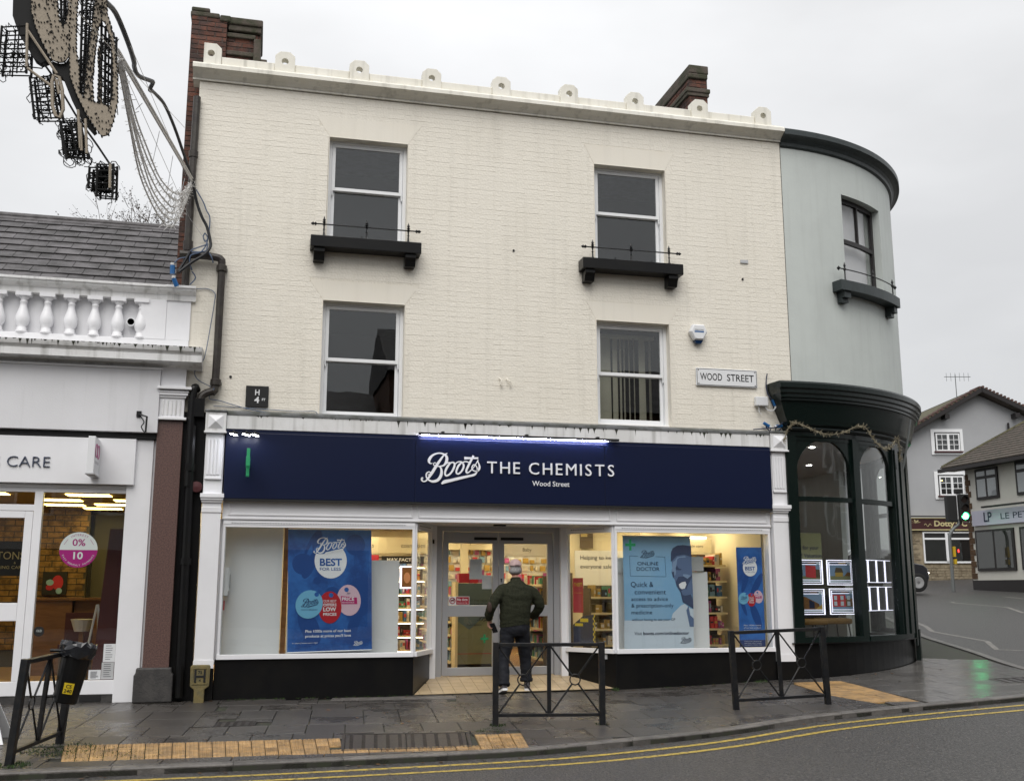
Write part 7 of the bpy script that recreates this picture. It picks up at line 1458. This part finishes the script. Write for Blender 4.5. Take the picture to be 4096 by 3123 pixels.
for a, b in (((-.48,5.13),(-.44,4.81)), ((-.42,5.06),(-.39,4.77)), ((-.455, 5.02), (-.43, 4.79)), ((-.91, 5.82), (-.885, 5.45)), ((-.21, 4.70), (-.20, 4.50)), ((-.66, 5.37), (-.63, 5.25)), ((-.90, 5.76), (-.66, 5.42)), ((-.88, 5.44), (-.68, 5.30))): m.tube([fm(*a, YM - .01), fm(*b, YM - .01)], .011, 6)
m.build('rope_bar', 'tan_panel', t, kind='stuff'); m = MB(); m.tube([fm(u, v, YM + .03) for u, v in ((-.95, 5.75), (-.70, 5.42), (-.50, 5.10), (-.32, 4.86), (-.18, 4.66))], .009, 6); m.tube([fm(u, v, YM + .03) for u, v in ((-.89, 5.47), (-.78, 5.47), (-.74, 5.58))], .006, 5); m.build('spine', 'motif_black', t)
t = thing('power_cable', 'thick black cable sagging from the hanging motif to the wall corner', 'cable', (-.2, -3, 6.8)); m = MB(); m.tube(smoothpath([(-.44, -6.4, 6.15), (-.4, -5.8, 6.24), (-.37, -5.24, 6.42), (-.32, -4.69, 6.42), (-.33, -4.2, 6.50), (-.365, -3.9, 6.60), (-.36, -3.58, 6.66), (-.29, -3.10, 6.85), (-.285, -2.95, 6.90), (-.335, -2.75, 6.91), (-.33, -2.47, 7.02), (-.26, -1.92, 7.14), (-.18, -1.36, 7.11), (-.1, -.8, 7.01), (-.01, -.25, 6.87), (.06, -.12, 6.59), (.14, -.12, 6.38), (.21, -.12, 6.25), (.27, -.14, 6.04), (.27, -.16, 5.94), (.2, -.2, 5.82), (.05, -.22, 5.70), (-.10, -.24, 5.55)], 4), [(.024 if i < 40 else .020) for i in range(89)], 7); m.build('cord', 'cable_black', t)
t = thing('support_rod', 'pair of straight grey catenary rods running up to the wall corner', 'rod', (-.2, -3, 6.4)); m = MB(); m.tube([(-.35, -5.2, 6.08), (-.01, -.2, 6.85)], .016, 6); m.tube([(-.335, -5.2, 6.10), (.0, -.2, 6.88)], .012, 6); m.build('rod', 'silver_string', t)
m = MB(); m.tube([(-.35, -5.2, 6.12), (-.30, -4.3, 6.26), (-.26, -3.6, 6.40), (-.2, -2.8, 6.50), (-.12, -1.8, 6.66), (-.02, -.25, 6.86)], .008, 5); m.build('flex', 'cable_black', t)
t = thing('span_wire', 'two hair thin steel wires crossing the sky above the motif cable', 'wire', (-.2, -4, 6.6)); m = MB(); m.tube([(-.24, -8, 4.96), (-.16, -.1, 7.66)], .0035, 4); m.tube([(-.26, -5, 6.25), (-.10, -.1, 6.95)], .003, 4); m.tube([(-.30, -5.2, 5.95), (-.02, -.12, 6.35), (.26, -.1, 5.98)], .003, 4); m.build('wire', 'pale_metal', t)
t = thing('icicle_lights', 'sagging bundle of silvery unlit icicle light strings beside the motif', 'lights', (-.2, -2.5, 5.9)); SO_ = [(-.33,-5.2,5.98),(-.29,-4.48,5.73),(-.27,-3.76,5.54),(-.23,-3.04,5.5),(-.17,-2.31,5.55),(-.12,-1.59,5.72),(-.07,-.87,6.13),(-.01,-.15,6.82)]; SI_ = [(-.3,-5.2,6.01),(-.26,-4.48,5.84),(-.2,-3.76,5.79),(-.15,-3.04,5.79),(-.11,-2.31,5.92),(-.08,-1.59,6.13),(-.07,-.87,6.44),(-.01,-.15,6.83)]
rr = random.Random(8)
for k in range(6):
    f = k / 5; P = smoothpath([tuple(a + (b - a) * f + (rr.uniform(-.008, .008) if 0 < i < 7 else 0) for a, b in zip(A, B)) for i, (A, B) in enumerate(zip(SO_, SI_))], 8); m = MB(); m.tube(P, .0085, 5)
    for p in P:
        for _ in range(4 if p.y > -2.4 else 2): d = Vector((rr.uniform(-1, 1), rr.uniform(-.6, .6), rr.uniform(-.7, 1))).normalized() * rr.uniform(.025, .05 if p.y < -2.4 else .085); m.tube([p, p + d], .0035, 3, caps=False)
    m.build('light_string', 'silver_string', t, fix=False)
m = MB()
for x0, y0, z0, x1, y1, z1 in ((-.38, -3.6, 6.53, -.36, -3.6, 6.27), (-.32, -2.4, 6.76, -.29, -2.4, 6.21), (-.24, -1.5, 6.84, -.21, -1.5, 6.11), (-.14, -.8, 6.83, -.11, -.8, 6.36)): m.tube([(x0 + .08, y0, z0 - .18), (x1, y1, z1)], .004, 4)
m.build('dropper', 'pale_metal', t)
t = thing('cable_bunch', 'bunch of thin blue and black cables with plugs at the left wall corner', 'cable', (.1, -.15, 5.8)); m = MB()
for P in ([(.04, -.08, 6.78), (.14, -.06, 6.62), (.19, -.06, 6.5), (.24, -.06, 6.40), (.24, -.07, 6.2), (.225, -.09, 6.05), (.21, -.10, 5.98)], [(.19, -.10, 6.16), (.17, -.10, 6.11), (.20, -.10, 6.04), (.23, -.10, 6.10), (.19, -.10, 6.16)], [(.22, -.10, 6.05), (.23, -.11, 5.97), (.21, -.12, 5.90), (.1, -.17, 5.86), (.0, -.19, 5.85)], [(.22, -.10, 6.0), (.1, -.14, 5.93), (.03, -.17, 5.88), (-.02, -.19, 5.78), (-.12, -.26, 5.72), (-.19, -.28, 5.62)], [(.21, -.10, 5.98), (.15, -.15, 5.87), (.03, -.20, 5.80), (.02, -.18, 5.70), (.05, -.12, 5.62)], [(.24, -.15, 5.90), (.30, -.16, 5.80), (.32, -.12, 5.74)], [(.05, -.12, 5.6), (.10, -.1, 5.52), (.03, -.09, 5.42)]): m.tube(smoothpath(P, 4), .009, 5)
m.build('cord', 'cable_blue', t); m = MB(); m.tube(smoothpath([(.02, -.2, 5.86), (-.05, -.2, 5.7), (-.12, -.22, 5.56)], 4), .02, 5); m.build('cord', 'cable_black', t)
for p, q_ in (((-.19, -.28, 5.62), (-.185, -.28, 5.50)), ((-.165, -.28, 5.44), (-.12, -.26, 5.34))): m = MB(); m.tube([p, q_], .032, 8); m.build('plug', 'blue_plug', t); m = MB(); m.tube([Vector(p) + Vector((-.002, 0, .035)), Vector(p) + Vector((0, 0, .002))], .026, 8); m.build('plug_ring', 'silver_string', t)
# ================================================================== the man at the door
t = thing('person', 'man in olive sweater, pale cap and dark trousers walking into the shop', 'person', (4.58, -.05, 0.0))
def remeshed(mb, name, m, vox, smooth_it, parent, extra=None, label=None):
    me = mb.mesh(name, m, (0, 0, 0)); o = bpy.data.objects.new('tmp', me); COL.objects.link(o)
    b = o.modifiers.new('r', 'REMESH'); b.mode = 'VOXEL'; b.voxel_size = vox
    s_ = o.modifiers.new('s', 'SMOOTH'); s_.factor = .5; s_.iterations = smooth_it
    if extra: extra(o)
    dg = bpy.context.evaluated_depsgraph_get(); nm = bpy.data.meshes.new_from_object(o.evaluated_get(dg)); bpy.data.objects.remove(o)
    org = ORG[parent]; nm.transform(Matrix.Translation(-org)); nm.name = name; nm.polygons.foreach_set('use_smooth', [True] * len(nm.polygons))
    if not nm.materials: nm.materials.append(MT[m])
    ob = bpy.data.objects.new(name, nm); COL.objects.link(ob); ob.parent = parent; ORG[ob] = org; return ob
def limb(mb, pts, rad, n=14):
    """pts with (side, front) radii"""
    P = smoothpath([(*p,) for p in pts], 3); Rr = []
    for i in range(len(P)):
        f = i / (len(P) - 1) * (len(rad) - 1); k = min(int(f), len(rad) - 2); q = f - k; a, b = rad[k], rad[k + 1]; Rr.append((a[0] + (b[0] - a[0]) * q, a[1] + (b[1] - a[1]) * q))
    rings = []
    for i, p in enumerate(P):
        d = (P[min(i + 1, len(P) - 1)] - P[max(i - 1, 0)]).normalized(); fr_ = Vector((0, 1, 0)); sd = fr_.cross(d).normalized() if abs(fr_.dot(d)) < .95 else Vector((1, 0, 0)); fr2 = d.cross(sd).normalized()
        rings.append([p + sd * (Rr[i][0] * math.cos(2 * math.pi * k / n)) + fr2 * (Rr[i][1] * math.sin(2 * math.pi * k / n)) for k in range(n)])
    mb.loft(rings)
HIP = Vector((4.56, -.05, .95)); 
ANK_L, ANK_R = (4.375, -.16, .11), (4.755, .10, .14)
SH_L, SH_R = (4.375, -.05, 1.375), (4.775, -.03, 1.365)
EL_L, EL_R = (4.215, -.13, 1.165), (4.915, -.03, 1.165)
WR_L, WR_R = (4.205, -.02, .965), (4.85, .17, 1.00)
b = MB()
limb(b, [(4.57, -.05, .86), (4.565, -.055, 1.05), (4.565, -.045, 1.25), (4.575, -.04, 1.38), (4.58, -.03, 1.47)], [(.16, .11), (.15, .10), (.17, .10), (.14, .08), (.055, .055)])
limb(b, [(4.578, -.02, 1.45), (4.578, .0, 1.56)], [(.062, .065), (.058, .062)])
limb(b, [SH_L, EL_L, WR_L], [(.05, .05), (.042, .042), (.028, .03)]); limb(b, [SH_R, EL_R, WR_R], [(.05, .05), (.042, .042), (.028, .03)])
limb(b, [(4.48, -.05, .92), (4.405, -.02, .50), ANK_L], [(.09, .09), (.058, .06), (.04, .045)]); limb(b, [(4.66, -.04, .92), (4.735, .08, .52), ANK_R], [(.09, .09), (.058, .06), (.04, .045)])
# head: skull, jaw, nose, ears, looking into the shop
hx_, hy_, hz_ = 4.575, .01, 1.665
rings = []
for k in range(13):
    f = -1 + 2 * k / 12; r_ = math.sqrt(max(.0004, 1 - f * f)); z = hz_ + .115 * f; wx = .078 * r_ * (1 - .12 * max(0, -f)); wy = .098 * r_
    rings.append([(hx_ + wx * math.cos(a), hy_ + wy * math.sin(a) + (.008 if f < 0 else 0), z) for a in [2 * math.pi * q / 18 for q in range(18)]])
b.loft(rings)
limb(b, [(hx_, hy_ + .07, hz_ + .01), (hx_, hy_ + .112, hz_ - .025)], [(.012, .012), (.016, .014)]); limb(b, [(hx_ - .02, hy_ + .082, hz_ - .065), (hx_ + .02, hy_ + .082, hz_ - .065)], [(.012, .01), (.012, .01)])
for s_ in (-1, 1): limb(b, [(hx_ + s_ * .075, hy_ - .01, hz_ - .035), (hx_ + s_ * .086, hy_ - .015, hz_ + .0), (hx_ + s_ * .084, hy_ - .015, hz_ + .03)], [(.010, .014), (.012, .022), (.009, .014)], 8)
def hand(w, d, sd, th, curl):
    """palm and five curled fingers: w wrist, d along the hand, sd across towards the thumb, th palm facing"""
    w, d, sd, th = Vector(w), Vector(d).normalized(), Vector(sd).normalized(), Vector(th).normalized()
    limb(b, [w - d * .01, w + d * .045, w + d * .085], [(.024, .016), (.036, .016), (.036, .013)], 10)
    for i, L in enumerate((.066, .074, .070, .056)):
        o = w + d * .082 + sd * (.027 - .018 * i); p = [o]; c = 0
        for k, fr_ in enumerate((.42, .32, .26)): c += curl * (0.8, 1.1, .8)[k]; p.append(p[-1] + (d * math.cos(c) + th * math.sin(c)) * L * fr_)
        b.tube(p, [.0095, .009, .0085, .007], 8)
    o = w + d * .03 + sd * .028; b.tube([o, o + (d * .5 + sd * .7 + th * .2) * .035, o + (d * .9 + sd * .55 + th * .5) * .062, o + (d * 1.0 + sd * .2 + th * .9) * .08], [.012, .011, .010, .008], 8)
hand(WR_L, (.12, .25, -1), (.55, .75, .2), (.85, -.45, .1), .75); hand(WR_R, (-.35, .8, -.3), (0, .3, 1), (-.9, -.3, 0), .6)
remeshed(b, 'body', 'skin', .0065, 2, t)
m = MB()
for s_ in (-1, 1): m.lathe([(.001, .012), (.008, .009), (.011, 0)], (hx_ + s_ * .03, hy_ + .083, hz_ + .012), 8, 'y')
m.build('eye', 'plastic_white', t)
# sweater
b = MB(); limb(b, [(4.555, -.05, .90), (4.555, -.055, 1.0), (4.56, -.06, 1.12), (4.565, -.055, 1.26), (4.572, -.05, 1.375), (4.578, -.04, 1.45), (4.58, -.035, 1.505)], [(.208, .145), (.217, .155), (.222, .152), (.236, .148), (.232, .130), (.150, .10), (.072, .08)], 20)
limb(b, [(4.47, -.05, 1.40), SH_L, (4.285, -.09, 1.27), EL_L, (4.19, -.06, 1.04), (4.205, -.03, .975)], [(.07, .075), (.082, .088), (.080, .086), (.070, .076), (.058, .062), (.042, .046)]); limb(b, [(4.68, -.04, 1.39), SH_R, (4.87, -.03, 1.27), EL_R, (4.885, .06, 1.07), (4.855, .15, 1.01)], [(.07, .075), (.082, .088), (.082, .086), (.074, .078), (.06, .064), (.044, .048)])
limb(b, [(4.578, -.02, 1.47), (4.578, -.005, 1.545)], [(.077, .08), (.072, .077)], 16)
# folds
def wrinkle(o):
    tex = bpy.data.textures.new('folds', 'CLOUDS'); tex.noise_scale = .10; d_ = o.modifiers.new('d', 'DISPLACE'); d_.texture = tex; d_.strength = .028; d_.mid_level = .5; d_.texture_coords = 'OBJECT'
    e = bpy.data.objects.new('fold_axes', None); COL.objects.link(e); e.scale = (2.2, 2.2, .75); e.rotation_euler = (0, R(12), 0); bpy.context.view_layer.update(); d_.texture_coords_object = e; wrinkle.e.append(e)
wrinkle.e = []
sw = remeshed(b, 'sweater', 'olive_knit', .011, 3, t, wrinkle)
for z in (.905, .925): pass
m = MB(); rings = []
for z, dz in ((.895, 0), (.93, 0)): rings.append([(4.555 + .214 * math.cos(a) * (1 if z > .9 else .99), -.05 + .158 * math.sin(a), z + .035 * (math.cos(a) * .9 + .3)) for a in [2 * math.pi * q / 28 for q in range(28)]])
m.loft(rings, caps=False); m.build('hem', 'olive_knit', sw, smooth=True)
m = MB(); ec = Vector(EL_L) + Vector((-.045, -.052, -.02)); rings = []
for r_, h in ((.055, 0), (.05, .012), (.02, .018)): rings.append([ec + Vector((.6, .1, .25)) * 0 + Vector((.70, -.55, 0)) * (r_ * math.cos(a)) * .75 + Vector((-.05, .0, 1)) * (r_ * 1.35 * math.sin(a)) + Vector((-.6, -.8, 0)) * h for a in [2 * math.pi * q / 14 for q in range(14)]])
m.loft(rings); m.build('elbow_patch', 'elbow_patch', sw, smooth=True)
# trousers
b = MB(); limb(b, [(4.557, -.05, 1.02), (4.555, -.055, .93), (4.555, -.06, .84), (4.56, -.05, .77)], [(.185, .13), (.198, .145), (.196, .148), (.15, .12)], 20)
limb(b, [(4.465, -.055, .90), (4.445, -.045, .72), (4.40, -.05, .48), (4.385, -.12, .24), (4.378, -.16, .115)], [(.115, .125), (.108, .115), (.083, .09), (.078, .085), (.078, .088)]); limb(b, [(4.655, -.05, .90), (4.68, .0, .72), (4.725, .06, .50), (4.745, .08, .28), (4.752, .09, .165)], [(.115, .125), (.108, .115), (.085, .09), (.078, .085), (.078, .085)])
remeshed(b, 'trousers', 'trouser', .011, 3, t, wrinkle)
m = MB(); rings = []
for z, r_ in ((.14, .074), (.145, .088), (.185, .09), (.195, .076)): rings.append([(4.753 + r_ * math.cos(a), .092 + r_ * math.sin(a), z) for a in [2 * math.pi * q / 16 for q in range(16)]])
m.loft(rings); m.build('turn_up', 'trouser', t, smooth=True)
for e in wrinkle.e: bpy.data.objects.remove(e)
# shoes: the left one lifting at the heel, the right one flat on the tiles
def shoe(ax_, ay_, az_, pitch, yaw):
    M = Matrix.Translation((ax_, ay_, az_)) @ Matrix.Rotation(yaw, 4, 'Z') @ Matrix.Rotation(pitch, 4, 'X')
    prof = [(-.075, .030, .10), (-.065, .036, .105), (-.02, .038, .095), (.05, .040, .065), (.12, .046, .050), (.17, .042, .042), (.205, .022, .030)]
    def sec(y, w, h, z0): return [M @ Vector((w * math.cos(a), y, z0 + max(0, math.sin(a)) * h + min(0, math.sin(a)) * .004)) for a in [2 * math.pi * q / 14 for q in range(14)]]
    m = MB(); m.loft([sec(y, w, h, .026) for y, w, h in prof]); m.build('shoe', 'shoe_grey', t, smooth=True)
    m = MB(); m.loft([[M @ Vector((s_ * (w + .004) * (1 if z < .02 else .97), y, z)) for s_, z in ((-1, 0), (1, 0), (1, .030), (-1, .030))] for y, w, h in [(-.085, .028, 0)] + prof[1:]]); m.build('shoe_sole', 'sole_white', t)
    m = MB(); m.tube([M @ Vector((0, -.03, .07)), M @ Vector((0, -.02, .16))], [.044, .042], 10); m.build('sock', 'trouser', t)
shoe(4.375, -.15, .035, R(-16), R(4)); shoe(4.765, .10, .028, R(3), R(-14))
# hair and cap
m = MB(); rr = random.Random(1)
def hring(f0, f1, k, a0, a1, off): 
    f = f0 + (f1 - f0) * k; r_ = math.sqrt(max(0, 1 - f * f)); return [(hx_ + (.078 * r_ + off) * math.cos(a), hy_ + (.098 * r_ + off) * math.sin(a), hz_ + .115 * f) for a in [a0 + (a1 - a0) * q / 22 for q in range(23)]]
m.loft([hring(-.66, .55, k / 6, R(165), R(375), .010 + .006 * math.sin(k * 1.1) + (.0 if k else -.008)) for k in range(7)], closed=False, caps=False)
hr = m.build('hair', 'grey_hair', t, smooth=True); hm = hr.modifiers.new('thick', 'SOLIDIFY'); hm.thickness = .012; hm.offset = -1
m = MB(); rings = []
for k in range(11):
    f = .26 + .74 * k / 10; r_ = math.sqrt(max(.0005, 1 - f * f)); th_ = .019 * (1 - .2 * k / 10)
    rings.append([(hx_ + (.078 * r_ + th_) * math.cos(a), hy_ + (.100 * r_ + th_) * math.sin(a) + .0, hz_ + .020 + .115 * f + .018 * max(0, -math.sin(a)) * (1 - f) * -1) for a in [2 * math.pi * q / 24 for q in range(24)]])
m.loft(rings); cp_ = m.build('cap', 'cap_pink', t, smooth=True); m = MB(); m.loft([[(hx_ + .085 * math.cos(a) * k, hy_ + .085 + .07 * math.sin(a) * (k), hz_ + .045 - .02 * (k - .4) + z) for a in [math.pi * q / 12 for q in range(13)]] for k, z in ((.3, 0), (1, 0), (1, .008), (.3, .008))]); m.build('peak', 'cap_pink', cp_, smooth=True)
m = MB(); m.tube([(hx_ - .03, hy_ - .121, hz_ + .06), (hx_, hy_ - .119, hz_ + .056), (hx_ + .03, hy_ - .116, hz_ + .06)], .007, 6); m.build('cap_strap', 'cap_pink', cp_)
# the phone he carries
t = thing('mobile_phone', 'black phone held low in the walking man left hand', 'phone', (4.25, -.02, .88)); m = MB(); c = Vector((4.262, -.035, .868)); d = Vector((.42, .35, -.80)).normalized(); s2 = Vector((.78, -.55, .2)).normalized(); s2 = (s2 - d * s2.dot(d)).normalized(); n_ = d.cross(s2)
m.hexa([tuple(c + d * a + s2 * b_ + n_ * e) for e in (-.006, .006) for a, b_ in ((-.075, -.037), (.075, -.037), (.075, .037), (-.075, .037))]); m.build('case', 'phone_black', t, bevel=.004)
